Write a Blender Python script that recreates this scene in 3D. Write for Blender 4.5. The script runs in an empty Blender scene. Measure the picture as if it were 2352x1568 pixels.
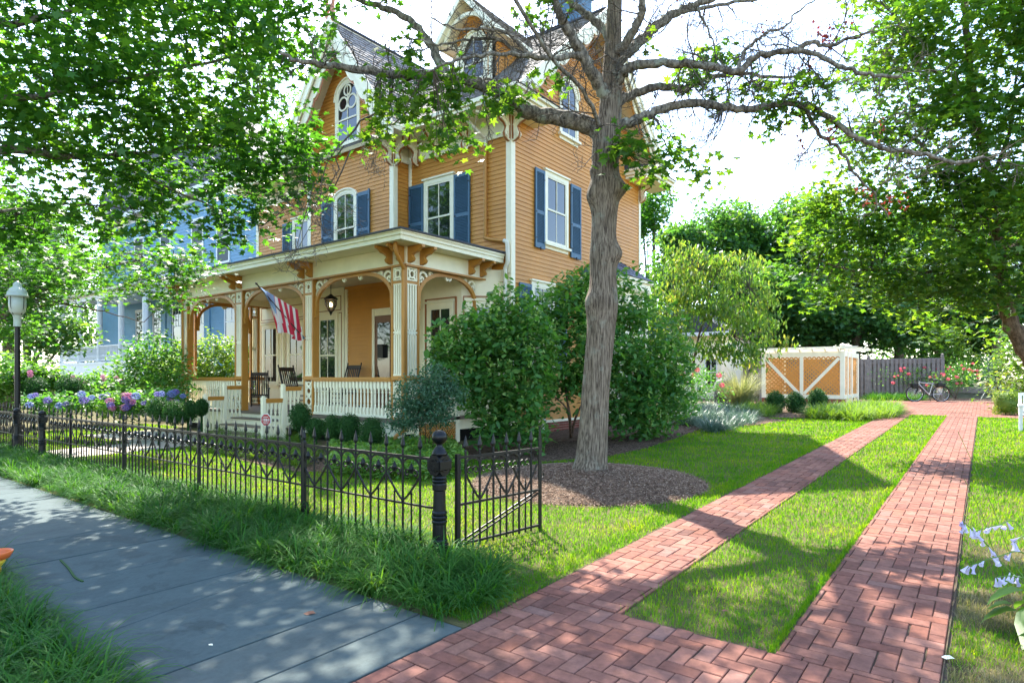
import bpy, bmesh, math, random
import numpy as np
from mathutils import Vector, Matrix
PI = math.pi
R = math.radians
rnd = random.Random(11)
rng = np.random.default_rng(7)
scene = bpy.context.scene
COL = scene.collection

# ---------------------------------------------------------------- measured camera
F, CX, HY, EYE, TH = 1427.0, 1176.0, 866.0, 1.65, R(37.27)
CT, ST = math.cos(TH), math.sin(TH)


def P(x, y, Z):
    """a point seen at (x, y) of the 2352 px wide photo, Z metres ahead"""
    r = (x - CX) / F * Z
    return Vector((r * CT - Z * ST, r * ST + Z * CT, EYE + (HY - y) / F * Z))


def gz(x, y):
    return 0.0175 * min(max(y - 3.0, 0.0), 36.0)


def G(x, y, dz=0.0):
    """where the ray through (x, y) meets the gently rising ground"""
    lo, hi = 1.0, 90.0
    for _ in range(50):
        m = (lo + hi) / 2
        p = P(x, y, m)
        if p.z > gz(p.x, p.y) + dz:
            lo = m
        else:
            hi = m
    return P(x, y, lo)


# ---------------------------------------------------------------- objects
def link(o, parent=None):
    COL.objects.link(o)
    if parent is not None:
        o.parent = parent
        o.matrix_parent_inverse = wm(parent).inverted()
    return o


def wm(o):
    m = o.matrix_parent_inverse @ o.matrix_basis
    return wm(o.parent) @ m if o.parent is not None else o.matrix_basis.copy()


def local(o):
    """make the object's own coordinates those of its parent"""
    o.matrix_parent_inverse = Matrix.Identity(4)
    return o


def tag(o, label=None, cat=None, group=None, kind=None):
    if label: o['label'] = label
    if cat: o['category'] = cat
    if group: o['group'] = group
    if kind: o['kind'] = kind
    return o


def thing(name, label, cat, loc=(0, 0, 0), group=None):
    o = bpy.data.objects.new(name, None)
    o.empty_display_size = 0.2
    o.location = loc
    COL.objects.link(o)
    return tag(o, label, cat, group)


KIDS = {}


def copy_tree(o, parent=None):
    c = o.copy()
    COL.objects.link(c)
    if parent is not None:
        c.parent = parent
    for ch in list(o.children):
        copy_tree(ch, c)
    return c


class MB:
    def __init__(s):
        s.v, s.f, s.m = [], [], []

    def add(s, vs, fs, mi=0):
        b = len(s.v)
        s.v.extend([tuple(v) for v in vs])
        s.f.extend([tuple(i + b for i in f) for f in fs])
        s.m.extend([mi] * len(fs))
        return s

    def box(s, x0, x1, y0, y1, z0, z1, mi=0):
        if x0 > x1: x0, x1 = x1, x0
        if y0 > y1: y0, y1 = y1, y0
        if z0 > z1: z0, z1 = z1, z0
        return s.add([(x0, y0, z0), (x1, y0, z0), (x1, y1, z0), (x0, y1, z0), (x0, y0, z1), (x1, y0, z1), (x1, y1, z1), (x0, y1, z1)],
                     [(0, 3, 2, 1), (4, 5, 6, 7), (0, 1, 5, 4), (1, 2, 6, 5), (2, 3, 7, 6), (3, 0, 4, 7)], mi)

    def bar(s, a, b, w, h, up=(0, 0, 1), mi=0):
        """rectangular bar from a to b, w wide, h high"""
        a, b = Vector(a), Vector(b)
        d = (b - a).normalized()
        u = Vector(up)
        if abs(d.dot(u)) > .98: u = Vector((0, 1, 0)) if abs(d.y) < .9 else Vector((1, 0, 0))
        x = d.cross(u).normalized() * (w / 2)
        y = x.normalized().cross(d).normalized() * (h / 2)
        vs = [a - x - y, a + x - y, a + x + y, a - x + y, b - x - y, b + x - y, b + x + y, b - x + y]
        return s.add(vs, [(0, 3, 2, 1), (4, 5, 6, 7), (0, 1, 5, 4), (1, 2, 6, 5), (2, 3, 7, 6), (3, 0, 4, 7)], mi)

    def tube(s, pts, rad, n=8, cap=True, mi=0):
        pts = [Vector(p) for p in pts]
        if not hasattr(rad, '__len__'): rad = [rad] * len(pts)
        prev = None
        vs, fs = [], []
        for i, p in enumerate(pts):
            d = (pts[min(i + 1, len(pts) - 1)] - pts[max(i - 1, 0)])
            if d.length < 1e-9: d = Vector((0, 0, 1))
            d.normalize()
            if prev is None:
                a = Vector((0, 0, 1)) if abs(d.z) < .9 else Vector((1, 0, 0))
                x = d.cross(a).normalized()
            else:
                x = (prev - d * prev.dot(d))
                x = x.normalized() if x.length > 1e-6 else d.orthogonal().normalized()
            prev = x
            y = d.cross(x)
            for k in range(n):
                t = 2 * PI * k / n
                vs.append(p + (x * math.cos(t) + y * math.sin(t)) * rad[i])
        for i in range(len(pts) - 1):
            for k in range(n):
                k2 = (k + 1) % n
                fs.append((i * n + k, i * n + k2, (i + 1) * n + k2, (i + 1) * n + k))
        if cap:
            fs.append(tuple(range(n - 1, -1, -1)))
            fs.append(tuple((len(pts) - 1) * n + k for k in range(n)))
        return s.add(vs, fs, mi)

    def lathe(s, prof, c, n=12, mi=0, sq=None):
        """prof: (radius, z) pairs; sq: number of sides for a square look"""
        n = sq or n
        c = Vector(c)
        off = PI / 4 if sq == 4 else 0
        vs, fs = [], []
        for r, z in prof:
            for k in range(n):
                t = 2 * PI * k / n + off
                vs.append((c.x + r * math.cos(t), c.y + r * math.sin(t), c.z + z))
        for i in range(len(prof) - 1):
            for k in range(n):
                k2 = (k + 1) % n
                fs.append((i * n + k, i * n + k2, (i + 1) * n + k2, (i + 1) * n + k))
        fs.append(tuple(range(n - 1, -1, -1)))
        fs.append(tuple((len(prof) - 1) * n + k for k in range(n)))
        return s.add(vs, fs, mi)

    def prism(s, out, o, u, v, t, mi=0):
        """2-D outline in the frame (o, u, v), thickness t centred on the plane"""
        o, u, v = Vector(o), Vector(u), Vector(v)
        w = u.cross(v).normalized() * (t / 2)
        n = len(out)
        vs = [o + u * a + v * b - w for a, b in out] + [o + u * a + v * b + w for a, b in out]
        fs = [tuple(range(n - 1, -1, -1)), tuple(range(n, 2 * n))]
        fs += [(i, (i + 1) % n, (i + 1) % n + n, i + n) for i in range(n)]
        return s.add(vs, fs, mi)

    def ribbon(s, pts, w, o, u, v, t, mi=0, closed=False):
        """flat strap following 2-D points in a plane frame: w wide, t thick"""
        o, u, v = Vector(o), Vector(u), Vector(v)
        nn = u.cross(v).normalized() * (t / 2)
        n = len(pts)
        vs = []
        for i, (a, b) in enumerate(pts):
            if closed:
                a0, b0 = pts[(i - 1) % n]; a1, b1 = pts[(i + 1) % n]
            else:
                a0, b0 = pts[max(i - 1, 0)]; a1, b1 = pts[min(i + 1, n - 1)]
            dx, dy = a1 - a0, b1 - b0
            L = math.hypot(dx, dy) or 1
            ww = w[i] if hasattr(w, '__len__') else w
            px, py = -dy / L * ww / 2, dx / L * ww / 2
            for q in (-1, 1):
                for e in (-1, 1):
                    vs.append(o + u * (a + px * q) + v * (b + py * q) + nn * e)
        fs = []
        for i in range(n if closed else n - 1):
            A, B = i * 4, ((i + 1) % n) * 4
            for p, q in ((0, 1), (1, 3), (3, 2), (2, 0)):
                fs.append((A + p, A + q, B + q, B + p))
        if not closed:
            fs += [(0, 2, 3, 1), ((n - 1) * 4 + 1, (n - 1) * 4 + 3, (n - 1) * 4 + 2, (n - 1) * 4)]
        return s.add(vs, fs, mi)

    def sphere(s, c, r, nu=10, nv=6, sc=(1, 1, 1), mi=0):
        c = Vector(c)
        vs, fs = [], []
        for j in range(nv + 1):
            a = PI * j / nv - PI / 2
            for i in range(nu):
                b = 2 * PI * i / nu
                vs.append((c.x + r * sc[0] * math.cos(a) * math.cos(b), c.y + r * sc[1] * math.cos(a) * math.sin(b), c.z + r * sc[2] * math.sin(a)))
        for j in range(nv):
            for i in range(nu):
                i2 = (i + 1) % nu
                fs.append((j * nu + i, j * nu + i2, (j + 1) * nu + i2, (j + 1) * nu + i))
        return s.add(vs, fs, mi)

    def build(s, name, mats, parent=None, smooth=False, bevel=0.0, fix=True):
        me = bpy.data.meshes.new(name)
        me.from_pydata(s.v, [], s.f)
        mats = mats if isinstance(mats, (list, tuple)) else [mats]
        for m in mats: me.materials.append(m)
        if len(mats) > 1: me.polygons.foreach_set('material_index', s.m)
        if fix:
            bm = bmesh.new(); bm.from_mesh(me)
            bmesh.ops.recalc_face_normals(bm, faces=bm.faces)
            bm.to_mesh(me); bm.free()
        if smooth: me.polygons.foreach_set('use_smooth', [True] * len(me.polygons))
        me.update()
        o = bpy.data.objects.new(name, me)
        link(o, parent)
        if bevel:
            b = o.modifiers.new('bevel', 'BEVEL'); b.width = bevel; b.segments = 1; b.limit_method = 'ANGLE'
        return o


def npmesh(name, V, Fc, mat, parent=None, smooth=False, nper=None):
    """V (n,3) array, Fc (m,k) array of equal-sized polygons, or list of such arrays"""
    me = bpy.data.meshes.new(name)
    groups = Fc if isinstance(Fc, list) else [Fc]
    V = np.asarray(V, dtype=np.float32)
    me.vertices.add(len(V)); me.vertices.foreach_set('co', V.ravel())
    li = np.concatenate([g.ravel() for g in groups]).astype(np.int32)
    tot = np.concatenate([np.full(len(g), g.shape[1]) for g in groups]).astype(np.int32)
    st = np.concatenate([[0], np.cumsum(tot)[:-1]]).astype(np.int32)
    me.loops.add(len(li)); me.loops.foreach_set('vertex_index', li)
    me.polygons.add(len(tot)); me.polygons.foreach_set('loop_start', st); me.polygons.foreach_set('loop_total', tot)
    if smooth: me.polygons.foreach_set('use_smooth', np.ones(len(tot), dtype=bool))
    for m in (mat if isinstance(mat, (list, tuple)) else [mat]): me.materials.append(m)
    me.update(calc_edges=True); me.validate()
    o = bpy.data.objects.new(name, me)
    link(o, parent)
    return o


def smooth_path(pts, k=5):
    """Catmull-Rom through rows of numbers (any dimension)"""
    pts = [np.array(p, float) for p in pts]
    out = []
    n = len(pts)
    for i in range(n - 1):
        p0, p1, p2, p3 = pts[max(i - 1, 0)], pts[i], pts[i + 1], pts[min(i + 2, n - 1)]
        for j in range(k):
            t = j / k
            out.append(.5 * ((2 * p1) + (-p0 + p2) * t + (2 * p0 - 5 * p1 + 4 * p2 - p3) * t * t + (-p0 + 3 * p1 - 3 * p2 + p3) * t ** 3))
    out.append(pts[-1])
    return out


def spiral(cx, cy, r0, r1, a0, a1, n=14):
    return [(cx + (r0 + (r1 - r0) * i / n) * math.cos(a0 + (a1 - a0) * i / n), cy + (r0 + (r1 - r0) * i / n) * math.sin(a0 + (a1 - a0) * i / n)) for i in range(n + 1)]
# ---------------------------------------------------------------- materials
def newmat(name):
    m = bpy.data.materials.new(name); m.use_nodes = True
    nt = m.node_tree
    return m, nt, nt.nodes['Principled BSDF'], nt.nodes, nt.links


def c4(c, k=1.0): return (min(c[0] * k, 1), min(c[1] * k, 1), min(c[2] * k, 1), 1)


def ramp(N, stops):
    r = N.new('ShaderNodeValToRGB')
    e = r.color_ramp.elements
    while len(e) > 1: e.remove(e[-1])
    e[0].position = stops[0][0]; e[0].color = c4(stops[0][1])
    for p, c in stops[1:]:
        q = e.new(p); q.color = c4(c)
    return r


def noise(N, L, scale, detail=4, rough=.6, vec=None, stretch=None):
    n = N.new('ShaderNodeTexNoise'); n.inputs['Scale'].default_value = scale
    n.inputs['Detail'].default_value = detail; n.inputs['Roughness'].default_value = rough
    tc = N.new('ShaderNodeTexCoord')
    if stretch:
        mp = N.new('ShaderNodeMapping'); mp.inputs['Scale'].default_value = stretch
        L.new(tc.outputs['Object'], mp.inputs['Vector']); L.new(mp.outputs['Vector'], n.inputs['Vector'])
    else:
        L.new(tc.outputs['Object'], n.inputs['Vector'])
    return n


def bump(N, L, b, src, strength=.3, dist=.01):
    bp = N.new('ShaderNodeBump'); bp.inputs['Strength'].default_value = strength; bp.inputs['Distance'].default_value = dist
    L.new(src, bp.inputs['Height']); L.new(bp.outputs['Normal'], b.inputs['Normal'])
    return bp


def pmat(name, col, rough=.5, var=.12, scale=5, bstr=.08, spec=.4, metal=0, fine=60, dirt=.0):
    """paint / plain surface: base colour with slow and fine variation"""
    m, nt, b, N, L = newmat(name)
    n = noise(N, L, scale, 5)
    r = ramp(N, [(.25, [x * (1 - var) for x in col]), (.75, [x * (1 + var) for x in col])])
    L.new(n.outputs['Fac'], r.inputs['Fac']); src = r.outputs['Color']
    L.new(src, b.inputs['Base Color'])
    b.inputs['Roughness'].default_value = rough; b.inputs['Metallic'].default_value = metal
    b.inputs['Specular IOR Level'].default_value = spec
    if bstr:
        n2 = noise(N, L, fine, 3); bump(N, L, b, n2.outputs['Fac'], bstr, .004)
    return m


def island(name, cols, rough=.7, spec=.3, nscale=30, bstr=.3, nvar=.25, dist=.004, stain=0):
    """every loose piece of the mesh (brick, shingle, chip) its own colour"""
    m, nt, b, N, L = newmat(name)
    g = N.new('ShaderNodeNewGeometry')
    k = len(cols)
    r = ramp(N, [(i / max(k - 1, 1), c) for i, c in enumerate(cols)])
    L.new(g.outputs['Random Per Island'], r.inputs['Fac'])
    n = noise(N, L, nscale, 5, .65)
    r2 = ramp(N, [(.3, [1 - nvar] * 3), (.7, [1 + nvar * .0 + .0] * 3)])
    L.new(n.outputs['Fac'], r2.inputs['Fac'])
    mx = N.new('ShaderNodeMix'); mx.data_type = 'RGBA'; mx.blend_type = 'MULTIPLY'; mx.inputs['Factor'].default_value = 1
    L.new(r.outputs['Color'], mx.inputs['A']); L.new(r2.outputs['Color'], mx.inputs['B'])
    if stain:
        n5 = noise(N, L, .75, 9, .68); r5 = ramp(N, [(.32, (.52, .53, .50)), (.46, (.92, .93, .92)), (.60, (1, 1, 1)), (.72, (1.1, 1.12, 1.14))])
        L.new(n5.outputs['Fac'], r5.inputs['Fac'])
        m5 = N.new('ShaderNodeMix'); m5.data_type = 'RGBA'; m5.blend_type = 'MULTIPLY'; m5.inputs['Factor'].default_value = stain
        L.new(mx.outputs['Result'], m5.inputs['A']); L.new(r5.outputs['Color'], m5.inputs['B']); mx = m5
    L.new(mx.outputs['Result'], b.inputs['Base Color'])
    b.inputs['Roughness'].default_value = rough; b.inputs['Specular IOR Level'].default_value = spec
    if bstr: bump(N, L, b, n.outputs['Fac'], bstr, dist)
    return m


def leafmat(name, cols, trans=.45, tcol=(1.5, 1.6, .5), rough=.45, spec=.35, big=.6, matte=False):
    """leaf: glossy top side plus light shining through it; colour varies per leaf and by branch"""
    m, nt, b, N, L = newmat(name)
    g = N.new('ShaderNodeNewGeometry')
    n = noise(N, L, big, 2)
    ad = N.new('ShaderNodeMath'); ad.operation = 'MULTIPLY_ADD'; ad.inputs[1].default_value = .65; ad.use_clamp = True
    sb = N.new('ShaderNodeMath'); sb.operation = 'MULTIPLY_ADD'; sb.inputs[1].default_value = 1.3; sb.inputs[2].default_value = -.48
    L.new(n.outputs['Fac'], sb.inputs[0])
    L.new(g.outputs['Random Per Island'], ad.inputs[0]); L.new(sb.outputs[0], ad.inputs[2])
    k = len(cols)
    r = ramp(N, [(i / max(k - 1, 1), c) for i, c in enumerate(cols)])
    L.new(ad.outputs[0], r.inputs['Fac'])
    L.new(r.outputs['Color'], b.inputs['Base Color'])
    b.inputs['Roughness'].default_value = rough; b.inputs['Specular IOR Level'].default_value = spec
    t = N.new('ShaderNodeBsdfTranslucent')
    mu = N.new('ShaderNodeMix'); mu.data_type = 'RGBA'; mu.blend_type = 'MULTIPLY'; mu.inputs['Factor'].default_value = 1
    mu.clamp_result = False
    L.new(r.outputs['Color'], mu.inputs['A']); mu.inputs['B'].default_value = (tcol[0], tcol[1], tcol[2], 1)
    L.new(mu.outputs['Result'], t.inputs['Color'])
    ms = N.new('ShaderNodeMixShader'); ms.inputs['Fac'].default_value = trans
    if matte:
        df = N.new('ShaderNodeBsdfDiffuse'); L.new(r.outputs['Color'], df.inputs['Color'])
        L.new(df.outputs['BSDF'], ms.inputs[1])
    else: L.new(b.outputs['BSDF'], ms.inputs[1])
    L.new(t.outputs['BSDF'], ms.inputs[2])
    L.new(ms.outputs['Shader'], N['Material Output'].inputs['Surface'])
    return m


def barkmat(name, c0, c1, c2, stretch=(14, 14, 2.2), dist=.02, lich=0):
    m, nt, b, N, L = newmat(name)
    n = noise(N, L, 2.2, 6, .7, stretch=stretch)
    r = ramp(N, [(.38, c0), (.50, c1), (.64, c2)])
    L.new(n.outputs['Fac'], r.inputs['Fac'])
    src = r.outputs['Color']
    if lich:
        n3 = noise(N, L, 3.5, 5, .7)
        r3 = ramp(N, [(.56, (0, 0, 0)), (.66, (1, 1, 1))]); L.new(n3.outputs['Fac'], r3.inputs['Fac'])
        mx = N.new('ShaderNodeMix'); mx.data_type = 'RGBA'; mx.inputs['B'].default_value = (.30, .32, .25, 1)
        mm = N.new('ShaderNodeMath'); mm.operation = 'MULTIPLY'; mm.inputs[1].default_value = lich
        L.new(r3.outputs['Color'], mm.inputs[0]); L.new(mm.outputs[0], mx.inputs['Factor']); L.new(src, mx.inputs['A']); src = mx.outputs['Result']
    L.new(src, b.inputs['Base Color'])
    b.inputs['Roughness'].default_value = .9; b.inputs['Specular IOR Level'].default_value = .15
    bump(N, L, b, n.outputs['Fac'], .9, dist)
    return m


def glassmat(name, col, rough=.04, ior=1.9):
    m, nt, b, N, L = newmat(name)
    b.inputs['Base Color'].default_value = c4(col); b.inputs['Roughness'].default_value = rough
    b.inputs['IOR'].default_value = ior
    n = noise(N, L, 1.6, 2); bump(N, L, b, n.outputs['Fac'], .12, .02)
    return m


def panemat(name):
    """clear glass you see through, with a plain fresnel reflection"""
    m, nt, b, N, L = newmat(name)
    t = N.new('ShaderNodeBsdfTransparent'); t.inputs['Color'].default_value = (.93, .95, .94, 1)
    gl = N.new('ShaderNodeBsdfGlossy'); gl.inputs['Roughness'].default_value = .05
    fr = N.new('ShaderNodeFresnel'); fr.inputs['IOR'].default_value = 1.5
    ms = N.new('ShaderNodeMixShader')
    L.new(fr.outputs[0], ms.inputs['Fac']); L.new(t.outputs[0], ms.inputs[1]); L.new(gl.outputs[0], ms.inputs[2])
    L.new(ms.outputs[0], N['Material Output'].inputs['Surface'])
    return m


def groundmat(name, cols, scale=3, bstr=.5, dist=.02, fine=40):
    m, nt, b, N, L = newmat(name)
    n = noise(N, L, scale, 8, .65)
    r = ramp(N, [(.3 + .4 * i / (len(cols) - 1), c) for i, c in enumerate(cols)])
    L.new(n.outputs['Fac'], r.inputs['Fac']); L.new(r.outputs['Color'], b.inputs['Base Color'])
    b.inputs['Roughness'].default_value = .95; b.inputs['Specular IOR Level'].default_value = .1
    n2 = noise(N, L, fine, 5, .7); bump(N, L, b, n2.outputs['Fac'], bstr, dist)
    return m


def stonemat(name):
    """bluestone slabs: blue-grey, each slab a little different, with faint veins and stains"""
    m, nt, b, N, L = newmat(name)
    g = N.new('ShaderNodeNewGeometry')
    r = ramp(N, [(0, (.047, .071, .072)), (.4, (.061, .088, .089)), (.75, (.078, .096, .090)), (1, (.054, .083, .086))])
    L.new(g.outputs['Random Per Island'], r.inputs['Fac'])
    n = noise(N, L, 1.6, 9, .72, stretch=(2.2, 1, 1))
    r2 = ramp(N, [(.26, (.45, .45, .45)), (.40, (.85, .85, .85)), (.52, (1, 1, 1)), (.60, (.9, .9, .9)), (.75, (1.0, .95, .86))])
    L.new(n.outputs['Fac'], r2.inputs['Fac'])
    mx = N.new('ShaderNodeMix'); mx.data_type = 'RGBA'; mx.blend_type = 'MULTIPLY'; mx.inputs['Factor'].default_value = .9
    L.new(r.outputs['Color'], mx.inputs['A']); L.new(r2.outputs['Color'], mx.inputs['B'])
    nd = noise(N, L, .9, 10, .62); nd.inputs['Distortion'].default_value = .6
    rd = ramp(N, [(.40, (.74, .75, .76)), (.415, (1, 1, 1)), (.56, (1, 1, 1)), (.565, (.86, .86, .87)), (.63, (.9, .9, .9)), (.64, (1.04, 1.03, 1.0))])
    L.new(nd.outputs['Fac'], rd.inputs['Fac'])
    mx0 = N.new('ShaderNodeMix'); mx0.data_type = 'RGBA'; mx0.blend_type = 'MULTIPLY'; mx0.inputs['Factor'].default_value = .85
    L.new(mx.outputs['Result'], mx0.inputs['A']); L.new(rd.outputs['Color'], mx0.inputs['B']); mx = mx0
    n4 = noise(N, L, 26, 6, .7)
    r4 = ramp(N, [(.3, (.72, .72, .72)), (.55, (1, 1, 1))]); L.new(n4.outputs['Fac'], r4.inputs['Fac'])
    mx2 = N.new('ShaderNodeMix'); mx2.data_type = 'RGBA'; mx2.blend_type = 'MULTIPLY'; mx2.inputs['Factor'].default_value = .6
    L.new(mx.outputs['Result'], mx2.inputs['A']); L.new(r4.outputs['Color'], mx2.inputs['B'])
    L.new(mx2.outputs['Result'], b.inputs['Base Color'])
    b.inputs['Roughness'].default_value = .8; b.inputs['Specular IOR Level'].default_value = .2
    n3 = noise(N, L, 9, 8, .7); bump(N, L, b, n3.outputs['Fac'], .35, .008)
    return m


M = {}
M['siding'] = pmat('ochre siding paint', (.56, .245, .045), .5, .14, 1.1, .10, .35)
M['ochre'] = pmat('ochre trim paint', (.46, .205, .035), .45, .08, 4, .06)
M['cream'] = pmat('cream trim paint', (.86, .79, .58), .5, .06, 4, .06)
M['rust'] = pmat('brown line paint', (.33, .12, .035), .5, .08, 5, .05)
M['ceiling'] = pmat('porch ceiling paint', (.62, .57, .45), .6, .05, 3, .05)
M['blue'] = pmat('shutter blue paint', (.055, .125, .19), .5, .12, 6, .1)
M['black'] = pmat('black iron paint', (.0045, .0048, .0055), .34, .3, 12, .25, .28)
M['iron'] = pmat('weathered iron', (.007, .0068, .0066), .4, .4, 9, .3, .28)
M['darkwood'] = pmat('dark stained wood', (.035, .022, .016), .45, .25, 9, .15)
M['white'] = pmat('white paint', (.70, .70, .68), .5, .05, 4, .06)
M['nblue'] = pmat('pale blue siding paint', (.12, .27, .40), .55, .08, 3, .08)
M['concrete'] = groundmat('walk concrete', [(.36, .32, .27), (.46, .41, .35)], 3, .3, .006)
M['deck'] = pmat('porch deck paint', (.16, .12, .09), .5, .15, 5, .1)
M['roofedge'] = pmat('dark roofing', (.045, .048, .06), .7, .2, 5, .2)
M['shingle'] = island('weathered roof shingles', [(.15, .14, .13), (.24, .225, .205), (.20, .18, .16), (.30, .28, .26), (.12, .11, .105)], .8, .25, 22, .5, .3)
M['slate'] = island('blue slate tiles', [(.05, .06, .085), (.075, .085, .12), (.06, .07, .10)], .55, .4, 22, .3, .2)
M['brick'] = island('red clay pavers', [(.205, .083, .06), (.26, .115, .082), (.22, .09, .066), (.32, .15, .108), (.16, .072, .056), (.28, .11, .072), (.24, .13, .105)], .85, .15, 16, .5, .42, .004, .9)
M['wallbrick'] = island('foundation bricks', [(.22, .06, .04), (.30, .09, .06), (.18, .05, .04)], .85, .2, 30, .4, .3)
M['sand'] = groundmat('joint sand', [(.05, .032, .024), (.10, .07, .05), (.05, .075, .025)], 20, .4, .01)
M['stone'] = stonemat('bluestone slabs')
M['soil'] = groundmat('garden soil', [(.06, .05, .025), (.10, .085, .04), (.08, .09, .03)], 2.0, .5, .02)
M['mulch'] = groundmat('bark mulch', [(.05, .03, .02), (.12, .076, .052), (.22, .155, .11)], 14, 1, .03, 55)
M['chips'] = island('bark chips', [(.09, .052, .034), (.20, .13, .088), (.34, .245, .175), (.14, .085, .055), (.42, .32, .235)], .9, .15, 50, .3, .3)
M['shadechips'] = island('shaded bark chips', [(.035, .022, .016), (.07, .045, .032), (.10, .07, .05)], .9, .15, 50, .3, .3)  # shaded copy of the chips, shade put into the colour
M['asphalt'] = groundmat('street asphalt', [(.04, .04, .04), (.06, .06, .058)], 6, .4, .01, 90)
M['glass'] = glassmat('window glass', (.014, .018, .017), .03, 1.75)
M['pane'] = panemat('clear lantern glass')
M['lace'] = pmat('lace curtain', (.28, .28, .27), .9, .35, 7, .2)
M['zinc'] = pmat('cream downspout paint', (.70, .66, .55), .4, .06, 5, .03)
M['bark'] = barkmat('maple bark', (.045, .033, .023), (.155, .118, .084), (.27, .215, .155), (24, 24, 1.7), .02, .35)
M['limb'] = barkmat('maple limb bark', (.05, .042, .034), (.16, .135, .105), (.32, .28, .225), (9, 9, 4), .02, .8)
M['twig'] = pmat('twig bark', (.10, .085, .07), .9, .3, 9, .2, .1)
M['redbark'] = barkmat('warm brown bark', (.06, .04, .028), (.14, .09, .06), (.22, .15, .11), (9, 9, 3), .02, .3)
M['maple'] = leafmat('street maple leaves', [(.020, .080, .022), (.030, .112, .026), (.05, .15, .03), (.09, .205, .038)], .52, (2.9, 2.4, .5))
M['norway'] = leafmat('norway maple leaves', [(.026, .085, .024), (.042, .125, .028), (.075, .165, .032), (.11, .21, .04)], .56, (2.6, 2.1, .45))
M['darkleaf'] = leafmat('dark wood leaves', [(.032, .105, .04), (.045, .135, .045), (.07, .17, .05), (.12, .21, .055)], .5, (2.1, 1.9, .5))
M['yleaf'] = leafmat('yellow green leaves', [(.05, .13, .022), (.085, .175, .03), (.14, .22, .04), (.27, .25, .06)], .5, (1.6, 1.6, .6))
M['hydra'] = leafmat('panicle shrub leaves', [(.036, .13, .034), (.055, .17, .04), (.085, .21, .048), (.14, .26, .06)], .45, (1.9, 1.8, .5), .45, .3)
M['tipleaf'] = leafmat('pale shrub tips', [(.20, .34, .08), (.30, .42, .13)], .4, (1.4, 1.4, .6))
M['nandina'] = leafmat('blue green leaflets', [(.035, .095, .05), (.055, .13, .07), (.085, .165, .08)], .3, (1.4, 1.6, .9))
M['box'] = leafmat('boxwood leaves', [(.012, .052, .014), (.026, .085, .02), (.05, .125, .026)], .25, (1.4, 1.6, .6), .6, .15)
M['hedge'] = leafmat('bright hedge leaves', [(.06, .14, .025), (.12, .22, .035), (.21, .28, .045)], .45, (1.6, 1.6, .5))
M['grass'] = leafmat('lawn grass', [(.028, .135, .014), (.05, .185, .016), (.085, .225, .018), (.15, .255, .028)], .5, (3.0, 1.9, .3), .8, .08, 1.4, True)
M['drygrass'] = leafmat('dry lawn grass', [(.07, .12, .03), (.16, .17, .06), (.30, .25, .13), (.34, .29, .18)], .35, (1.4, 1.4, .7), .7, .2, 2.2, True)
M['liriope'] = leafmat('strap leaves', [(.020, .085, .018), (.030, .115, .020), (.05, .15, .026), (.09, .19, .04)], .42, (2.0, 1.8, .35), .5, .08)
M['paleliri'] = leafmat('pale strap leaves', [(.05, .13, .022), (.09, .18, .03), (.16, .25, .05)], .45, (2.0, 1.8, .4), .55, .2)
M['blueliri'] = leafmat('blue green strap leaves', [(.045, .095, .07), (.075, .13, .10), (.13, .18, .15)], .3, (1.3, 1.5, 1), .4, .4)
M['hosta'] = leafmat('hosta leaves', [(.09, .20, .03), (.16, .28, .05)], .45, (1.4, 1.5, .6), .4)
M['yucca'] = leafmat('yucca swords', [(.05, .12, .05), (.08, .16, .08), (.20, .24, .17)], .2, (1.2, 1.4, .8), .4)
M['straw'] = leafmat('ornamental grass', [(.20, .22, .09), (.30, .29, .15), (.14, .20, .06)], .35, (1.3, 1.3, .8), .6)
M['redleaf'] = leafmat('dead red leaves', [(.10, .02, .016), (.16, .03, .02), (.22, .05, .03)], .35, (1.5, 1.1, 1), .7)
M['drybrown'] = pmat('dry leaf', (.20, .085, .045), .7, .3, 20, .2)
def petal(n, cols): return leafmat(n, cols, .4, (1.2, 1.2, 1.2), .7, .2, 2)
M['purple'] = petal('purple mophead', [(.11, .08, .30), (.18, .14, .40), (.26, .20, .45)])
M['bluefl'] = petal('blue mophead', [(.09, .12, .33), (.16, .20, .44), (.24, .27, .48)])
M['pink'] = petal('pink mophead', [(.33, .07, .19), (.42, .16, .28), (.46, .24, .34)])
M['rose'] = petal('red pink rose', [(.50, .03, .07), (.62, .10, .14), (.68, .25, .26)])
M['lav'] = petal('lavender bells', [(.46, .42, .62), (.62, .58, .72), (.72, .70, .80)])
M['grey'] = pmat('weathered board', (.20, .175, .155), .85, .25, 6, .4, .2)
M['lattice'] = pmat('ochre lattice paint', (.56, .27, .06), .55, .10, 5, .08)
M['orange'] = pmat('orange plastic', (.62, .13, .03), .35, .08, 6, .02)
M['yellow'] = pmat('yellow plastic', (.62, .42, .03), .4, .08, 6, .02)
M['signred'] = pmat('sign red', (.42, .035, .03), .5, .1, 8, .03)
M['rubber'] = pmat('tyre rubber', (.02, .02, .02), .8, .2, 20, .1)
M['chrome'] = pmat('bare metal', (.5, .5, .5), .3, .1, 9, .02, .5, 1)
M['lens'] = pmat('frosted globe', (.46, .48, .43), .35, .06, 5, .03)
M['capmetal'] = pmat('verdigris lamp cap', (.42, .46, .40), .5, .12, 8, .1)
M['flagw'] = leafmat('white cloth', [(.72, .70, .68), (.78, .76, .74)], .45, (1.1, 1.05, 1.02), .8, .2)
M['flagr'] = leafmat('red cloth', [(.42, .02, .045), (.50, .035, .06)], .45, (1.8, 2.4, 2.2), .8, .2)
M['flagb'] = leafmat('faded blue cloth', [(.20, .30, .48), (.30, .42, .60)], .45, (1.2, 1.2, 1.2), .8, .2)
M['terra'] = pmat('terracotta finial', (.50, .21, .12), .7, .15, 8, .15)
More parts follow.
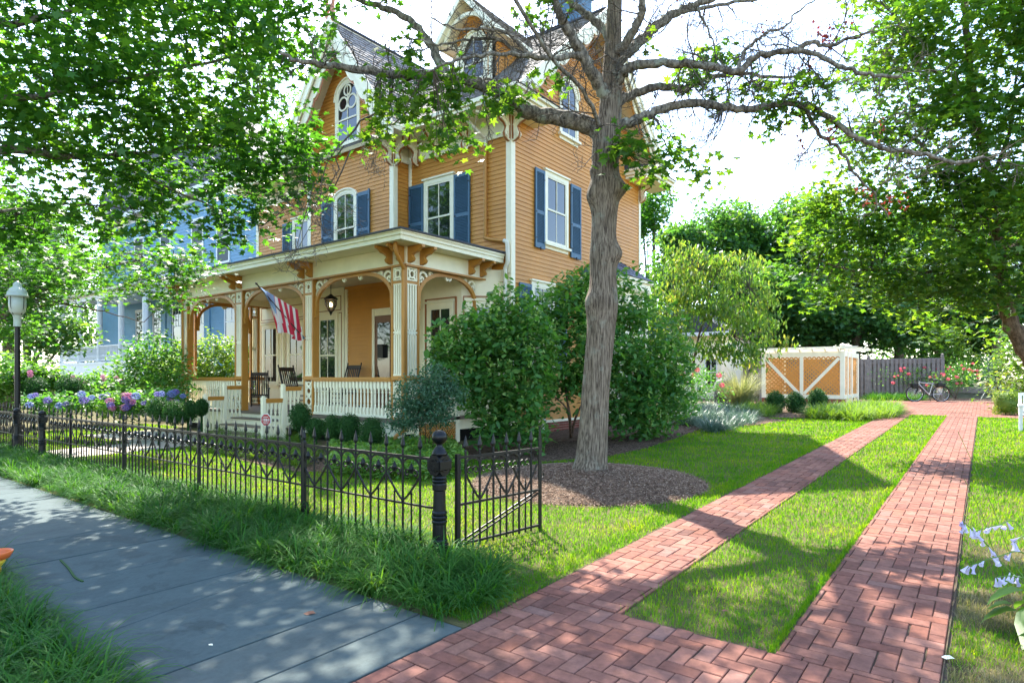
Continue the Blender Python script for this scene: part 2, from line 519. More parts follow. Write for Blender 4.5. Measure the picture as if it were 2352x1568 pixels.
M['dark'] = pmat('dark void', (.012, .012, .012), .9, .2, 5, .0, .1)
M['door'] = pmat('varnished door', (.16, .06, .02), .35, .2, 8, .1)
e_, nt_, b_, N_, L_ = newmat('lit bulb'); b_.inputs['Emission Color'].default_value = (1, .62, .3, 1); b_.inputs['Emission Strength'].default_value = 9; M['bulb'] = e_
# ---------------------------------------------------------------- camera, light, sky
cam = bpy.data.cameras.new('camera'); co = bpy.data.objects.new('camera', cam); COL.objects.link(co)
cam.sensor_width = 36; cam.lens = F / 2352 * 36; cam.shift_y = (HY - 784) / 2352
cam.clip_start = .05; cam.clip_end = 2000
co.location = (0, 0, EYE); co.rotation_euler = (PI / 2, 0, TH)
scene.camera = co
SUN_AZ = math.atan2(-.80, .60)          # measured from +Y towards +X
SUN_EL = R(52)
w = bpy.data.worlds.new('World'); scene.world = w; w.use_nodes = True
sky = w.node_tree.nodes.new('ShaderNodeTexSky'); sky.sky_type = 'NISHITA'; sky.sun_disc = False
sky.sun_elevation = SUN_EL; sky.sun_rotation = SUN_AZ; sky.air_density = 1.0; sky.dust_density = 0.9; sky.ozone_density = 1.0
bg = w.node_tree.nodes['Background']; bg.inputs['Strength'].default_value = .15
w.node_tree.links.new(sky.outputs['Color'], bg.inputs['Color'])
sl = bpy.data.lights.new('sun', 'SUN'); sl.energy = 3.5; sl.angle = R(.53); sl.color = (1, .94, .84)
so = bpy.data.objects.new('sun', sl); COL.objects.link(so)
sd = Vector((math.sin(SUN_AZ) * math.cos(SUN_EL), math.cos(SUN_AZ) * math.cos(SUN_EL), math.sin(SUN_EL)))
so.rotation_euler = sd.to_track_quat('Z', 'Y').to_euler(); so.location = sd * 60
scene.view_settings.view_transform = 'Standard'; scene.view_settings.look = 'None'
scene.view_settings.exposure = 2.55; scene.view_settings.gamma = 1
scene.cycles.max_bounces = 8; scene.cycles.diffuse_bounces = 4; scene.cycles.transparent_max_bounces = 12
scene.cycles.caustics_reflective = False; scene.cycles.caustics_refractive = False


def sheet(name, poly, mat, dz, kind='structure', step=None):
    """flat sheet lying on the gently rising ground"""
    b = MB()
    ys = [p[1] for p in poly]
    b.add([(x, y, gz(x, y) + dz) for x, y in poly], [tuple(range(len(poly)))])
    o = b.build(name, mat, fix=False)
    return tag(o, kind=kind)


# ground
b = MB()
Y = [-120, 3, 39, 420]; X = [-320, -60, 60, 320]
for i in range(3):
    for j in range(3):
        q = [(X[j], Y[i]), (X[j + 1], Y[i]), (X[j + 1], Y[i + 1]), (X[j], Y[i + 1])]
        b.add([(x, y, gz(x, y)) for x, y in q], [(0, 1, 2, 3)])
tag(b.build('ground', M['soil'], fix=False), kind='structure')
b = MB(); b.box(-90, 90, -9, -1.2, -.12, .006)
tag(b.build('road', M['asphalt']), kind='structure')

# sidewalk: bluestone slabs with open joints
b = MB()
joints = [-2.705, -3.10, -3.58, -4.35, -5.0, -5.8, -6.6, -7.5, -8.44, -9.2, -10.0, -10.9, -11.7, -12.6, -13.4, -14.3, -15.3, -16.2, -17.1, -18, -19, -20, -21, -22, -23, -24]
for i in range(len(joints) - 1):
    a, c = joints[i], joints[i + 1]
    sk0 = .30 if i == 1 else 0
    sk1 = .30 if i == 2 else 0
    g = .006; z0, z1 = -.03, .022 + rnd.uniform(-.003, .003)
    ya, yb = 1.02, 3.02
    x0, x1 = c + g, a - g
    s0 = -.38 if i == 2 else 0      # the one slanting joint
    s1 = -.38 if i == 3 else 0
    if i == 2: pts = [(x0 , ya), (x1, ya), (x1, yb), (x0, yb)]
    pts = [(x0, ya), (x1, ya), (x1 + s1, yb), (x0 + s0, yb)]
    cut = [(pts, 1)]
    if i in (3, 5, 8, 11): # a cross joint in some
        t = rnd.uniform(.35, .65); ym = ya + (yb - ya) * t
        l = lambda p, q, t: (p[0] + (q[0] - p[0]) * t, p[1] + (q[1] - p[1]) * t)
    e = .004
    for pp, _ in cut:
        vs = [(x, y, z0) for x, y in pp] + [(x, y, z1 - e) for x, y in pp]
        cx = sum(x for x, y in pp) / 4; cy = sum(y for x, y in pp) / 4
        vs += [(x + (e if x < cx else -e), y + (e if y < cy else -e), z1) for x, y in pp]
        fs = [(0, 1, 5, 4), (1, 2, 6, 5), (2, 3, 7, 6), (3, 0, 4, 7), (4, 5, 9, 8), (5, 6, 10, 9), (6, 7, 11, 10), (7, 4, 8, 11), (8, 9, 10, 11)]
        b.add(vs, fs)
tag(b.build('sidewalk', M['stone'], fix=False), kind='structure')
sheet('sidewalk_bed', [(-24, 1.0), (-2.7, 1.0), (-2.7, 3.04), (-24, 3.04)], M['sand'], .004)
# mossy crack across one slab
b = MB()
pc = [G(x, y).xy for x, y in ((139, 1292), (158, 1312), (172, 1332), (190, 1342))]
pc = smooth_path([(p.x, p.y) for p in pc], 5)
b.ribbon([(p[0], p[1]) for p in pc], .016, (0, 0, .0265), (1, 0, 0), (0, 1, 0), .008)
tag(b.build('moss_line', M['box']), 'thin line of green moss growing along the curved crack in a bluestone slab', 'moss')

# ---------------------------------------------------------------- brick paving
W_ = .112


def pave(b, x0, x1, y0, y1, ox=0, oy=0):
    nx, ny = int((x1 - x0) / W_) + 4, int((y1 - y0) / W_) + 4
    g = .0026
    for j in range(-3, ny):
        for i in range(-3, nx):
            k = (i - j) % 4
            if k == 0: r = (i, j, i + 2, j + 1)
            elif k == 3: r = (i, j, i + 1, j + 2)
            else: continue
            a0, b0, a1, b1 = x0 + ox + r[0] * W_ + g, y0 + oy + r[1] * W_ + g, x0 + ox + r[2] * W_ - g, y0 + oy + r[3] * W_ - g
            if rnd.random() < .25:
                if k == 0: b0 += rnd.uniform(0, .006)
                else: a0 += rnd.uniform(0, .009)
            a0, a1, b0, b1 = max(a0, x0), min(a1, x1), max(b0, y0), min(b1, y1)
            if a1 - a0 < .02 or b1 - b0 < .02: continue
            z = .018 + rnd.uniform(-.0015, .0015)
            tx, ty = rnd.uniform(-.008, .008), rnd.uniform(-.008, .008)
            e = .0045
            def q(x, y, dz): return (x, y, gz(x, y) + z + dz + tx * (x - a0) + ty * (y - b0))
            lo = [q(a0, b0, -.03), q(a1, b0, -.03), q(a1, b1, -.03), q(a0, b1, -.03)]
            mi = [q(a0, b0, -e), q(a1, b0, -e), q(a1, b1, -e), q(a0, b1, -e)]
            up = [q(a0 + e, b0 + e, 0), q(a1 - e, b0 + e, 0), q(a1 - e, b1 - e, 0), q(a0 + e, b1 - e, 0)]
            b.add(lo + mi + up, [(0, 1, 5, 4), (1, 2, 6, 5), (2, 3, 7, 6), (3, 0, 4, 7), (4, 5, 9, 8), (5, 6, 10, 9), (6, 7, 11, 10), (7, 4, 8, 11), (8, 9, 10, 11)])


SX = (-2.70, -1.99, -.98, -.19)
YM, YE = 3.84, 24.6
b = MB()
pave(b, SX[0], SX[3], -1.1, YM)
pave(b, SX[0], SX[1], YM, YE, 0, YM - int(YM / W_) * W_)
pave(b, SX[2], SX[3], YM, YE, .03, .05)
pave(b, -3.6, 1.3, YE, 34.4)
tag(b.build('brick_driveway', M['brick'], fix=False), kind='structure')
b = MB()
for x0, x1, y0, y1 in ((SX[0], SX[3] + .03, -1.2, YM + .02), (SX[0] - .03, SX[1], YM, YE), (SX[2] - .02, SX[3] + .03, YM, YE), (-3.62, 1.33, YE, 34.4)):
    yy = [y0] + [k for k in (3,) if y0 < k < y1] + [y1]
    for i in range(len(yy) - 1):
        b.add([(x, y, gz(x, y) + .006) for x, y in ((x0, yy[i]), (x1, yy[i]), (x1, yy[i + 1]), (x0, yy[i + 1]))], [(0, 1, 2, 3)])
tag(b.build('driveway_bed', M['sand'], fix=False), kind='structure')
# dark soil gap drawn as a thin added strip along the right strip
b = MB()
for x in (SX[3] + .012,):
    pts = [(x + .006 * math.sin(y * 1.3), y, gz(x, y) + .012) for y in np.arange(1.0 if x > -.5 else YM, YE, .4)]
    for p, q in zip(pts, pts[1:]): b.bar(p, q, .006, .018)
tag(b.build('edge_gap', M['sand'], fix=False), kind='structure')

# concrete walk to the porch steps
b = MB()
for y0, y1 in ((4.3, 5.6), (5.61, 6.9), (6.91, 8.1)):
    b.add([(x, y, gz(x, y) + .012) for x, y in ((-16.3, y0), (-14.55, y0), (-14.5, y1), (-16.4, y1))], [(0, 1, 2, 3)])
b.add([(x, y, gz(x, y) + .012) for x, y in ((-19.5, 6.4), (-16.42, 6.4), (-16.42, 8.1), (-19.5, 8.1))], [(0, 1, 2, 3)])
tag(b.build('path', M['concrete'], fix=False), kind='structure')

# ---------------------------------------------------------------- mulch
TREE = Vector((-4.76, 8.2, 0)); TREE.z = gz(-4.76, 8.2)
MR = 1.72


def mound(x, y):
    d = math.hypot(x - TREE.x - .05, (y - TREE.y + .15) * 1.02) / MR
    return .17 * max(0, 1 - d * d) ** 1.0


def disc_mesh(name, cx, cy, r, hf, mat, nr=18, na=48, wob=.06):
    b = MB(); vs = [(cx, cy, gz(cx, cy) + hf(cx, cy) + .01)]; fs = []
    for i in range(1, nr + 1):
        for k in range(na):
            t = 2 * PI * k / na
            rr = r * i / nr * (1 + wob * math.sin(3 * t + 1) * i / nr + wob * .5 * math.sin(7 * t))
            x, y = cx + rr * math.cos(t), cy + rr * math.sin(t)
            vs.append((x, y, gz(x, y) + hf(x, y) + (.012 if i < nr else -.01) + rnd.uniform(-.006, .006)))
    for k in range(na): fs.append((0, 1 + k, 1 + (k + 1) % na))
    for i in range(nr - 1):
        for k in range(na):
            k2 = (k + 1) % na
            fs.append((1 + i * na + k, 1 + (i + 1) * na + k, 1 + (i + 1) * na + k2, 1 + i * na + k2))
    b.add(vs, fs)
    return tag(b.build(name, mat, smooth=True, fix=False), kind='structure')


disc_mesh('mulch_mound', TREE.x + .05, TREE.y - .15, MR, mound, M['mulch'])
BED = [(-9.3, 8.9), (-7.6, 8.75), (-6.3, 9.3), (-5.7, 10.6), (-5.6, 12.0), (-5.8, 14.0), (-6.0, 15.6), (-6.2, 17.2), (-5.2, 18.2), (-4.9, 20.4), (-6.5, 22), (-9.3, 22)]
sheet('mulch_bed', BED, M['mulch'], .012)
FBED = [(-14.3, 7.3), (-12.9, 6.75), (-11.4, 6.3), (-9.2, 6.1), (-7.9, 6.9), (-7.6, 8.75), (-9.3, 9.2), (-14.3, 9.2)]
sheet('front_bed', FBED, M['mulch'], .010)
ENBED = [(-8.9, 21.4), (-6.0, 21.2), (-3.8, 21.6), (-2.95, 22.6), (-2.95, 25.5), (-3.7, 28), (-4.2, 34.3), (-9, 34.3)]
sheet('enclosure_bed', ENBED, M['mulch'], .011)
sheet('rose_bed', [(-1.7, 34.5), (3.2, 34.5), (3.2, 37.5), (-4, 37.5), (-4, 34.5)], M['mulch'], .009)


def inpoly(poly, x, y):
    x, y = np.asarray(x), np.asarray(y)
    r = np.zeros(x.shape, bool)
    n = len(poly)
    for i in range(n):
        (x1, y1), (x2, y2) = poly[i], poly[(i + 1) % n]
        c = ((y1 > y) != (y2 > y))
        with np.errstate(divide='ignore', invalid='ignore'):
            xi = (x2 - x1) * (y - y1) / ((y2 - y1) if y2 != y1 else 1e-9) + x1
        r ^= c & (x < xi)
    return r


def gzv(y): return .0175 * np.clip(np.asarray(y) - 3, 0, 36)


def moundv(x, y):
    d2 = (x - TREE.x - .05) ** 2 + ((y - TREE.y + .15) * 1.02) ** 2
    return .17 * np.clip(1 - d2 / MR ** 2, 0, None)


def chips(name, n, samp, hv, mat, lo=.012, hi=.04):
    x, y = samp(n)
    n = len(x)
    z = gzv(y) + hv(x, y) + .014 + rng.uniform(0, .016, n)
    L = rng.uniform(lo, hi, n); Wd = rng.uniform(.005, .012, n); a = rng.uniform(0, 2 * PI, n); ti = rng.normal(0, .35, n); ro = rng.normal(0, .5, n)
    dx = np.stack([np.cos(a) * np.cos(ti), np.sin(a) * np.cos(ti), np.sin(ti)], 1) * (L / 2)[:, None]
    dy = np.stack([-np.sin(a) * np.cos(ro), np.cos(a) * np.cos(ro), np.sin(ro)], 1) * (Wd / 2)[:, None]
    c = np.stack([x, y, z], 1)
    V = np.stack([c - dx - dy, c + dx - dy * .6, c + dx * .9 + dy, c - dx * .8 + dy * .8], 1).reshape(-1, 3)
    return tag(npmesh(name, V, np.arange(4 * n).reshape(n, 4), mat), kind='stuff')


def samp_disc(n):
    r = MR * 1.02 * np.sqrt(rng.random(n)); t = rng.random(n) * 2 * PI
    return TREE.x + .05 + r * np.cos(t), TREE.y - .15 + r * np.sin(t)


def samp_poly(poly):
    xs = [p[0] for p in poly]; ys = [p[1] for p in poly]
    def f(n):
        x = rng.uniform(min(xs), max(xs), n); y = rng.uniform(min(ys), max(ys), n)
        k = inpoly(poly, x, y)
        return x[k], y[k]
    return f


chips('bark_chips', 26000, samp_disc, moundv, M['chips'])
chips('bed_bark_chips', 14000, samp_poly(BED[:7]), lambda x, y: 0 * x, M['shadechips'], .015, .05)
chips('front_bark_chips', 9000, samp_poly(FBED), lambda x, y: 0 * x, M['chips'], .015, .045)
chips('enclosure_bark_chips', 3000, samp_poly(ENBED), lambda x, y: 0 * x, M['chips'], .03, .07)


# ---------------------------------------------------------------- blades (grass, strap leaves)
def blade_mesh(name, base, az, L, el0, bend, wd, seg, mat, parent=None, twist=None):
    n = len(base)
    rings = []
    p = base.copy()
    side = np.stack([-np.sin(az), np.cos(az), np.zeros(n)], 1)
    for i in range(seg + 1):
        t = i / seg
        w_ = wd * (1 - t ** 1.6) * (0.75 + .5 * t if t < .5 else 1)
        if i < seg:
            rings.append(p - side * (w_ / 2)[:, None]); rings.append(p + side * (w_ / 2)[:, None])
        else:
            rings.append(p.copy())
        el = el0 - bend * (t + .5 / seg)
        st = (L / seg)
        p = p + np.stack([np.cos(az) * np.cos(el), np.sin(az) * np.cos(el), np.sin(el)], 1) * st[:, None]
    k = 2 * seg + 1
    V = np.stack(rings, 1).reshape(-1, 3)
    b0 = (np.arange(n) * k)[:, None]
    quads = [b0 + np.array([[2 * i, 2 * i + 1, 2 * i + 3, 2 * i + 2]]) for i in range(seg - 1)]
    tri = b0 + np.array([[2 * seg - 2, 2 * seg - 1, 2 * seg]])
    return npmesh(name, V, ([np.concatenate(quads)] if quads else []) + [tri], mat, parent)


def camdist(x, y): return np.hypot(x, y)


def lawn(name, x0, x1, y0, y1, keep, mat, dens=5200, h=(.028, .062), far=1.0, w0=.0042, nmax=400000):
    """blades: dense and fine by the camera, fewer and broader far away"""
    X, Yv = [], []
    cell = .5
    for cx in np.arange(x0, x1, cell):
        for cy in np.arange(y0, y1, cell):
            d = math.hypot(cx + .25, cy + .25)
            k = int(dens * cell * cell * min(1, (4.2 / max(d, 1)) ** 1.45) * far)
            X.append(rng.uniform(cx, min(cx + cell, x1), k)); Yv.append(rng.uniform(cy, min(cy + cell, y1), k))
    x = np.concatenate(X); y = np.concatenate(Yv)
    m = keep(x, y); x, y = x[m], y[m]
    n = len(x)
    d = camdist(x, y)
    wd = w0 * np.clip(d / 4.2, .8, 5.5) * rng.uniform(.7, 1.3, n)
    base = np.stack([x, y, gzv(y) + .002], 1)
    L = rng.uniform(h[0], h[1], n) * rng.uniform(.8, 1.25, n)
    o = blade_mesh(name, base, rng.uniform(0, 2 * PI, n), L, rng.normal(1.25, .22, n), rng.uniform(.1, 1.0, n), wd, 2, mat)
    return tag(o, kind='stuff'), n


def tree_bed(x, y): return ((x - TREE.x - .05) ** 2 + (y - TREE.y + .15) ** 2) < (MR * 1.0) ** 2


def main_keep(x, y):
    k = (x < SX[0] - .02 + rng.normal(0, .018, len(x)) + .012 * np.sin(y * 5)) & ((x > -3.9) | (y > 4.0)) & ~tree_bed(x, y) & ~inpoly(BED, x, y) & ~inpoly(FBED, x, y) & ~inpoly(ENBED, x, y)
    k &= ~((x > -16.4) & (x < -14.5) & (y > 4.2) & (y < 8.2)) & ~((x < -16.3) & (y > 6.3) & (x > -19.6))
    k &= ~((x < -9.2) & (y > 9.0))
    return k


NB = 0
for nm, args in (('front_lawn', (-22, SX[0], 3.12, 9.0, main_keep, M['grass'])), ('side_lawn', (-9, SX[0], 9.0, 22.5, main_keep, M['grass'])),
                 ('median_grass', (SX[1] - .03, SX[2] + .02, YM - .02, YE, lambda x, y: (x > SX[1] + .015 + rng.normal(0, .018, len(x))) & (x < SX[2] - .02 + rng.normal(0, .014, len(x))) & (y > YM + .02 + rng.normal(0, .02, len(x))), M['grass'])),):
    o, n = lawn(nm, *args); NB += n
RIGHTX = 3.6
dryf = lambda x, y: (np.sin(x * 5.1 + 1) + np.sin(y * 3.7) + np.sin(x * 2.3 - y * 4.4) + rng.normal(0, .5, len(x))) > (-1.0 + (y - 2.5) * .55)
o, n = lawn('right_lawn', SX[3] + .025, RIGHTX, 1.2, 24.5, lambda x, y: ~dryf(x, y), M['grass']); NB += n
o, n = lawn('dry_lawn', SX[3] + .03, RIGHTX, 1.2, 8, dryf, M['drygrass'], dens=4200, h=(.03, .06)); NB += n
print('grass blades', NB)


def straps(name, keep_poly, nclump, mat, L=(.22, .36), w=.009, per=(26, 40), label=None, lean=None, seg=4, el=(1.15, .25), bend=(.9, 2.0), spread=.05, parent=None, pts=None):
    if pts is None:
        f = samp_poly(keep_poly)
        x, y = f(nclump * 3); x, y = x[:nclump], y[:nclump]
    else: x, y = pts
    B, A, Ls = [], [], []
    for cx, cy in zip(x, y):
        k = rng.integers(per[0], per[1])
        s = rng.uniform(.8, 1.15)
        a = rng.uniform(0, 2 * PI, k)
        r = np.abs(rng.normal(0, spread, k))
        bx, by = cx + r * np.cos(a), cy + r * np.sin(a)
        B.append(np.stack([bx, by, gzv(by) + 0 * bx], 1)); A.append(a + rng.normal(0, .4, k)); Ls.append(rng.uniform(L[0], L[1], k) * s)
    B = np.concatenate(B); A = np.concatenate(A); Ls = np.concatenate(Ls); n = len(B)
    o = blade_mesh(name, B, A, Ls, rng.normal(el[0], el[1], n), rng.uniform(bend[0], bend[1], n), w * rng.uniform(.7, 1.25, n), seg, mat, parent)
    return o


tag(straps('liriope_border', [(-2.86, 3.08), (-2.84, 3.6), (-3.2, 3.95), (-3.7, 4.2), (-24, 4.25), (-24, 3.15), (-12, 3.10), (-6, 3.06)], 1150, M['liriope'], (.26, .46), .0135, (40, 60), spread=.045, el=(1.25, .22), bend=(1.4, 2.7)), kind='stuff')
tag(straps('kerb_liriope', [(-2.95, .2), (-3.1, 1.0), (-3.5, 1.28), (-6, 1.40), (-14, 1.42), (-14, .3)], 640, M['liriope'], (.28, .48), .0130, (40, 60), spread=.045, el=(1.25, .22), bend=(1.4, 2.7)), kind='stuff')
sheet('verge_soil', [(-24, 3.05), (-2.72, 3.05), (-2.72, 4.3), (-24, 4.3)], M['soil'], .006)
print('straps done')
# ---------------------------------------------------------------- iron fence
def finial(b, c, s=1.0, flat=.45):
    """spear point with a pine-cone leaf body"""
    x, y, z = c
    prof = [(.006, 0), (.011, .008), (.007, .018), (.020, .032), (.025, .045), (.021, .062), (.017, .075), (.011, .095), (.004, .118), (.001, .125)]
    n0 = len(b.v)
    b.lathe([(r * s, zz * s) for r, zz in prof], (0, 0, 0), 8)
    for i in range(n0, len(b.v)):
        v = b.v[i]; b.v[i] = (v[0] * 1.0 + x, v[1] * flat + y, v[2] + z)


FY, FS = 4.12, .235
FX0, FX1 = -4.06, -14.55


def pickets(parent, x0, n, zt=.90, sgn=-1, mat=None):
    """n tall pickets with finials, darts between, arches, V braces; along -X from x0, at local y=0"""
    mat = mat or M['iron']
    tall = dart = arch = vee = bulb = None
    for i in range(n):
        x = x0 + sgn * FS * i
        z0 = .02
        if tall is None:
            b = MB(); b.tube([(0, 0, z0), (0, 0, .955)], .0115, 6)
            tall = local(b.build('picket', mat, parent)); tall.location = (x, 0, 0)
            b = MB(); finial(b, (0, 0, .945), 1.3); fi = b.build('finial', mat); fi.parent = tall
            b = MB(); b.tube([(0, 0, z0), (0, 0, .53)], .009, 6)
            b.lathe([(.006, 0), (.02, .012), (.006, .02), (.009, .03), (.002, .065)], (0, 0, .53), 6)
            dart = local(b.build('dart_picket', mat, parent)); dart.location = (x + sgn * FS / 2, 0, 0)
            b = MB()
            pts = [(FS / 2 * math.cos(t), .80 + .082 * math.sin(t)) for t in np.linspace(0, PI, 13)]
            b.ribbon(pts, .018, (0, 0, 0), (1, 0, 0), (0, 0, 1), .012)
            b.ribbon(spiral(.055, .735, .045, .012, PI * 1.0, -PI * .9, 12), .014, (0, 0, 0), (1, 0, 0), (0, 0, 1), .012)
            b.ribbon(spiral(-.055, .735, .045, .012, 0, PI * 1.9, 12), .014, (0, 0, 0), (1, 0, 0), (0, 0, 1), .012)
            b.lathe([(.005, 0), (.022, .02), (.027, .04), (.016, .07), (.003, .095)], (0, 0, .74), 6)
            arch = local(b.build('arch_scroll', mat, parent)); arch.location = (x + sgn * FS / 2, 0, 0)
            b = MB()
            for s in (-1, 1):
                pts = [(s * FS * t, .47 + .25 * t ** 1.25, .006 * (-1) ** k) for k, t in enumerate(np.linspace(0.03, 1, 12))]
                for k in range(11):
                    b.bar((pts[k][0], 0, pts[k][1]), (pts[k + 1][0], 0, pts[k + 1][1]), .017 if k % 2 else .012, .013 if k % 2 else .018, up=(0, 1, 0))
            b.lathe([(.008, 0), (.016, .02), (.016, .05), (.008, .06)], (0, 0, .44), 6)
            vee = local(b.build('twisted_brace', mat, parent)); vee.location = (x + sgn * FS, 0, 0)
            continue
        c = copy_tree(tall, parent); c.location = (x, 0, 0)
        if i < n - 1:
            for src, dx in ((dart, FS / 2), (arch, FS / 2)):
                c = src.copy(); COL.objects.link(c); c.location = (x + sgn * dx, 0, 0)
            if i % 2 == 0 and i < n - 2:
                c = vee.copy(); COL.objects.link(c); c.location = (x + sgn * FS, 0, 0)


fence = thing('iron_fence', 'long black wrought iron fence with spear finials and scroll arches along the front lawn', 'fence', (0, FY, 0))
nf = int((FX0 - FX1) / FS)
pickets(fence, FX0 - .16, nf)


def rails(parent, xa, xb, zs=(.895, .445, .075), mat=None):
    for z in zs:
        b = MB(); b.bar((xa, 0, z), (xb, 0, z), .022 if z < .8 else .03, .017 if z < .8 else .024)
        o = b.build('rail', mat or M['iron']); o.parent = parent


rails(fence, FX0, FX1)
for x in (-6.05, -8.45, -10.9, -13.2):
    b = MB(); b.box(x - .019, x + .019, -.019, .019, 0, .93); b.lathe([(.02, 0), (.012, .02), (.022, .045), (.014, .09), (.002, .14)], (x, 0, .93), 8)
    b.tube([(x - .04, .0, .50), (x - .07, .02, .3), (x - .12, .10, .0)], .010, 6)
    o = b.build('stay_post', M['iron']); o.parent = fence


def big_post(name, label, x, y, h=1.0, s=1.0, ball=True):
    t = thing(name, label, 'fence post', (x, y, gz(x, y)))
    b = MB()
    prof = [(.088, 0), (.088, .04), (.078, .05), (.078, .08), (.085, .09), (.085, .12), (.075, .13), (.075, .15), (.066, .165),
            (.062, .30), (.07, .31), (.07, .325), (.064, .335), (.072, .35), (.072, .365), (.064, .375), (.070, .39), (.070, .405), (.060, .42),
            (.054, .60), (.066, .61), (.066, .66), (.062, .67), (.068, .69), (.062, .70), (.068, .72), (.062, .735), (.066, .75), (.060, .76)]
    b.lathe([(r * s, z * h) for r, z in prof], (0, 0, 0), 20)
    o = b.build('shaft', M['black'], smooth=False); o.parent = t
    b = MB(); k = .088 * s
    oc = [(k * 1.02 * math.cos(PI / 8 + i * PI / 4), k * 1.1 * math.sin(PI / 8 + i * PI / 4)) for i in range(8)]
    b.prism(oc, (0, 0, .835 * h), (1, 0, 0), (0, 0, 1), .15 * s)
    for sy in (-1, 1):
        for r in (.055, .036, .018):
            b.ribbon([(r * s * math.cos(a), r * s * math.sin(a)) for a in np.linspace(0, 2 * PI, 17)[:-1]], .012, (0, sy * .077 * s, .835 * h), (1, 0, 0), (0, 0, 1), .016, closed=True)
    b.prism(oc, (0, 0, .835 * h), (0, 1, 0), (0, 0, 1), .14 * s)
    for sx in (-1, 1):
        for r in (.055, .036, .018):
            b.ribbon([(r * s * math.cos(a), r * s * math.sin(a)) for a in np.linspace(0, 2 * PI, 17)[:-1]], .012, (sx * .072 * s, 0, .835 * h), (0, 1, 0), (0, 0, 1), .016, closed=True)
    o = b.build('rosette_head', M['black']); o.parent = t
    b = MB()
    if ball:
        b.lathe([(.075 * s, .92 * h), (.07 * s, .945 * h), (.045 * s, .985 * h), (.026 * s, 1.01 * h), (.03 * s, 1.02 * h)], (0, 0, 0), 20)
        b.sphere((0, 0, 1.085 * h), .072 * s, 20, 12, (1, 1, .95))
    else:
        b.lathe([(.08 * s, .92 * h), (.06 * s, .97 * h), (.03 * s, .99 * h), (.002, 1.01 * h)], (0, 0, 0), 12)
    o = b.build('ball_cap', M['black'], smooth=True); o.parent = t
    return t


big_post('corner_post', 'stout black iron corner post with rosette head and ball top beside the open gate', -3.95, 4.10, 1.0)
big_post('gate_post', 'dark iron gate post with flat cap at the near side of the closed walk gate', -14.72, FY, .98, .95, False)
big_post('gate_post', 'dark iron gate post with flat cap beside the lamp post', -16.3, FY, .98, .95, False)

# open driveway gate, swung in along the lawn
gt = thing('driveway_gate', 'open black iron driveway gate with diagonal brace, swung in beside the brick drive', 'gate', (-3.88, 4.27, 0))
gt.rotation_euler = (0, 0, R(82))
GL = 1.12
zs = .035
pk0 = None
b = MB(); b.box(-.02, .02, -.02, .02, .03, .94); o = b.build('hinge_stile', M['iron']); o.parent = gt
b = MB(); b.box(GL - .022, GL + .022, -.006, .006, .03, 1.0); b.prism([(-.02, 0), (.02, 0), (.012, .05), (0, .14), (-.014, .05)], (GL, 0, 1.0), (1, 0, 0), (0, 0, 1), .012)
b.ribbon(spiral(GL + .03, .62, .03, .03, 0, 2 * PI, 10)[:-1], .008, (0, 0, 0), (1, 0, 0), (0, 0, 1), .01, closed=True)
o = b.build('latch_stile', M['iron']); o.parent = gt
for z in (.905, .47, .10):
    b = MB(); b.bar((0, 0, z), (GL, 0, z), .024, .022); o = b.build('rail', M['iron']); o.parent = gt
b = MB()
for e in (-.012, .012): b.bar((.02, e, .10 + e), (GL - .01, e, .46 + e), .012, .018)
o = b.build('diagonal_brace', M['iron']); o.parent = gt
gk = MB()
kp = None
n = 6
for i in range(n):
    x = .095 + i * (GL - .14) / (n - .5)
    if kp is None:
        b = MB(); b.tube([(0, 0, .06), (0, 0, .96)], .0115, 6); kp = b.build('picket', M['iron']); kp.parent = gt; kp.location = (x, 0, 0)
        b = MB(); finial(b, (0, 0, .95), 1.25); f = b.build('finial', M['iron']); f.parent = kp
        b = MB(); b.tube([(0, 0, .06), (0, 0, .55)], .009, 6); b.lathe([(.006, 0), (.02, .012), (.006, .02), (.009, .03), (.002, .065)], (0, 0, .55), 6)
        kd = b.build('dart_picket', M['iron']); kd.parent = gt; kd.location = (x - .085, 0, 0)
        b = MB()
        b.ribbon([(.088 * math.cos(t), .82 + .07 * math.sin(t)) for t in np.linspace(0, PI, 11)], .018, (0, 0, 0), (1, 0, 0), (0, 0, 1), .012)
        b.ribbon(spiral(.04, .77, .045, .012, PI, -PI * .9, 12), .011, (0, 0, 0), (1, 0, 0), (0, 0, 1), .012)
        b.ribbon(spiral(-.04, .77, .045, .012, 0, PI * 1.9, 12), .011, (0, 0, 0), (1, 0, 0), (0, 0, 1), .012)
        ks = b.build('arch_scroll', M['iron']); ks.parent = gt; ks.location = (x + .088, 0, 0)
        b = MB()
        for s in (-1, 1):
            tt = np.linspace(.03, 1, 11)
            for k in range(10):
                b.bar((s * .18 * tt[k], 0, .49 + .26 * tt[k] ** 1.2), (s * .18 * tt[k + 1], 0, .49 + .26 * tt[k + 1] ** 1.2), .018 if k % 2 else .012, .013 if k % 2 else .018, up=(0, 1, 0))
        kv = b.build('twisted_brace', M['iron']); kv.parent = gt; kv.location = (x + .18, 0, 0)
    else:
        c = copy_tree(kp, gt); c.location = (x, 0, 0)
        c = kd.copy(); COL.objects.link(c); c.location = (x - .085, 0, 0)
        if i < n - 1:
            c = ks.copy(); COL.objects.link(c); c.location = (x + .088, 0, 0)
        if i in (2, 4):
            c = kv.copy(); COL.objects.link(c); c.location = (x + (.18 if i == 2 else .09), 0, 0)

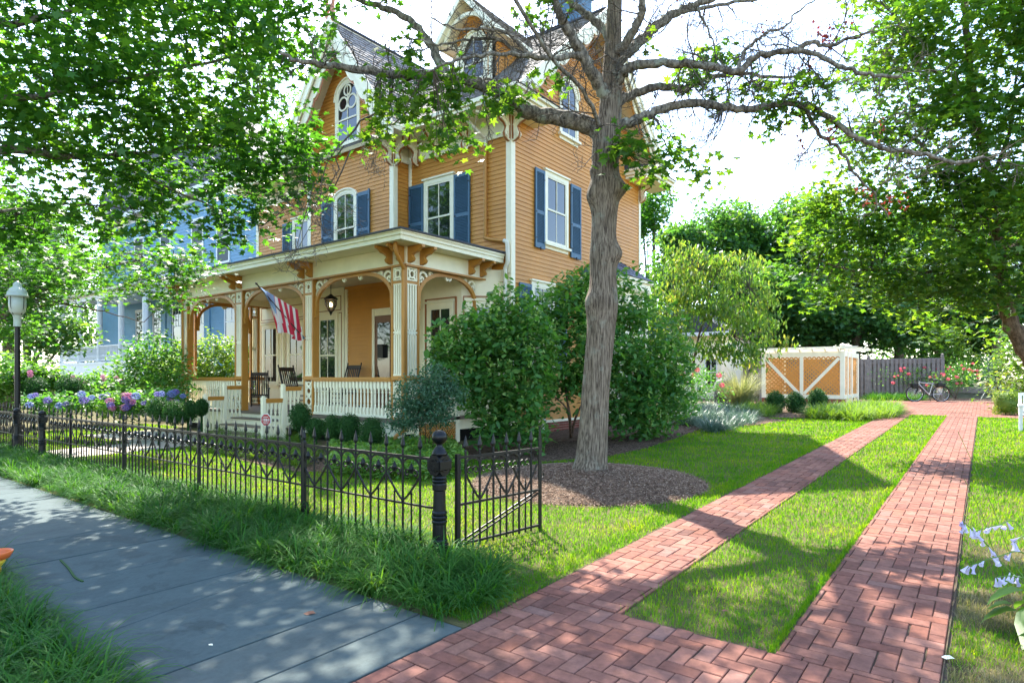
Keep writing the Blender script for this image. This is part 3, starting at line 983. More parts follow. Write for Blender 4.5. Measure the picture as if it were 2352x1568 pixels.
# walk gate and the fence beyond it
wg = thing('walk_gate', 'closed narrow iron walk gate with diagonal brace between two posts near the lamp post', 'gate', (0, FY, 0))
pickets(wg, -14.92, 6)
rails(wg, -14.85, -16.2)
b = MB(); b.bar((-14.9, .02, .10), (-16.15, .02, .43), .014, .014); o = b.build('diagonal_brace', M['iron']); o.parent = wg
f2 = thing('iron_fence', 'iron fence running on beyond the walk gate to the left edge, in deep shade', 'fence', (0, FY, 0))
pickets(f2, -16.55, 22)
rails(f2, -16.4, -21.7)
# ---------------------------------------------------------------- the Victorian house
XR, XL, YF, YB = -9.2, -20.5, 12.05, 19.15
XW0, XW1, YW = -16.65, -12.8, 11.5
ZS, ZE, ZR = .52, 8.2, 12.05
YE0, YE1, XG = 11.25, 20.0, -8.52
YRG = 15.62
house = thing('victorian_house', 'ochre clapboard Victorian house with steep gables, cream trim, blue shutters and a wrap porch', 'house', (-14.8, 13.5, 0))


class Fr:
    """wall frame: u along the wall, d outwards, z up"""
    def __init__(s, o, U, N):
        s.o, s.U, s.N = Vector((o[0], o[1], 0)), Vector((U[0], U[1], 0)).normalized(), Vector((N[0], N[1], 0)).normalized()
    def p(s, u, d, z): return s.o + s.U * u + s.N * d + Vector((0, 0, z))
    def box(s, b, u0, u1, d0, d1, z0, z1, mi=0):
        vs = [s.p(u, d, z) for z in (z0, z1) for (u, d) in ((u0, d0), (u1, d0), (u1, d1), (u0, d1))]
        b.add(vs, [(0, 3, 2, 1), (4, 5, 6, 7), (0, 1, 5, 4), (1, 2, 6, 5), (2, 3, 7, 6), (3, 0, 4, 7)], mi)


def siding(b, fr, z0, z1, lim, ex=.108, holes=()):
    z = z0
    while z < z1 - .01:
        zt = min(z + ex, z1)
        a0, a1 = lim(z); c0, c1 = lim(zt)
        if a1 - a0 < .02: break
        if c1 < c0: c0 = c1 = (c0 + c1) / 2
        zz = z
        segs = [(a0, a1, c0, c1)]
        for (h0, h1, hz0, hz1) in holes:
            if hz0 < zt and hz1 > z:
                ns = []
                for s in segs:
                    if h0 > s[0] and h1 < s[1]:
                        ns += [(s[0], h0, s[2], h0), (h1, s[1], h1, s[3])]
                    else: ns.append(s)
                segs = ns
        for (p0, p1, q0, q1) in segs:
            vs = [fr.p(p0, .004, z), fr.p(p1, .004, z), fr.p(p0, .021, z), fr.p(p1, .021, z), fr.p(q0, .005, zt), fr.p(q1, .005, zt)]
            b.add(vs, [(0, 1, 3, 2), (2, 3, 5, 4)])
        z = zt


SPLIT = {'front_wall', 'bargeboard', 'porch_wall', 'pilaster', 'corner_board', 'frieze_board', 'cornice', 'return_roof', 'brown_line', 'panel_lines', 'soffit_boards', 'roof_ridge', 'wing_roof', 'porch_skirt', 'newel_post', 'dormer_roof', 'dormer_trim', 'porch_frieze', 'lattice_frame', 'wing_wall', 'dormer_wall', 'porch_shade_sheet'}


def pieces(b, gap=.004):
    """cut a builder into groups of faces that touch one another"""
    par = list(range(len(b.v)))
    def fd(i):
        while par[i] != i: par[i] = par[par[i]]; i = par[i]
        return i
    for f_ in b.f:
        r0 = fd(f_[0])
        for j in f_[1:]: par[fd(j)] = r0
    isl = {}
    for k, f_ in enumerate(b.f): isl.setdefault(fd(f_[0]), []).append(k)
    bb = []
    for fs_ in isl.values():
        P_ = np.array([b.v[j] for k in fs_ for j in b.f[k]]); bb.append((P_.min(0) - gap, P_.max(0) + gap, fs_))
    g = list(range(len(bb)))
    def fg(i):
        while g[i] != i: g[i] = g[g[i]]; i = g[i]
        return i
    lo = np.array([x[0] for x in bb]); hi = np.array([x[1] for x in bb])
    for i in range(len(bb)):
        for j in np.nonzero(np.all((lo <= hi[i]) & (hi >= lo[i]), axis=1))[0]: g[fg(int(j))] = fg(i)
    out = {}
    for i, x in enumerate(bb): out.setdefault(fg(i), []).extend(x[2])
    res = []
    for fs_ in out.values():
        m = MB(); mp = {}
        for k in fs_:
            ff = []
            for j in b.f[k]:
                if j not in mp: mp[j] = len(m.v); m.v.append(b.v[j])
                ff.append(mp[j])
            m.f.append(tuple(ff)); m.m.append(b.m[k])
        res.append(m)
    return res


def hpart(b, name, mat, parent=None, **k):
    if name in SPLIT:
        for m in pieces(b): o = m.build(name, mat, parent or house, **k)
        return o
    return b.build(name, mat, parent or house, **k)


front = Fr((XL, YF), (1, 0), (0, -1)); wing = Fr((XW0, YW), (1, 0), (0, -1)); side = Fr((XR, YF), (0, 1), (1, 0))
wret = Fr((XW1, YW), (0, 1), (1, 0)); wretl = Fr((XW0, YW), (0, 1), (-1, 0))

# core so that no light leaks through
b = MB()
b.box(XL + .01, XR - .01, YF + .01, YB, .1, ZE)
b.box(XW0 + .01, XW1 - .01, YW + .01, YF + .5, .1, ZE)
hpart(b, 'wall_core', M['dark'])

# front upper walls
b = MB()
siding(b, front, 4.3, 7.56, lambda z: (0, XW0 - XL)); siding(b, front, 4.3, 7.56, lambda z: (XW1 - XL, XR - XL))
hpart(b, 'front_wall', M['siding'], fix=False)
b = MB()
WRX, WRZ, WEX = (XW0 + XW1) / 2, 11.75, 2.58
ws = (WRZ - ZE) / WEX


def wlim(z):
    hw = (XW1 - XW0) / 2
    if z < ZE + .9: return (0, 2 * hw)
    k = (WRZ - .15 - z) / ws
    return (max(0, hw - k), min(2 * hw, hw + k))


siding(b, wing, 4.3, WRZ - .3, wlim)
siding(b, wret, 4.3, 7.56, lambda z: (0, YF - YW)); siding(b, wretl, 4.3, 7.56, lambda z: (0, YF - YW))
hpart(b, 'wing_wall', M['siding'], fix=False)
b = MB()
ms = (ZR - ZE) / (YRG - YE0)


def slim(z):
    L = YB - YF
    if z < ZE + .72: return (0, L)
    k = (ZR - .2 - z) / ms
    c = YRG - YF
    return (max(0, c - k), min(L, c + k))


siding(b, side, ZS, ZR - .3, slim)
hpart(b, 'side_wall', M['siding'], fix=False)
# solid gable backs
b = MB()
b.prism([(YF + .02, ZE - .1), (YB - .02, ZE - .1), (YRG + 3.0, ZE + .9), (YRG, ZR - .12), (YRG - 3.1, ZE + .9)], (XR - .06, 0, 0), (0, 1, 0), (0, 0, 1), .1)
b.prism([(XW0 + .02, ZE - .1), (XW1 - .02, ZE - .1), (XW1 - .1, ZE + .75), (WRX, WRZ - .12), (XW0 + .1, ZE + .75)], (0, YW + .06, 0), (1, 0, 0), (0, 0, 1), .1)
hpart(b, 'gable_backing', M['siding'])
# foundation
b = MB()
z = .05
row = 0
while z < ZS - .02:
    y = YF - (.1 if row % 2 else 0)
    while y < YB:
        b.box(XR - .02, XR + .012, max(y, YF) + .004, min(y + .20, YB) - .004, z + .004, z + .062)
        y += .208
    z += .068; row += 1
hpart(b, 'foundation', M['wallbrick'])
b = MB(); b.box(XR - .1, XR + .004, YF, YB, -.1, ZS); hpart(b, 'foundation_mortar', M['concrete'])
b = MB()
side.box(b, -.03, YB - YF + .02, 0, .03, ZS - .07, ZS)
# corner boards
side.box(b, -.035, .13, .0, .035, ZS, 8.1); Fr((XR, YF), (-1, 0), (0, -1)).box(b, 0, .13, 0, .037, 4.2, 8.1)
side.box(b, YB - YF - .11, YB - YF + .02, 0, .035, ZS, 8.2)
wing.box(b, (XW1 - XW0) - .13, (XW1 - XW0) + .035, 0, .035, 4.3, 8.15); wret.box(b, 0, .12, 0, .037, 4.3, 8.1)
wing.box(b, -.035, .13, 0, .035, 4.3, 8.15); wretl.box(b, 0, .12, 0, .037, 4.3, 8.1)
front.box(b, XW1 - XL + .037, XW1 - XL + .15, 0, .036, 4.3, 7.6)
front.box(b, XW0 - XL - .15, XW0 - XL - .037, 0, .036, 4.3, 7.6)
front.box(b, -.03, .13, 0, .035, .7, 8.1)
hpart(b, 'corner_board', M['cream'], bevel=.004)
b = MB()
front.box(b, XW1 - XL, XR - XL + .002, 0, .05, 7.56, 8.16); front.box(b, 0, XW0 - XL, 0, .05, 7.56, 8.16)
wret.box(b, .03, YF - YW - .05, 0, .05, 7.56, 8.16)
hpart(b, 'frieze_board', M['cream'], bevel=.004)

# ---------------------------------------------------------------- roofs
def shingles(b, P0, U, V, lim, vlen, ex=.145, wd=(.10, .20), lip=.022):
    P0, U, V = Vector(P0), Vector(U).normalized(), Vector(V).normalized()
    N = U.cross(V).normalized()
    if N.z < 0: N = -N
    v = 0
    while v < vlen:
        v1 = min(v + ex * 1.25, vlen + .02)
        a0, a1 = lim(v + ex / 2)
        u = a0 - rnd.uniform(0, .1)
        while u < a1:
            w_ = rnd.uniform(*wd)
            x0, x1 = max(u, a0) + .002, min(u + w_, a1) - .002
            u += w_
            if x1 - x0 < .02: continue
            lp = lip + rnd.uniform(-.005, .008); dv = rnd.uniform(-.008, .008)
            q = lambda uu, vv, nn: P0 + U * uu + V * vv + N * nn
            vs = [q(x0, v + dv, 0), q(x1, v + dv, 0), q(x0, v + dv, lp), q(x1, v + dv, lp), q(x0, v1, .003), q(x1, v1, .003)]
            b.add(vs, [(0, 1, 3, 2), (2, 3, 5, 4), (0, 2, 4), (1, 5, 3)])
        v += ex


def deck(b, pts, t):
    """slab under a roof slope"""
    vs = [Vector(p) for p in pts]
    n = (vs[1] - vs[0]).cross(vs[2] - vs[0]).normalized()
    if n.z < 0: n = -n
    k = len(vs)
    b.add([p - n * .004 for p in vs] + [p - n * t for p in vs], [tuple(range(k)), tuple(range(2 * k - 1, k - 1, -1))] + [(i, (i + 1) % k, (i + 1) % k + k, i + k) for i in range(k)])


XLG = XL - .65
main_v = (0, YRG - YE0, ZR - ZE); main_len = math.hypot(YRG - YE0, ZR - ZE)
roof = MB()
shingles(roof, (XLG, YE0, ZE), (1, 0, 0), main_v, lambda v: (0, XG - XLG), main_len)
hpart(roof, 'main_roof', M['shingle'], fix=False)
wl = math.hypot(WEX, WRZ - ZE)
def ywing(v): return YE0 + (ZE + v / wl * (WRZ - ZE) - ZE) / ms + .12
roof = MB()
YWO = 10.88
shingles(roof, (WRX + WEX, YWO, ZE), (0, 1, 0), (-WEX, 0, WRZ - ZE), lambda v: (0, ywing(v) - YWO), wl)
shingles(roof, (WRX - WEX, YWO, ZE), (0, 1, 0), (WEX, 0, WRZ - ZE), lambda v: (0, ywing(v) - YWO), wl)
hpart(roof, 'wing_roof', M['shingle'], fix=False)
dk = MB()
deck(dk, [(XLG, YE0, ZE), (XG, YE0, ZE), (XG, YRG, ZR), (XLG, YRG, ZR)], .10)
deck(dk, [(XLG, YE1, ZE), (XLG, YRG, ZR), (XG, YRG, ZR), (XG, YE1, ZE)], .10)
ye = YE0 + (WRZ - ZE) / ms
deck(dk, [(WRX + WEX, YWO, ZE), (WRX + WEX, YE0 + .02, ZE), (WRX, ye, WRZ), (WRX, YWO, WRZ)], .09)
deck(dk, [(WRX - WEX, YWO, ZE), (WRX, YWO, WRZ), (WRX, ye, WRZ), (WRX - WEX, YE0 + .02, ZE)], .09)
hpart(dk, 'soffit_boards', M['cream'])
b = MB(); deck(b, [(XLG, YE1 + .02, ZE), (XLG, YRG - .02, ZR + .03), (XG, YRG - .02, ZR + .03), (XG, YE1 + .02, ZE)], .03)
b.bar((XLG, YRG, ZR + .03), (XG, YRG, ZR + .03), .14, .05); b.bar((WRX, YWO - .02, WRZ + .03), (WRX, ye, WRZ + .03), .12, .05)
hpart(b, 'roof_ridge', M['roofedge'])
# bargeboards, cornices, returns
b = MB()
def barge(b, p, q, depth, n, t=.05):
    p, q = Vector(p), Vector(q); d = (q - p); n = Vector(n)
    dn = Vector((0, 0, -1)) * depth
    vs = [p, q, q + dn, p + dn]; vs = vs + [v + n * t for v in vs]
    b.add(vs, [(0, 1, 2, 3), (7, 6, 5, 4), (0, 4, 5, 1), (1, 5, 6, 2), (2, 6, 7, 3), (3, 7, 4, 0)])
barge(b, (XG, YE0 - .04, ZE), (XG, YRG, ZR + .02), .36, (1, 0, 0)); barge(b, (XG, YE1 + .04, ZE), (XG, YRG, ZR + .02), .36, (1, 0, 0))
barge(b, (XG + .05, YE0 - .06, ZE + .03), (XG + .05, YRG, ZR + .06), .14, (1, 0, 0), .035); barge(b, (XG + .05, YE1 + .06, ZE + .03), (XG + .05, YRG, ZR + .06), .14, (1, 0, 0), .035)
barge(b, (WRX + WEX + .03, YWO, ZE), (WRX, YWO, WRZ + .02), .42, (0, -1, 0)); barge(b, (WRX - WEX - .03, YWO, ZE), (WRX, YWO, WRZ + .02), .42, (0, -1, 0))
barge(b, (WRX + WEX + .06, YWO - .05, ZE + .03), (WRX, YWO - .05, WRZ + .07), .16, (0, -1, 0), .035); barge(b, (WRX - WEX - .06, YWO - .05, ZE + .03), (WRX, YWO - .05, WRZ + .07), .16, (0, -1, 0), .035)
hpart(b, 'bargeboard', M['cream'])
b = MB()
for x0, x1 in ((WRX + WEX, XG + .03), (XLG, WRX - WEX)):
    b.box(x0, x1, YE0 - .05, YE0 + .02, ZE - .14, ZE + .02); b.box(x0, x1, YE0 - .10, YE0 - .051, ZE - .06, ZE + .04)
    b.box(x0 + .02, x1 - .02, YE0 + .021, YF - .03, ZE - .10, ZE - .06)
for x in (WRX + WEX, WRX - WEX):
    s = 1 if x > WRX else -1
    b.box(x - s * .02, x + s * .05, YWO + .01, YE0, ZE - .14, ZE + .02)
    xo = XW1 if s > 0 else XW0
    b.box(min(x, xo), max(x, xo), YWO + .02, YF, ZE - .105, ZE - .065)
# cornice returns on the gable end
for ya, yb in ((YE0 - .1, 13.05), (18.05, YE1 + .1)):
    b.box(XR, XG + .12, ya, yb, ZE - .10, ZE + .0)
    b.box(XR, XG + .19, ya - .05, yb + .05, ZE + .0, ZE + .07)
    b.box(XR, XG + .06, ya + .06, yb - .06, ZE - .20, ZE - .10)
hpart(b, 'cornice', M['cream'], bevel=.005)
b = MB()
for ya, yb in ((YE0 - .12, 13.08), (18.02, YE1 + .12)):
    b.prism([(XR + .01, ZE + .25), (XG + .22, ZE + .085), (XG + .22, ZE + .07), (XR + .01, ZE + .07)], (0, (ya + yb) / 2, 0), (1, 0, 0), (0, 0, 1), yb - ya)
hpart(b, 'return_roof', M['roofedge'])


def scallop(p, q, n, depth, amp, cnt, mat, name):
    """jigsaw-cut drip board hung under a slope"""
    p, q = Vector(p), Vector(q); d = q - p
    pts_t, pts_b = [], []
    N_ = cnt * 8
    for i in range(N_ + 1):
        t = i / N_
        s = abs(math.sin(PI * cnt * t))
        pts_t.append(p + d * t); pts_b.append(p + d * t + Vector((0, 0, -(depth + amp * s ** .7))))
    b = MB(); n = Vector(n) * .03
    vs = pts_t + pts_b + [v + n for v in pts_t] + [v + n for v in pts_b]
    k = N_ + 1; fs = []
    for i in range(N_):
        fs += [(i, i + 1, k + i + 1, k + i), (2 * k + i, 3 * k + i, 3 * k + i + 1, 2 * k + i + 1), (k + i, k + i + 1, 3 * k + i + 1, 3 * k + i)]
    b.add(vs, fs)
    return hpart(b, name, mat)


for s in (1, -1):
    scallop((WRX + s * 2.3, YWO + .06, ZE + .05), (WRX, YWO + .06, WRZ - .35), (0, 1, 0), .34, .16, 5, M['cream'], 'vergeboard')
    scallop((WRX + s * 2.3, YWO + .10, ZE + .0), (WRX, YWO + .10, WRZ - .40), (0, 1, 0), .35, .17, 5, M['terra'], 'vergeboard')
for e in (YE0 + .3, YE1 - .3):
    scallop((XG - .06, e, ZE + .2), (XG - .06, YRG, ZR - .1), (-1, 0, 0), .30, .15, 7, M['cream'], 'vergeboard')
    scallop((XG - .10, e, ZE + .15), (XG - .10, YRG, ZR - .15), (-1, 0, 0), .31, .16, 7, M['ochre'], 'vergeboard')
# finial over the front gable
b = MB()
b.ribbon([(0, 0), (-.16, .22), (-.10, .45), (-.17, .65), (0, .92), (.17, .65), (.10, .45), (.16, .22)], .10, (WRX, YWO - .02, WRZ - .1), (1, 0, 0), (0, 0, 1), .06, closed=True)
b.ribbon(spiral(0, .35, .16, .05, 0, 3 * PI, 18), .06, (WRX, YWO - .02, WRZ - .1), (1, 0, 0), (0, 0, 1), .05)
hpart(b, 'roof_finial', M['terra'])


def bracket(b, o, u, h=.72, w_=.52, t=.10, mc=0, me=1, ornate=True):
    """carved eave bracket: o at wall bottom, u outwards"""
    out = [(0, 0), (.06 * w_ / .5, .02 * h), (.16 * w_ / .5, .10 * h), (.19 * w_ / .5, .24 * h), (.15 * w_ / .5, .36 * h), (.13 * w_ / .5, .46 * h), (.20 * w_ / .5, .56 * h), (.33 * w_ / .5, .62 * h),
           (.38 * w_ / .5, .74 * h), (.42 * w_ / .5, .80 * h), (w_, .84 * h), (w_, h), (0, h)]
    o = Vector(o)
    b.prism(out, o, u, (0, 0, 1), t, mc)
    if ornate:
        big = [(a * 1.03 + .012, z_ - .018) for a, z_ in out]
        b.prism(big[1:-2] + [(w_ + .012, h - .001), (.001, h - .001), (.001, .0)], o, u, (0, 0, 1), t * .45, me)
        n = Vector(u).cross(Vector((0, 0, 1))).normalized()
        for s in (-1, 1):
            oo = o + n * (s * (t / 2 + .012))
            b.ribbon(spiral(.12 * w_ / .5, .22 * h, .075, .01, -.5 * PI, 1.6 * PI, 14), .034, oo, u, (0, 0, 1), .022, mc)
            b.ribbon([(.05, .5 * h), (.10, .62 * h), (.20, .72 * h), (.32 * w_ / .5, .80 * h)], .035, oo, u, (0, 0, 1), .022, mc)
            b.ribbon([(.035, .06 * h), (.03, .4 * h), (.04, .9 * h)], .03, oo, u, (0, 0, 1), .02, me)


def bracket_part(o, u, name='eave_bracket', mats=None, parent=None, **k):
    b = MB(); bracket(b, o, u, **k)
    return b.build(name, mats or [M['cream'], M['rust']], parent or house)


zb = 7.40
bracket_part((XR + .035, YF + .04, zb), (1, 0, 0)); bracket_part((XR - .04, YF - .038, zb), (0, -1, 0))
bracket_part((XW1 + .037, YW + .04, zb), (1, 0, 0)); bracket_part((XW1 - .04, YW - .036, zb), (0, -1, 0), w_=.5)
bracket_part((XW0 + .04, YW - .036, zb), (0, -1, 0), w_=.5); bracket_part((XR + .035, YB - .05, zb + .05), (1, 0, 0))
bracket_part((-11.6, YF - .052, 7.42), (0, -1, 0)); bracket_part((-12.4, YF - .052, 7.42), (0, -1, 0)); bracket_part((-10.6, YF - .052, 7.42), (0, -1, 0)); bracket_part((-17.3, YF - .052, 7.42), (0, -1, 0))

# ---------------------------------------------------------------- windows
def shutter(fr, u0, u1, z0, z1, win, slope=0):
    b = MB(); d0, d1 = .036, .075; sw = .055
    fr.box(b, u0, u0 + sw, d0, d1, z0, z1 + (slope if slope > 0 else 0)); fr.box(b, u1 - sw, u1, d0, d1, z0, z1 + (-slope if slope < 0 else 0))
    zm = z0 + (z1 - z0) * .45
    for a, c in ((z0, z0 + .13), (zm - .04, zm + .05), (z1 - .09, z1 + (.02 if slope else 0))): fr.box(b, u0 + sw, u1 - sw, d0, d1 - .003, a, c)
    for a, c in ((z0 + .13, zm - .04), (zm + .05, z1 - .09)):
        n = int((c - a) / .038)
        for i in range(n):
            z = a + (i + .5) * (c - a) / n
            p = [fr.p(u, d, zz) for u in (u0 + sw, u1 - sw) for d, zz in ((d0 + .002, z + .016), (d1 - .006, z - .018), (d1 - .006, z - .011), (d0 + .002, z + .023))]
            b.add(p, [(0, 1, 2, 3), (7, 6, 5, 4), (0, 4, 5, 1), (1, 5, 6, 2), (2, 6, 7, 3), (3, 7, 4, 0)])
    fr.box(b, u0 + sw, u1 - sw, d0 - .004, d0 + .001, z0 + .1, z1 - .05)
    o = b.build('shutter', M['blue']); link_to(o, win)
    h = MB()
    for z in (z0 + .25, zm, z1 - .25):
        fr.box(h, u0 + .01, u0 + .07, d1, d1 + .008, z - .015, z + .015) if rnd.random() < .6 else fr.box(h, u1 - .07, u1 - .01, d1, d1 + .008, z - .015, z + .015)
    fr.box(h, (u0 + u1) / 2 - .01, (u0 + u1) / 2 + .01, d1, d1 + .02, z0 - .05, z0 + .03)
    o2 = h.build('hinge', M['black']); link_to(o2, win)


def link_to(o, parent):
    o.parent = parent
    m = parent.matrix_parent_inverse.copy()
    top = parent.parent
    o.matrix_parent_inverse = Matrix.Identity(4)
    # parents below the house have identity world matrices (inverse of the empty cancels it)
    return o


def arc(uc, zc, ru, rz, n=12): return [(uc + ru * math.cos(PI - PI * i / n), zc + rz * math.sin(PI * i / n)) for i in range(n + 1)]


def window(fr, u0, u1, z0, z1, head='flat', shut=None, mullion=1, parent=None, pane=None, sill=True, trim='cream', cw=.10, line=False):
    """u0..u1, z0..z1 is the glass opening"""
    pane = pane or M['glass']
    par = parent or house
    um = (u0 + u1) / 2
    b = MB()
    fr.box(b, u0 - cw, u0, .0, .055, z0 - .02, z1); fr.box(b, u1, u1 + cw, .0, .055, z0 - .02, z1)
    if head == 'flat':
        fr.box(b, u0 - cw, u1 + cw, 0, .058, z1, z1 + .12); fr.box(b, u0 - cw - .04, u1 + cw + .04, 0, .10, z1 + .12, z1 + .165)
        outl = [(u0, z0), (u1, z0), (u1, z1), (u0, z1)]
    else:
        rz = (u1 - u0) / 2 if head == 'round' else .16
        A = arc(um, z1, (u1 - u0) / 2 + cw / 2, rz + cw / 2, 18)
        b.ribbon(A, cw, fr.p(0, .028, 0), fr.U, (0, 0, 1), .056)
        A2 = arc(um, z1, (u1 - u0) / 2 + cw + .012, rz + cw + .012, 18)
        b.ribbon(A2, .04, fr.p(0, .045, 0), fr.U, (0, 0, 1), .09)
        outl = [(u0, z0), (u1, z0)] + list(reversed(arc(um, z1, (u1 - u0) / 2, rz, 18)))
    # sashes
    zm = (z0 + z1 + (.0 if head == 'flat' else .1)) / 2
    s = .045
    fr.box(b, u0, u0 + s, .026, .048, zm, z1); fr.box(b, u1 - s, u1, .026, .048, zm, z1)
    fr.box(b, u0, u0 + s, .026, .036, z0, zm); fr.box(b, u1 - s, u1, .026, .036, z0, zm)
    fr.box(b, u0 + s, u1 - s, .026, .05, zm - .02, zm + .025); fr.box(b, u0 + s, u1 - s, .026, .037, z0, z0 + .06)
    if head == 'flat': fr.box(b, u0 + s, u1 - s, .026, .048, z1 - .045, z1)
    else: b.ribbon(arc(um, z1, (u1 - u0) / 2 - s / 2, (rz - s / 2), 18), s, fr.p(0, .037, 0), fr.U, (0, 0, 1), .022)
    for k in range(mullion):
        uu = u0 + (u1 - u0) * (k + 1) / (mullion + 1)
        top = z1 - .045 if head == 'flat' else z1 + (rz - .03) * (1 if mullion == 1 else .85)
        fr.box(b, uu - .011, uu + .011, .026, .046, zm + .025, top); fr.box(b, uu - .011, uu + .011, .026, .035, z0 + .06, zm - .02)
    win = b.build('window', M[trim], par)
    g = MB(); g.prism(outl, fr.p(0, .024, 0), fr.U, (0, 0, 1), .004)
    link_to(g.build('pane', pane), win)
    if sill:
        b = MB(); fr.box(b, u0 - cw - .05, u1 + cw + .05, .0, .12, z0 - .085, z0 - .02); fr.box(b, u0 - cw, u1 + cw, .0, .04, z0 - .17, z0 - .085)
        link_to(b.build('sill', M[trim]), win)
    if shut:
        for (a, c, zz0, zz1, sl) in shut: shutter(fr, a, c, zz0, zz1, win, sl)
    if line:
        l = MB(); e = cw + .05
        fr.box(l, u0 - e - .025, u0 - e, 0, .05, z0 - .2, z1 + .24); fr.box(l, u1 + e, u1 + e + .025, 0, .05, z0 - .2, z1 + .24); fr.box(l, u0 - e, u1 + e, 0, .05, z1 + .215, z1 + .24)
        link_to(l.build('brown_line', M['rust']), win)
    return win


def U_(x): return x - XL
# second floor
window(front, U_(-12.05), U_(-11.15), 5.0, 6.85, shut=[(U_(-12.72), U_(-12.17), 4.95, 6.92, 0), (U_(-11.03), U_(-10.48), 4.95, 6.92, 0)])
window(wing, -15.25 - XW0, -14.40 - XW0, 5.0, 6.85, 'seg', shut=[(-15.92 - XW0, -15.37 - XW0, 4.95, 6.88, .06), (-14.28 - XW0, -13.73 - XW0, 4.95, 6.88, -.06)])
window(front, U_(-18.2), U_(-17.4), 5.0, 6.75, shut=[(U_(-18.85), U_(-18.32), 4.95, 6.8, 0)])
window(side, 13.55 - YF, 14.5 - YF, 5.2, 6.95, shut=[(13.0 - YF, 13.43 - YF, 4.98, 7.02, 0), (14.72 - YF, 15.25 - YF, 4.98, 7.02, 0)])
# gables
wg_ = window(wing, WRX - XW0 - .46, WRX - XW0 + .46, 8.45, 9.75, 'round')
b = MB()
for cx, cz, r in ((-.20, 9.62, .19), (.20, 9.62, .19), (0, 9.98, .15)):
    b.ribbon([(WRX - XW0 + cx + r * math.cos(a), cz + r * math.sin(a)) for a in np.linspace(0, 2 * PI, 21)[:-1]], .05, wing.p(0, .036, 0), wing.U, (0, 0, 1), .02, closed=True)
link_to(b.build('tracery', M['cream']), wg_)
window(side, 14.27 - YF, 15.03 - YF, 8.3, 9.45, 'round')
# ground floor side window behind the shrub
window(side, 12.95 - YF, 13.85 - YF, 1.9, 3.98, shut=[(12.32 - YF, 12.83 - YF, 1.85, 4.0, 0), (13.97 - YF, 14.48 - YF, 1.85, 4.0, 0)])

# ---------------------------------------------------------------- dormer
DX, DY, DHW, DZE, DZR = -10.95, 12.72, .62, 10.72, 11.80
DW = .95
b = MB()
dfr = Fr((DX - DHW, DY), (1, 0), (0, -1)); ds = Fr((DX + DHW, DY), (0, 1), (1, 0)); dsl = Fr((DX - DHW, DY), (0, 1), (-1, 0))
for f_ in (ds, dsl):
    z = 9.2
    siding(b, f_, 9.2, DZE, lambda z: (0, max(.05, YE0 + (z - ZE) / ms + .1 - DY)))
k_ = (DZR - DZE) / DW
siding(b, dfr, 9.2, DZR - .2, lambda z: (0, 2 * DHW) if z < DZE else (max(0, DHW - (DZR - z) / k_), min(2 * DHW, DHW + (DZR - z) / k_)))
hpart(b, 'dormer_wall', M['siding'], fix=False)
b = MB(); b.box(DX - DHW + .02, DX + DHW - .02, DY + .02, 14.3, 9.0, DZE)
b.prism([(DX - DHW + .03, DZE - .01), (DX + DHW - .03, DZE - .01), (DX, DZR - .12)], (0, DY + .06, 0), (1, 0, 0), (0, 0, 1), .06); hpart(b, 'dormer_core', M['cream'])
b = MB(); DYO = 12.22
dl = math.hypot(DW, DZR - DZE)
for s in (1, -1):
    shingles(b, (DX + s * DW, DYO, DZE), (0, 1, 0), (-s * DW, 0, DZR - DZE), lambda v: (0, YE0 + (DZE + v / dl * (DZR - DZE) - ZE) / ms + .1 - DYO), dl)
hpart(b, 'dormer_roof', M['shingle'], fix=False)
b = MB()
for s in (1, -1):
    deck(b, [(DX + s * DW, DYO, DZE), (DX + s * DW, 14.2, DZE), (DX, 15.3, DZR), (DX, DYO, DZR)] if s > 0 else [(DX - DW, DYO, DZE), (DX, DYO, DZR), (DX, 15.3, DZR), (DX - DW, 14.2, DZE)], .08)
    barge(b, (DX + s * (DW + .03), DYO, DZE), (DX, DYO, DZR + .02), .20, (0, -1, 0))
    b.box(DX + s * DW - .02, DX + s * DW + .03, DYO + .01, 14.1, DZE - .12, DZE)
    b.box(min(DX + s * DHW, DX + s * DW), max(DX + s * DHW, DX + s * DW), DYO + .02, 14.1, DZE - .09, DZE - .05)
    dfr.box(b, (0 if s < 0 else 2 * DHW - .1), (.1 if s < 0 else 2 * DHW), 0, .035, 9.2, DZE)
    ds.box(b, 0, .1, 0, .034, 9.4, DZE - .05)
A = arc(0, DZE - .12, .72, .62, 16)
b.ribbon(A, .10, (DX, DYO + .12, 0), (1, 0, 0), (0, 0, 1), .06)
hpart(b, 'dormer_trim', M['cream'])
window(dfr, DHW - .38, DHW + .38, 9.62, 10.45, 'round')

# chimney
b = MB(); b.box(-10.25, -9.5, 15.7, 16.5, 11.2, 13.1); b.box(-10.32, -9.43, 15.63, 16.57, 13.1, 13.25); b.box(-10.2, -9.55, 15.75, 16.45, 13.25, 13.34)
hpart(b, 'chimney', M['blue'], bevel=.01)

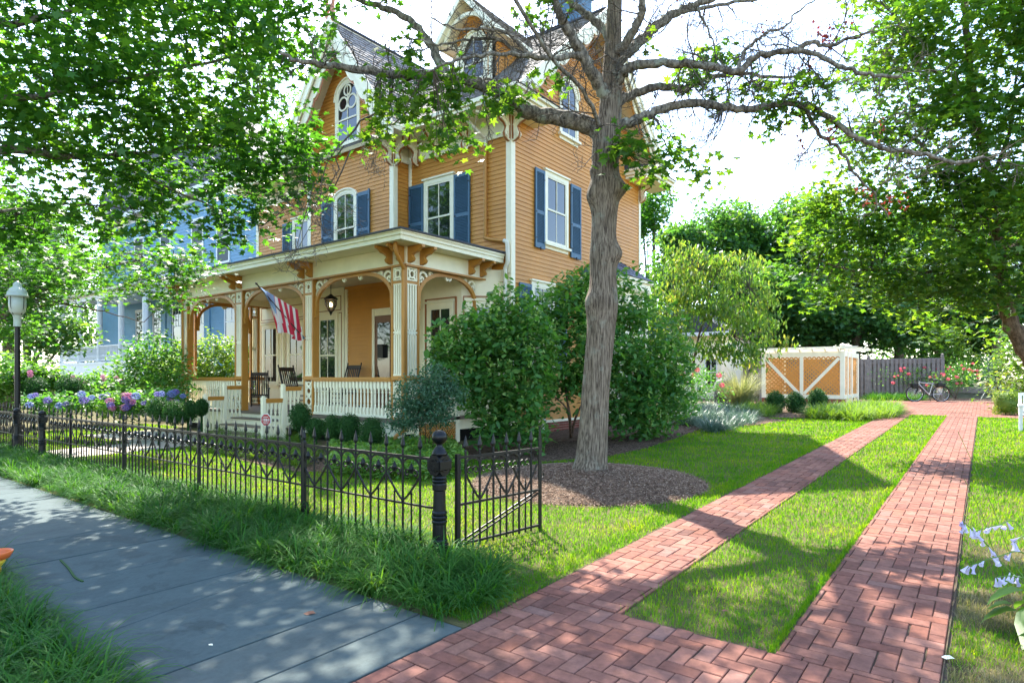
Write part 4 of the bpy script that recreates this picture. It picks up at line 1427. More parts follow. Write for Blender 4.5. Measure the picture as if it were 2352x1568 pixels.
# downspouts
b = MB()
b.tube(smooth_path([(-10.15, YE0 + .1, 8.05), (-10.12, YE0 + .25, 7.95), (-9.98, 11.75, 7.72), (-9.95, 11.97, 7.60), (-9.95, 11.97, 7.4)], 5), .045, 10)
hpart(b, 'downspout_head', M['zinc'], smooth=True)
b = MB()
b.tube(smooth_path([(-9.95, 11.97, 7.42), (-9.95, 11.97, 6.0), (-9.95, 11.97, 5.25), (-9.92, 11.97, 5.12), (-9.45, 11.97, 5.0), (-9.30, 11.95, 4.97)], 6), .047, 10)
for z in (6.9, 5.6): b.box(-10.01, -9.89, 11.96, 12.04, z, z + .03)
hpart(b, 'downspout', M['ochre'], smooth=True)
b = MB()
b.tube(smooth_path([(-9.34, 11.95, 4.98), (-9.25, 11.95, 4.93), (-9.23, 11.95, 4.8), (-9.23, 11.95, 4.45), (-9.30, 11.95, 4.3), (-9.30, 11.95, 4.1), (-9.30, 11.95, 2.5), (-9.30, 11.95, .8)], 5), .052, 10)
hpart(b, 'downspout', M['zinc'], smooth=True)

# ---------------------------------------------------------------- canted bay on the side wall
by0, by1, bx = 15.5, 18.5, -8.15
oct_ = [(XR, by0 - .15), (bx - .05, by0 + .65), (bx - .05, by1 - .65), (XR, by1 + .15)]
b = MB(); b.prism([(p[0] + (.0 if i in (0, 3) else -.18), p[1] + (.18 if i < 2 else -.18)) for i, p in enumerate(oct_)], (0, 0, 2.4), (1, 0, 0), (0, 1, 0), 3.9)
hpart(b, 'side_bay', M['cream'])
fr_ = Fr((bx - .23, by0 + .85), (0, 1), (1, 0)); window(fr_, .15, .65, 1.6, 3.7, shut=None); window(fr_, .95, 1.45, 1.6, 3.7)
b = MB(); zz = 4.43
b.prism(oct_, (0, 0, zz - .06), (1, 0, 0), (0, 1, 0), .22)
b.prism([(p[0] + (.0 if i in (0, 3) else .06), p[1] + (-.06 if i < 2 else .06)) for i, p in enumerate(oct_)], (0, 0, zz + .09), (1, 0, 0), (0, 1, 0), .08)
for i in range(3):
    p, q = Vector(oct_[i] + (0,)), Vector(oct_[i + 1] + (0,)); n = int((q - p).length / .12)
    for k in range(n):
        c = p.lerp(q, (k + .5) / n); b.lathe([(.03, 0), (.045, -.03), (.02, -.09), (.002, -.11)], (c.x - .03, c.y, zz - .17), 6)
hpart(b, 'bay_cornice', M['cream'])
b = MB(); zt = 5.28
top = [(XR, by0 + .7), (XR, by1 - .7)]
e = [(p[0] + (.0 if i in (0, 3) else .08), p[1] + (-.08 if i < 2 else .08)) for i, p in enumerate(oct_)]
def slope_sh(p, q, pt, qt):
    p, q, pt, qt = map(Vector, (p, q, pt, qt))
    U = (q - p); L = U.length; U.normalize()
    V = pt - p; V = V - U * V.dot(U); vl = V.length; V.normalize()
    a0 = (pt - p).dot(U); a1 = (qt - p).dot(U)
    shingles(b, p, U, V, lambda v: (a0 * min(v / vl, 1), L + (a1 - L) * min(v / vl, 1)), vl, .13, (.13, .16), .014)
z0 = zz + .135
slope_sh((e[0][0], e[0][1], z0), (e[1][0], e[1][1], z0), (XR, by0 + .7, zt), (XR + .01, by0 + .7, zt))
slope_sh((e[1][0], e[1][1], z0), (e[2][0], e[2][1], z0), (XR, by0 + .7, zt), (XR, by1 - .7, zt))
slope_sh((e[2][0], e[2][1], z0), (e[3][0], e[3][1], z0), (XR + .01, by1 - .7, zt), (XR, by1 - .7, zt))
hpart(b, 'bay_roof', M['slate'], fix=False)
b = MB(); b.add([(e[i][0], e[i][1], z0 - .004) for i in range(4)] + [(XR, by0 + .7, zt - .01), (XR, by1 - .7, zt - .01)], [(0, 1, 4), (1, 2, 5, 4), (2, 3, 5), (0, 3, 2, 1)])
hpart(b, 'bay_roof_deck', M['roofedge'])
# vent pipe
b = MB(); b.tube(smooth_path([(XR + .02, 13.15, .62), (XR + .16, 13.15, .66), (XR + .22, 13.15, .58), (XR + .22, 13.15, .40)], 5), .045, 10); b.tube([(XR + .22, 13.15, .42), (XR + .22, 13.15, .22)], .058, 10)
hpart(b, 'vent_pipe', M['white'], smooth=True)

# ---------------------------------------------------------------- porch
PX0, PX1, PY0 = -20.05, -9.36, 8.60            # roof edge
CXs = [-19.72, -16.55, -13.30, -10.08]
CY = 9.18
ZF, ZRAIL = .73, 1.65
b = MB(); b.box(PX0 + .25, -9.82, CY - .08, YF, ZF - .07, ZF); hpart(b, 'porch_floor', M['deck'])
b = MB(); b.box(PX0 + .3, -9.90, CY - .02, CY + .02, .28, ZF - .07); b.box(-9.92, -9.88, CY, YF, .42, ZF - .07)
b.box(-16.35, -13.5, CY - .06, CY - .021, .1, ZF - .07)
hpart(b, 'porch_skirt', M['cream'])
b = MB(); b.box(PX0 + .35, -9.95, CY + .08, CY + .12, 0, .5); b.box(-10.0, -9.96, CY + .1, YF, 0, .45); hpart(b, 'porch_shade_sheet', M['dark'])  # near-black sheets paint in the shade below the porch floor
# lattice panel under the right side
lt = MB()
y0, y1, z0, z1 = 9.55, 10.75, .12, .62
n = 14
for s in (1, -1):
    for i in range(-8, 18):
        c = y0 + i * .085
        p = (c, z0); q = (c + s * (z1 - z0), z1)
        ts = []
        (a0, h0), (a1, h1) = p, q
        lo, hi = 0, 1
        da = a1 - a0
        for lim_, sg in ((y0, 1), (y1, -1)):
            if abs(da) > 1e-6:
                t = (lim_ - a0) / da
                if (da > 0) == (sg > 0): lo = max(lo, t)
                else: hi = min(hi, t)
        if hi - lo < .05: continue
        lt.bar((-9.855 + .006 * s, a0 + da * lo, z0 + (z1 - z0) * lo), (-9.855 + .006 * s, a0 + da * hi, z0 + (z1 - z0) * hi), .012, .034, up=(1, 0, 0))
hpart(lt, 'lattice_panel', M['lattice'])
b = MB(); b.box(-9.86, -9.82, y0 - .1, y0, .04, .68); b.box(-9.86, -9.82, y1, y1 + .13, -.0, 1.55); b.box(-9.86, -9.82, y0, y1, .04, .12); b.box(-9.86, -9.82, y0, y1, .62, .68)
hpart(b, 'lattice_frame', M['cream'])

# columns
def fret(b, fr, u0, u1, d=.0):
    """cream jigsaw panel: loops below the rail, slats with rings above, rosette square on top"""
    o = fr.p(0, d, 0); U = fr.U; t = .03; um = (u0 + u1) / 2; hw = (u1 - u0) / 2
    # lower loops
    zz = [(.80, .0)]
    A, B_ = [], []
    for i in range(33):
        s = i / 32; z = .80 + s * .74
        a = hw * .78 * math.cos(2 * PI * s * 1.5)
        A.append((um + a, z)); B_.append((um - a, z))
    b.ribbon(A, .045, o, U, (0, 0, 1), t); b.ribbon(B_, .045, o, U, (0, 0, 1), t * .96)
    b.ribbon([(um + hw * .75 * math.cos(a), 1.38 + .15 * math.sin(a)) for a in np.linspace(0, 2 * PI, 17)[:-1]], .035, o, U, (0, 0, 1), t * .9, closed=True)
    fr.box(b, u0, u1, d - t / 2 + .001, d + t / 2 - .001, .76, .80); fr.box(b, u0, u0 + .018, d - t / 2, d + t / 2, .80, 1.55); fr.box(b, u1 - .018, u1, d - t / 2, d + t / 2, .80, 1.55)
    # slats
    z0, z1, zm = 1.70, 3.66, 2.62
    for k in range(4):
        u = u0 + (u1 - u0) * (k + .5) / 4
        fr.box(b, u - .019, u + .019, d - t / 2, d + t / 2, z0, zm - .06); fr.box(b, u - .019, u + .019, d - t / 2, d + t / 2, zm + .06, z1)
    for k in range(3):
        u = u0 + (u1 - u0) * (k + 1) / 4
        for z in (z0 + .02, z1 - .03): b.ribbon(arc(u, z, .033, .03 if z > 2 else -.03, 6), .03, o, U, (0, 0, 1), t * .95)
        for z, sg in ((zm - .07, 1), (zm + .07, -1)): b.ribbon(arc(u, z, .033, .035 * sg, 6), .028, o, U, (0, 0, 1), t * .95)
    fr.box(b, u0, u1, d - t / 2 + .001, d + t / 2 - .001, zm - .022, zm + .022)
    fr.box(b, u0, u1, d - t / 2 + .001, d + t / 2 - .001, z0 - .02, z0 + .01); fr.box(b, u0, u1, d - t / 2 + .001, d + t / 2 - .001, z1 - .01, z1 + .02)
    # rosette
    zc = 3.88; e = hw
    for a, c in ((u0, u0 + .03), (u1 - .03, u1)): fr.box(b, a, c, d - t / 2, d + t / 2, 3.735, 4.02)
    fr.box(b, u0 + .03, u1 - .03, d - t / 2, d + t / 2, 3.735, 3.765); fr.box(b, u0 + .03, u1 - .03, d - t / 2, d + t / 2, 3.99, 4.02)
    b.ribbon([(um + .075 * math.cos(a), zc + .08 * math.sin(a)) for a in np.linspace(0, 2 * PI, 17)[:-1]], .04, o, U, (0, 0, 1), t * 1.1, closed=True)
    for a in (PI / 4, 3 * PI / 4, 5 * PI / 4, 7 * PI / 4):
        b.ribbon([(um + .085 * math.cos(a), zc + .09 * math.sin(a)), (um + .15 * math.cos(a), zc + .165 * math.sin(a))], .045, o, U, (0, 0, 1), t * .9)


def column(x, y, fr, w_=.40, depth=.16, side_fr=None):
    b = MB(); pw = .055
    h = w_ / 2
    for u in (-h, h - pw): fr.box(b, u, u + pw, -depth, .02, ZF - .25, 4.05)
    for z, e in ((1.58, .10), (3.67, .055), (ZF, .04)): fr.box(b, -h + pw, h - pw, -.03, .012, z, z + e)
    fr.box(b, -h - .01, h + .01, -depth, .035, 1.595, 1.65)
    c = b.build('porch_column', M['ochre'], house)
    b = MB(); fret(b, fr, -h + pw + .002, h - pw - .002, -.005)
    link_to(b.build('fretwork', M['cream']), c)
    return c


for x in CXs[:3]: column(x, CY, Fr((x, CY), (1, 0), (0, -1)), depth=.16)
column(CXs[3], CY, Fr((CXs[3], CY), (1, 0), (0, -1)), w_=.40, depth=.07)
column(-9.88, CY + .22, Fr((-9.88, CY + .22), (0, 1), (1, 0)), w_=.42, depth=.07)
column(PX0 + .14, CY + .22, Fr((PX0 + .14, CY + .22), (0, 1), (-1, 0)), w_=.42, depth=.07)
column(PX0 + .14, CY + 2.4, Fr((PX0 + .14, CY + 2.4), (0, 1), (-1, 0)), w_=.34, depth=.07)
# corner downspout
b = MB()
b.tube(smooth_path([(-9.72, 8.78, 4.44), (-9.72, 8.80, 4.25), (-9.79, 9.0, 4.06), (-9.84, 9.12, 3.95), (-9.85, 9.12, 3.8), (-9.85, 9.12, 1.0), (-9.85, 9.12, .55), (-9.92, 9.10, .45), (-9.98, 9.02, .38), (-9.98, 9.0, .1), (-10.03, 8.92, .02)], 5), .042, 10)
hpart(b, 'downspout', M['ochre'], smooth=True)
b = MB()
b.tube(smooth_path([(PX0 + .15, 8.78, 4.40), (PX0 + .1, 8.85, 4.25), (PX0 + .25, 9.08, 3.95), (PX0 + .3, 9.12, 3.8), (PX0 + .3, 9.12, .3)], 5), .035, 8)
hpart(b, 'downspout', M['ochre'], smooth=True)

# entablature and roof
b = MB()
b.box(PX0 + .28, -9.80, CY - .03, CY + .13, 4.07, 4.44); b.box(-9.93, -9.801, CY + .131, YF, 4.07, 4.44); b.box(PX0 + .07, PX0 + .25, CY + .131, YF, 4.07, 4.44)
hpart(b, 'porch_frieze', M['cream'])
b = MB()
b.box(PX0 + .26, -9.78, CY - .05, CY + .12, 4.03, 4.068); b.box(-9.91, -9.781, CY + .121, YF, 4.03, 4.068); b.box(PX0 + .07, PX0 + .25, CY + .121, YF, 4.03, 4.068)
hpart(b, 'brown_line', M['ochre'])
b = MB()
b.box(PX0 + .05, PX1 - .05, PY0 + .05, YF - .04, 4.445, 4.48)
hpart(b, 'porch_soffit', M['cream'])
b = MB(); b.box(PX0 + .26, -9.94, CY + .14, YF - .03, 4.28, 4.30); hpart(b, 'porch_ceiling', M['ceiling'])
b = MB()
for z0, z1, e in ((4.435, 4.53, 0), (4.53, 4.60, .025), (4.60, 4.645, .05)):
    b.box(PX0 - e, PX1 + e, PY0 - e, PY0 + .06, z0, z1); b.box(PX1 - .06, PX1 + e, PY0 + .061, YF - .09, z0, z1); b.box(PX0 - e, PX0 + .06, PY0 + .061, YF - .05, z0, z1)
hpart(b, 'porch_fascia', M['cream'], bevel=.004)
b = MB()
ov = .085
zt = 4.83
vs = [(PX0 - ov, PY0 - ov, 4.66), (PX1 + ov, PY0 - ov, 4.66), (PX1 + ov, YF - .06, 4.70), (PX0 - ov, YF - .04, 4.70), (PX0 + 2.2, YF - .03, zt + .03), (PX1 - 1.9, YF - .03, zt + .03), (PX0 + 2.2, 10.9, zt), (PX1 - 1.9, 10.9, zt)]
lo = [(x, y, z - .035) for x, y, z in vs[:4]]
b.add(vs + lo, [(0, 1, 7, 6), (1, 2, 5, 7), (3, 0, 6, 4), (6, 7, 5, 4), (8, 11, 10, 9), (0, 8, 9, 1), (1, 9, 10, 2), (3, 11, 8, 0), (2, 10, 11, 3)])
hpart(b, 'porch_roof', M['roofedge'])


def pbracket(x, y, u): bracket_part((x, y, 4.09), u, 'porch_bracket', [M['ochre'], M['ochre']], h=.345, w_=.44, t=.085, ornate=False)


for x in CXs[:3]:
    for s in (-.17, .17): pbracket(x + s, CY - .032, (0, -1, 0))
for s in (-.17, .19): pbracket(CXs[3] + s, CY - .032, (0, -1, 0))
for y in (CY + .06, CY + .42): pbracket(-9.80, y, (1, 0, 0))
for y in (11.2, 11.62): pbracket(-9.80, y, (1, 0, 0))
pbracket(PX0 + .07, CY + .1, (-1, 0, 0)); pbracket(PX0 + .07, CY + .42, (-1, 0, 0))


def spandrel(fr, u0, u1, scr=True):
    """arched ochre rib from column to column with cream scrolls in the corners"""
    b = MB(); a, h = min(1.0, (u1 - u0) * .42), .56
    pts = [(u0 + .045, 3.28), (u0 + .045, 3.40)] + [(u0 + .045 + a * (1 - math.cos(t)), 3.44 + h * math.sin(t)) for t in np.linspace(0, PI / 2, 10)]
    pts2 = [(u1 + u0 - x, z) for x, z in reversed(pts)]
    b.ribbon(pts + pts2, .085, fr.p(0, -.06, 0), fr.U, (0, 0, 1), .07)
    fr.box(b, u0, u0 + .07, -.10, -.02, 3.12, 3.30); fr.box(b, u1 - .07, u1, -.10, -.02, 3.12, 3.30)
    p = b.build('porch_arch', M['ochre'], house)
    if scr:
        b = MB()
        for sg, uu in ((1, u0), (-1, u1)):
            L = lambda pl: [(uu + sg * x, z) for x, z in pl]
            o = fr.p(0, -.055, 0)
            b.ribbon(L(spiral(.17, 3.86, .125, .10, -.3, 1.95 * PI, 18)), .05, o, fr.U, (0, 0, 1), .03)
            b.ribbon(L([(.20, 3.74), (.19, 3.84), (.13, 3.88), (.11, 3.82)]), .04, o, fr.U, (0, 0, 1), .03)
            b.ribbon(L([(.05, 3.62), (.055, 3.72), (.09, 3.80)]), .035, o, fr.U, (0, 0, 1), .03)
            b.ribbon(L([(.26, 3.80), (.34, 3.84), (.38, 3.93), (.45, 3.98), (.52, 3.94), (.56, 3.965), (.64, 3.99), (.74, 4.0)]), .042, o, fr.U, (0, 0, 1), .03)
            b.ribbon(L(spiral(.39, 3.965, .06, .015, -.6 * PI, 1.2 * PI, 10)), .03, o, fr.U, (0, 0, 1), .03)
        link_to(b.build('scrollwork', M['cream']), p)
        b = MB()
        for sg, uu in ((1, u0), (-1, u1)):
            x = uu + sg * (a + .12)
            b.ribbon([(x - .05, 3.96), (x - .03, 3.91), (x, 3.90), (x + .03, 3.91), (x + .05, 3.96)], .03, fr.p(0, -.06, 0), fr.U, (0, 0, 1), .05)
            b.sphere(fr.p(x, -.06, 3.885), .018, 8, 6)
        link_to(b.build('drop_pendant', M['cream']), p)


cf = Fr((0, CY), (1, 0), (0, -1))
for i in range(3): spandrel(cf, CXs[i] + .2, CXs[i + 1] - .2)
cs = Fr((-9.88, 0), (0, 1), (1, 0)); spandrel(cs, CY + .43, 11.6)
cl = Fr((PX0 + .14, 0), (0, 1), (-1, 0)); spandrel(cl, CY + .43, CY + 2.22)

BAL = None
bprof = [(.03, 0), (.03, .17), (.018, .19), (.026, .205), (.026, .225), (.018, .24), (.024, .30), (.021, .43), (.018, .50), (.028, .52), (.028, .54), (.019, .555), (.027, .58), (.03, .62)]


def railing(fr, u0, u1, top=ZRAIL, z0=ZF + .05, name='railing', capmat='ochre', sp=.118, small=False):
    global BAL
    b = MB()
    fr.box(b, u0, u1, -.07, .05, top - .055, top); fr.box(b, u0, u1, -.055, .035, top - .10, top - .055)
    r = b.build(name, M[capmat], house)
    h = top - .10 - z0
    fr_b = MB(); fr.box(fr_b, u0, u1, -.045, .02, z0 - .03, z0 + .03); link_to(fr_b.build('bottom_rail', M['cream']), r)
    n = max(1, int((u1 - u0) / sp))
    mesh = None
    for i in range(n):
        u = u0 + (u1 - u0) * (i + .5) / n
        p = fr.p(u, -.012, 0)
        if mesh is None:
            b = MB()
            hh = h - .03
            pr = [(rr, zz / .62 * (hh * .80)) for rr, zz in bprof]
            b.lathe(pr, (0, 0, 0), 8)
            b.box(-.034, .034, -.026, .026, hh * .80, hh); b.box(-.030, .030, -.026, .026, 0, hh * .2)
            o = b.build('baluster', M['cream']); mesh = o.data; link_to(o, r)
        else:
            o = bpy.data.objects.new('baluster', mesh); COL.objects.link(o); link_to(o, r)
        o.location = (p.x, p.y, z0 + .03)
    return r


railing(cf, CXs[0] + .2, CXs[1] - .2); railing(cf, CXs[2] + .2, CXs[3] - .2)
railing(cs, CY + .43, YF - .5); railing(cl, CY + .43, YF - .1)
# steps and stair rails
b = MB()
for i, z in enumerate((.57, .41, .25)): b.box(-16.2, -13.65, CY - .08 - .30 * (i + 1), CY - .06, 0, z - .03)
hpart(b, 'porch_steps', M['cream'])
b = MB()
for i, z in enumerate((.57, .41, .25)): b.box(-16.25, -13.6, CY - .11 - .30 * (i + 1), CY - .08 - .30 * i, z - .03, z)
hpart(b, 'stair_treads', M['deck'])
for x in (-16.3, -13.55):
    st = Fr((x, CY), (0, -1), (1, 0))
    for k, (ua, ub, top, zb_) in enumerate(((.06, .50, 1.42, .50), (.58, 1.02, 1.14, .24))):
        r = railing(st, ua, ub, top, zb_, 'stair_rail', sp=.11)
    b = MB()
    for u, h in ((.54, 1.46), (1.06, 1.18)):
        st.box(b, u - .045, u + .045, -.055, .035, 0, h); st.box(b, u - .03, u + .03, -.04, .02, h, h + .03)
    hpart(b, 'newel_post', M['cream'], bevel=.006)

# ground floor walls under the porch
b = MB()
front.box(b, 0, XW0 - XL, 0, .012, ZF, 4.3)
wing.box(b, 0, 1.75, 0, .012, ZF, 4.3)
wretl.box(b, 0, YF - YW, 0, .012, ZF, 4.3); wret.box(b, 0, YF - YW, 0, .012, ZF, 4.3)
front.box(b, XW1 - XL, XR - XL - .01, 0, .012, ZF, 4.3)
hpart(b, 'porch_wall', M['cream'])
b = MB(); siding(b, wing, ZF, 4.3, lambda z: (1.78, XW1 - XW0 - .02), .115); hpart(b, 'porch_siding', M['siding'], fix=False)
b = MB()
for u in (.2, 1.72): wing.box(b, u - .02, u + .04, .012, .04, ZF, 4.3)
wing.box(b, 1.80, 1.92, 0, .045, ZF, 4.2)
front.box(b, .02, .14, .012, .10, ZF, 4.2); front.box(b, XW0 - XL - .2, XW0 - XL - .1, .012, .06, ZF, 4.2); front.box(b, 1.58, 1.70, .012, .06, ZF, 4.2)
hpart(b, 'pilaster', M['cream'], bevel=.004)
b = MB()
def lrect(fr, u0, u1, z0, z1, t=.022):
    fr.box(b, u0, u1, .012, .022, z0, z0 + t); fr.box(b, u0, u1, .012, .022, z1 - t, z1); fr.box(b, u0, u0 + t, .012, .022, z0 + t, z1 - t); fr.box(b, u1 - t, u1, .012, .022, z0 + t, z1 - t)
for fr_, u0, u1 in ((front, .28, 1.5), (front, 1.8, 3.0), (wing, .35, 1.6)):
    lrect(fr_, u0, u1, ZF + .12, ZF + .62); lrect(fr_, u0, u1, 3.62, 4.05); lrect(fr_, u0 - .03, u1 + .03, ZF + .72, 3.56)
fr_ = Fr((-9.98, YF), (1, 0), (0, -1))
lrect(fr_, .12, .62, 3.72, 4.0)
hpart(b, 'panel_lines', M['rust'])
ld = glassmat('porch window glass', (.02, .025, .023), .03, 1.6)
window(front, .50, 1.28, 1.45, 3.35, parent=house, pane=ld, cw=.09); window(front, 2.0, 2.78, 1.45, 3.35, pane=ld, cw=.09)
window(wing, .58, 1.38, 1.20, 3.40, pane=ld, cw=.09)
# door
b = MB(); wing.box(b, 3.02, 3.12, 0, .06, ZF, 3.55); wing.box(b, 3.12, 3.84, 0, .05, 3.35, 3.55); dr = hpart(b, 'door_frame', M['cream'], bevel=.004)
b = MB(); wing.box(b, 3.12, 3.80, .012, .035, ZF, 3.35); d_ = hpart(b, 'front_door', M['door'])
b = MB(); wing.box(b, 3.24, 3.74, .035, .042, 1.5, 3.15); link_to(b.build('pane', M['glass']), d_)
b = MB(); b.sphere(wing.p(3.17, .07, 1.62), .03, 10, 8); wing.box(b, 3.15, 3.19, .035, .05, 1.55, 1.72); link_to(b.build('handle', M['black']), d_)
# canted bay in the porch corner
bf = Fr((-11.55, 11.38), (1, 0), (0, -1)); be = Fr((-10.22, 11.38), (.82, .67), (.67, -.82))
b = MB(); b.prism([(-11.95, YF + .1), (-11.55, 11.38), (-10.22, 11.38), (-9.40, YF + .1)], (0, 0, (ZF + 4.3) / 2), (1, 0, 0), (0, 1, 0), 4.3 - ZF - .01)
hpart(b, 'porch_bay', M['cream'])
window(bf, .28, 1.02, 1.45, 3.40, pane=ld, cw=.09, line=True); window(be, .20, .86, 1.45, 3.40, pane=ld, cw=.08, line=True)
# ---------------------------------------------------------------- lamp post
lp = P(40, 900, 13.6); lp.z = gz(lp.x, lp.y)
t = thing('street_lamp', 'black lamp post with frosted acorn globe and pale metal cap behind the iron fence', 'street lamp', lp)
def loc(b, name, mat, parent=None, **k):
    o = b.build(name, mat, None, **k); o.parent = parent or t; return o
LH = (P(38, 645, 1).z - EYE) * (Vector((lp.x, lp.y)).length and ((-lp.x * ST + lp.y * CT))) + EYE - lp.z
b = MB(); b.lathe([(.13, 0), (.13, .12), (.10, .16), (.10, .5), (.12, .55), (.085, .6), (.065, .75), (.085, .78), (.085, .82), (.058, .85), (.05, LH - 1.02), (.06, LH - 1.0)], (0, 0, 0), 16); loc(b, 'pole', M['black'])
b = MB(); b.lathe([(.075, LH - 1.0), (.07, LH - .93), (.07, LH - .82), (.09, LH - .75)], (0, 0, 0), 16); loc(b, 'collar', M['capmetal'])
b = MB(); b.lathe([(.09, LH - .74), (.135, LH - .68), (.155, LH - .57), (.16, LH - .34)], (0, 0, 0), 20); loc(b, 'globe', M['lens'], smooth=True)
b = MB()
for k in range(4):
    a = k * PI / 2 + .5; b.tube([(.10 * math.cos(a), .10 * math.sin(a), LH - .74), (.157 * math.cos(a), .157 * math.sin(a), LH - .57), (.164 * math.cos(a), .164 * math.sin(a), LH - .34)], .008, 5)
loc(b, 'globe_rib', M['black'])
b = MB(); b.lathe([(.205, LH - .35), (.21, LH - .325), (.19, LH - .31), (.18, LH - .25), (.135, LH - .165), (.08, LH - .13), (.08, LH - .075), (.07, LH - .055), (.04, LH - .03), (.012, LH)], (0, 0, 0), 24); loc(b, 'cap', M['capmetal'], smooth=True)

# ---------------------------------------------------------------- flag on the porch column
fl = thing('flag', 'red and white striped flag drooping from an angled pole on a porch column', 'flag', (-13.4, 9.1, 2.6))
p0 = Vector((-13.42, 9.12, 2.62)); p1 = P(592, 655, 14.2)
d = (p1 - p0); L = d.length
b = MB(); b.tube([p0, p1 + d * .02], .014, 8); b.sphere(p1 + d * .03, .03, 8, 6); b.build('flag_pole', M['darkwood'], fl)
b = MB(); b.tube([p0 - d * .01, p0 + d * .08], .028, 8); b.build('pole_socket', M['blue'], fl)
# cloth: u along the pole (hoist, gathered at the tip), v hanging away
NU, NV = 52, 22
vs, fs, ms_ = [], [], []
up0 = Vector((0, 0, 1)); side_ = d.cross(up0).normalized()
for i in range(NU + 1):
    s = i / NU                                     # along the pole from the tip downwards
    a = p1 - d * (.02 + .84 * s) + up0 * (.52 * s)
    drop = .95 * min(1, .12 + s * 5) - .22 * s + .04 * math.sin(9 * s)
    for j in range(NV + 1):
        q = j / NV
        fold = math.sin(s * 34 + 1.2 * q) * .045 * q ** .7 + math.sin(s * 15 + 2) * .06 * q
        sag = Vector((0, 0, -1)) * (drop * q) + Vector((d.x, d.y, 0)).normalized() * (-.34 * q * (1 - .7 * s))
        vs.append(a + sag + side_ * fold)
for i in range(NU):
    for j in range(NV):
        fs.append((i * (NV + 1) + j, (i + 1) * (NV + 1) + j, (i + 1) * (NV + 1) + j + 1, i * (NV + 1) + j + 1))
        s = i / NU
        if s < .36 and j / NV < .52 - .2 * s: m_ = 2
        else:
            m_ = int(s * 13 + (.35 * j / NV)) % 2
        ms_.append(m_)
b = MB(); b.v = [tuple(v) for v in vs]; b.f = fs; b.m = ms_
b.build('cloth', [M['flagr'], M['flagw'], M['flagb']], fl, smooth=True, fix=False)

# ---------------------------------------------------------------- porch lantern (lit)
lx = P(760, 700, 15.6)
t = thing('porch_lantern', 'lit black lantern with clear glass hanging from the porch ceiling by a thin stem', 'lantern', (lx.x, lx.y, 0))
zc = lx.z
b = MB(); b.tube([(0, 0, zc + .25), (0, 0, 4.28)], .008, 6); b.lathe([(.06, 4.24), (.05, 4.28)], (0, 0, 0), 12); loc(b, 'stem', M['black'])
b = MB(); b.lathe([(.17, zc + .13), (.175, zc + .145), (.13, zc + .19), (.05, zc + .24), (.02, zc + .27)], (0, 0, 0), 16); b.lathe([(.05, zc - .18), (.06, zc - .15), (.02, zc - .24), (.004, zc - .27)], (0, 0, 0), 10)
for k in range(6):
    a = k * PI / 3; b.tube([(.135 * math.cos(a), .135 * math.sin(a), zc + .14), (.145 * math.cos(a), .145 * math.sin(a), zc), (.06 * math.cos(a), .06 * math.sin(a), zc - .16)], .007, 5)
loc(b, 'cage', M['black'])
b = MB(); b.lathe([(.06, zc - .155), (.125, zc - .06), (.14, zc + .03), (.128, zc + .135)], (0, 0, 0), 16); loc(b, 'glass', M['pane'], smooth=True)
b = MB(); b.sphere((0, 0, zc + .0), .035, 8, 6, (1, 1, 1.5)); loc(b, 'bulb', M['bulb'])

# ---------------------------------------------------------------- rocking chairs
def rocker():
    t = thing('rocking_chair', 'dark slatted rocking chair', 'rocking chair', (0, 0, 0), 'dark porch rocking chairs')
    b = MB()
    for s in (-1, 1):
        b.tube(smooth_path([(.26 * s, -.45, .06), (.26 * s, -.2, .015), (.26 * s, .15, .015), (.26 * s, .52, .09)], 4), .02, 6)
    o = b.build('rocker_rail', M['darkwood']); o.parent = t
    for s in (-1, 1):
        b = MB(); b.tube([(.26 * s, -.24, .03), (.26 * s, -.25, .42), (.26 * s, -.26, .66)], .022, 6); o = b.build('leg', M['darkwood']); o.parent = t
        b = MB(); b.tube([(.25 * s, .20, .03), (.25 * s, .20, .42), (.25 * s, .30, .8), (.25 * s, .44, 1.22)], [.022, .024, .022, .018], 6); b.sphere((.25 * s, .445, 1.24), .024, 8, 6); o = b.build('back_post', M['darkwood']); o.parent = t
        b = MB(); b.bar((.27 * s, -.32, .68), (.25 * s, .27, .70), .07, .025); o = b.build('armrest', M['darkwood']); o.parent = t
    b = MB()
    for k in range(7): b.box(-.25, .25, -.27 + k * .068, -.215 + k * .068, .40, .425)
    o = b.build('seat', M['darkwood']); o.parent = t
    b = MB()
    for k in range(7):
        x = -.2 + k * .0667; b.bar((x, .235, .46), (x, .425, 1.12), .035, .014, up=(0, 1, 0))
    b.bar((-.25, .43, 1.14), (.25, .43, 1.14), .02, .11); b.bar((-.25, .235, .46), (.25, .235, .46), .02, .06)
    o = b.build('backrest', M['darkwood']); o.parent = t
    for z in (.16, .30):
        b = MB(); b.tube([(-.26, -.245, z), (.26, -.245, z)], .013, 6); o = b.build('stretcher', M['darkwood']); o.parent = t
    return t


rk = rocker()
rk.location = (-15.05, 10.0, ZF); rk.rotation_euler = (0, 0, R(96)); rk['label'] = 'dark rocking chair seen from the side at the head of the porch steps'
for (x, y, a, lab) in ((-14.0, 10.75, 8, 'dark rocking chair facing out, its slatted back above the railing below the black mailbox'), (-18.4, 10.9, 60, 'dark brown rocking chair low in the far left porch opening before the bright hedge')):
    c = copy_tree(rk); c.location = (x, y, ZF - (.12 if x < -17 else -.06)); c.rotation_euler = (0, 0, R(a)); c['label'] = lab

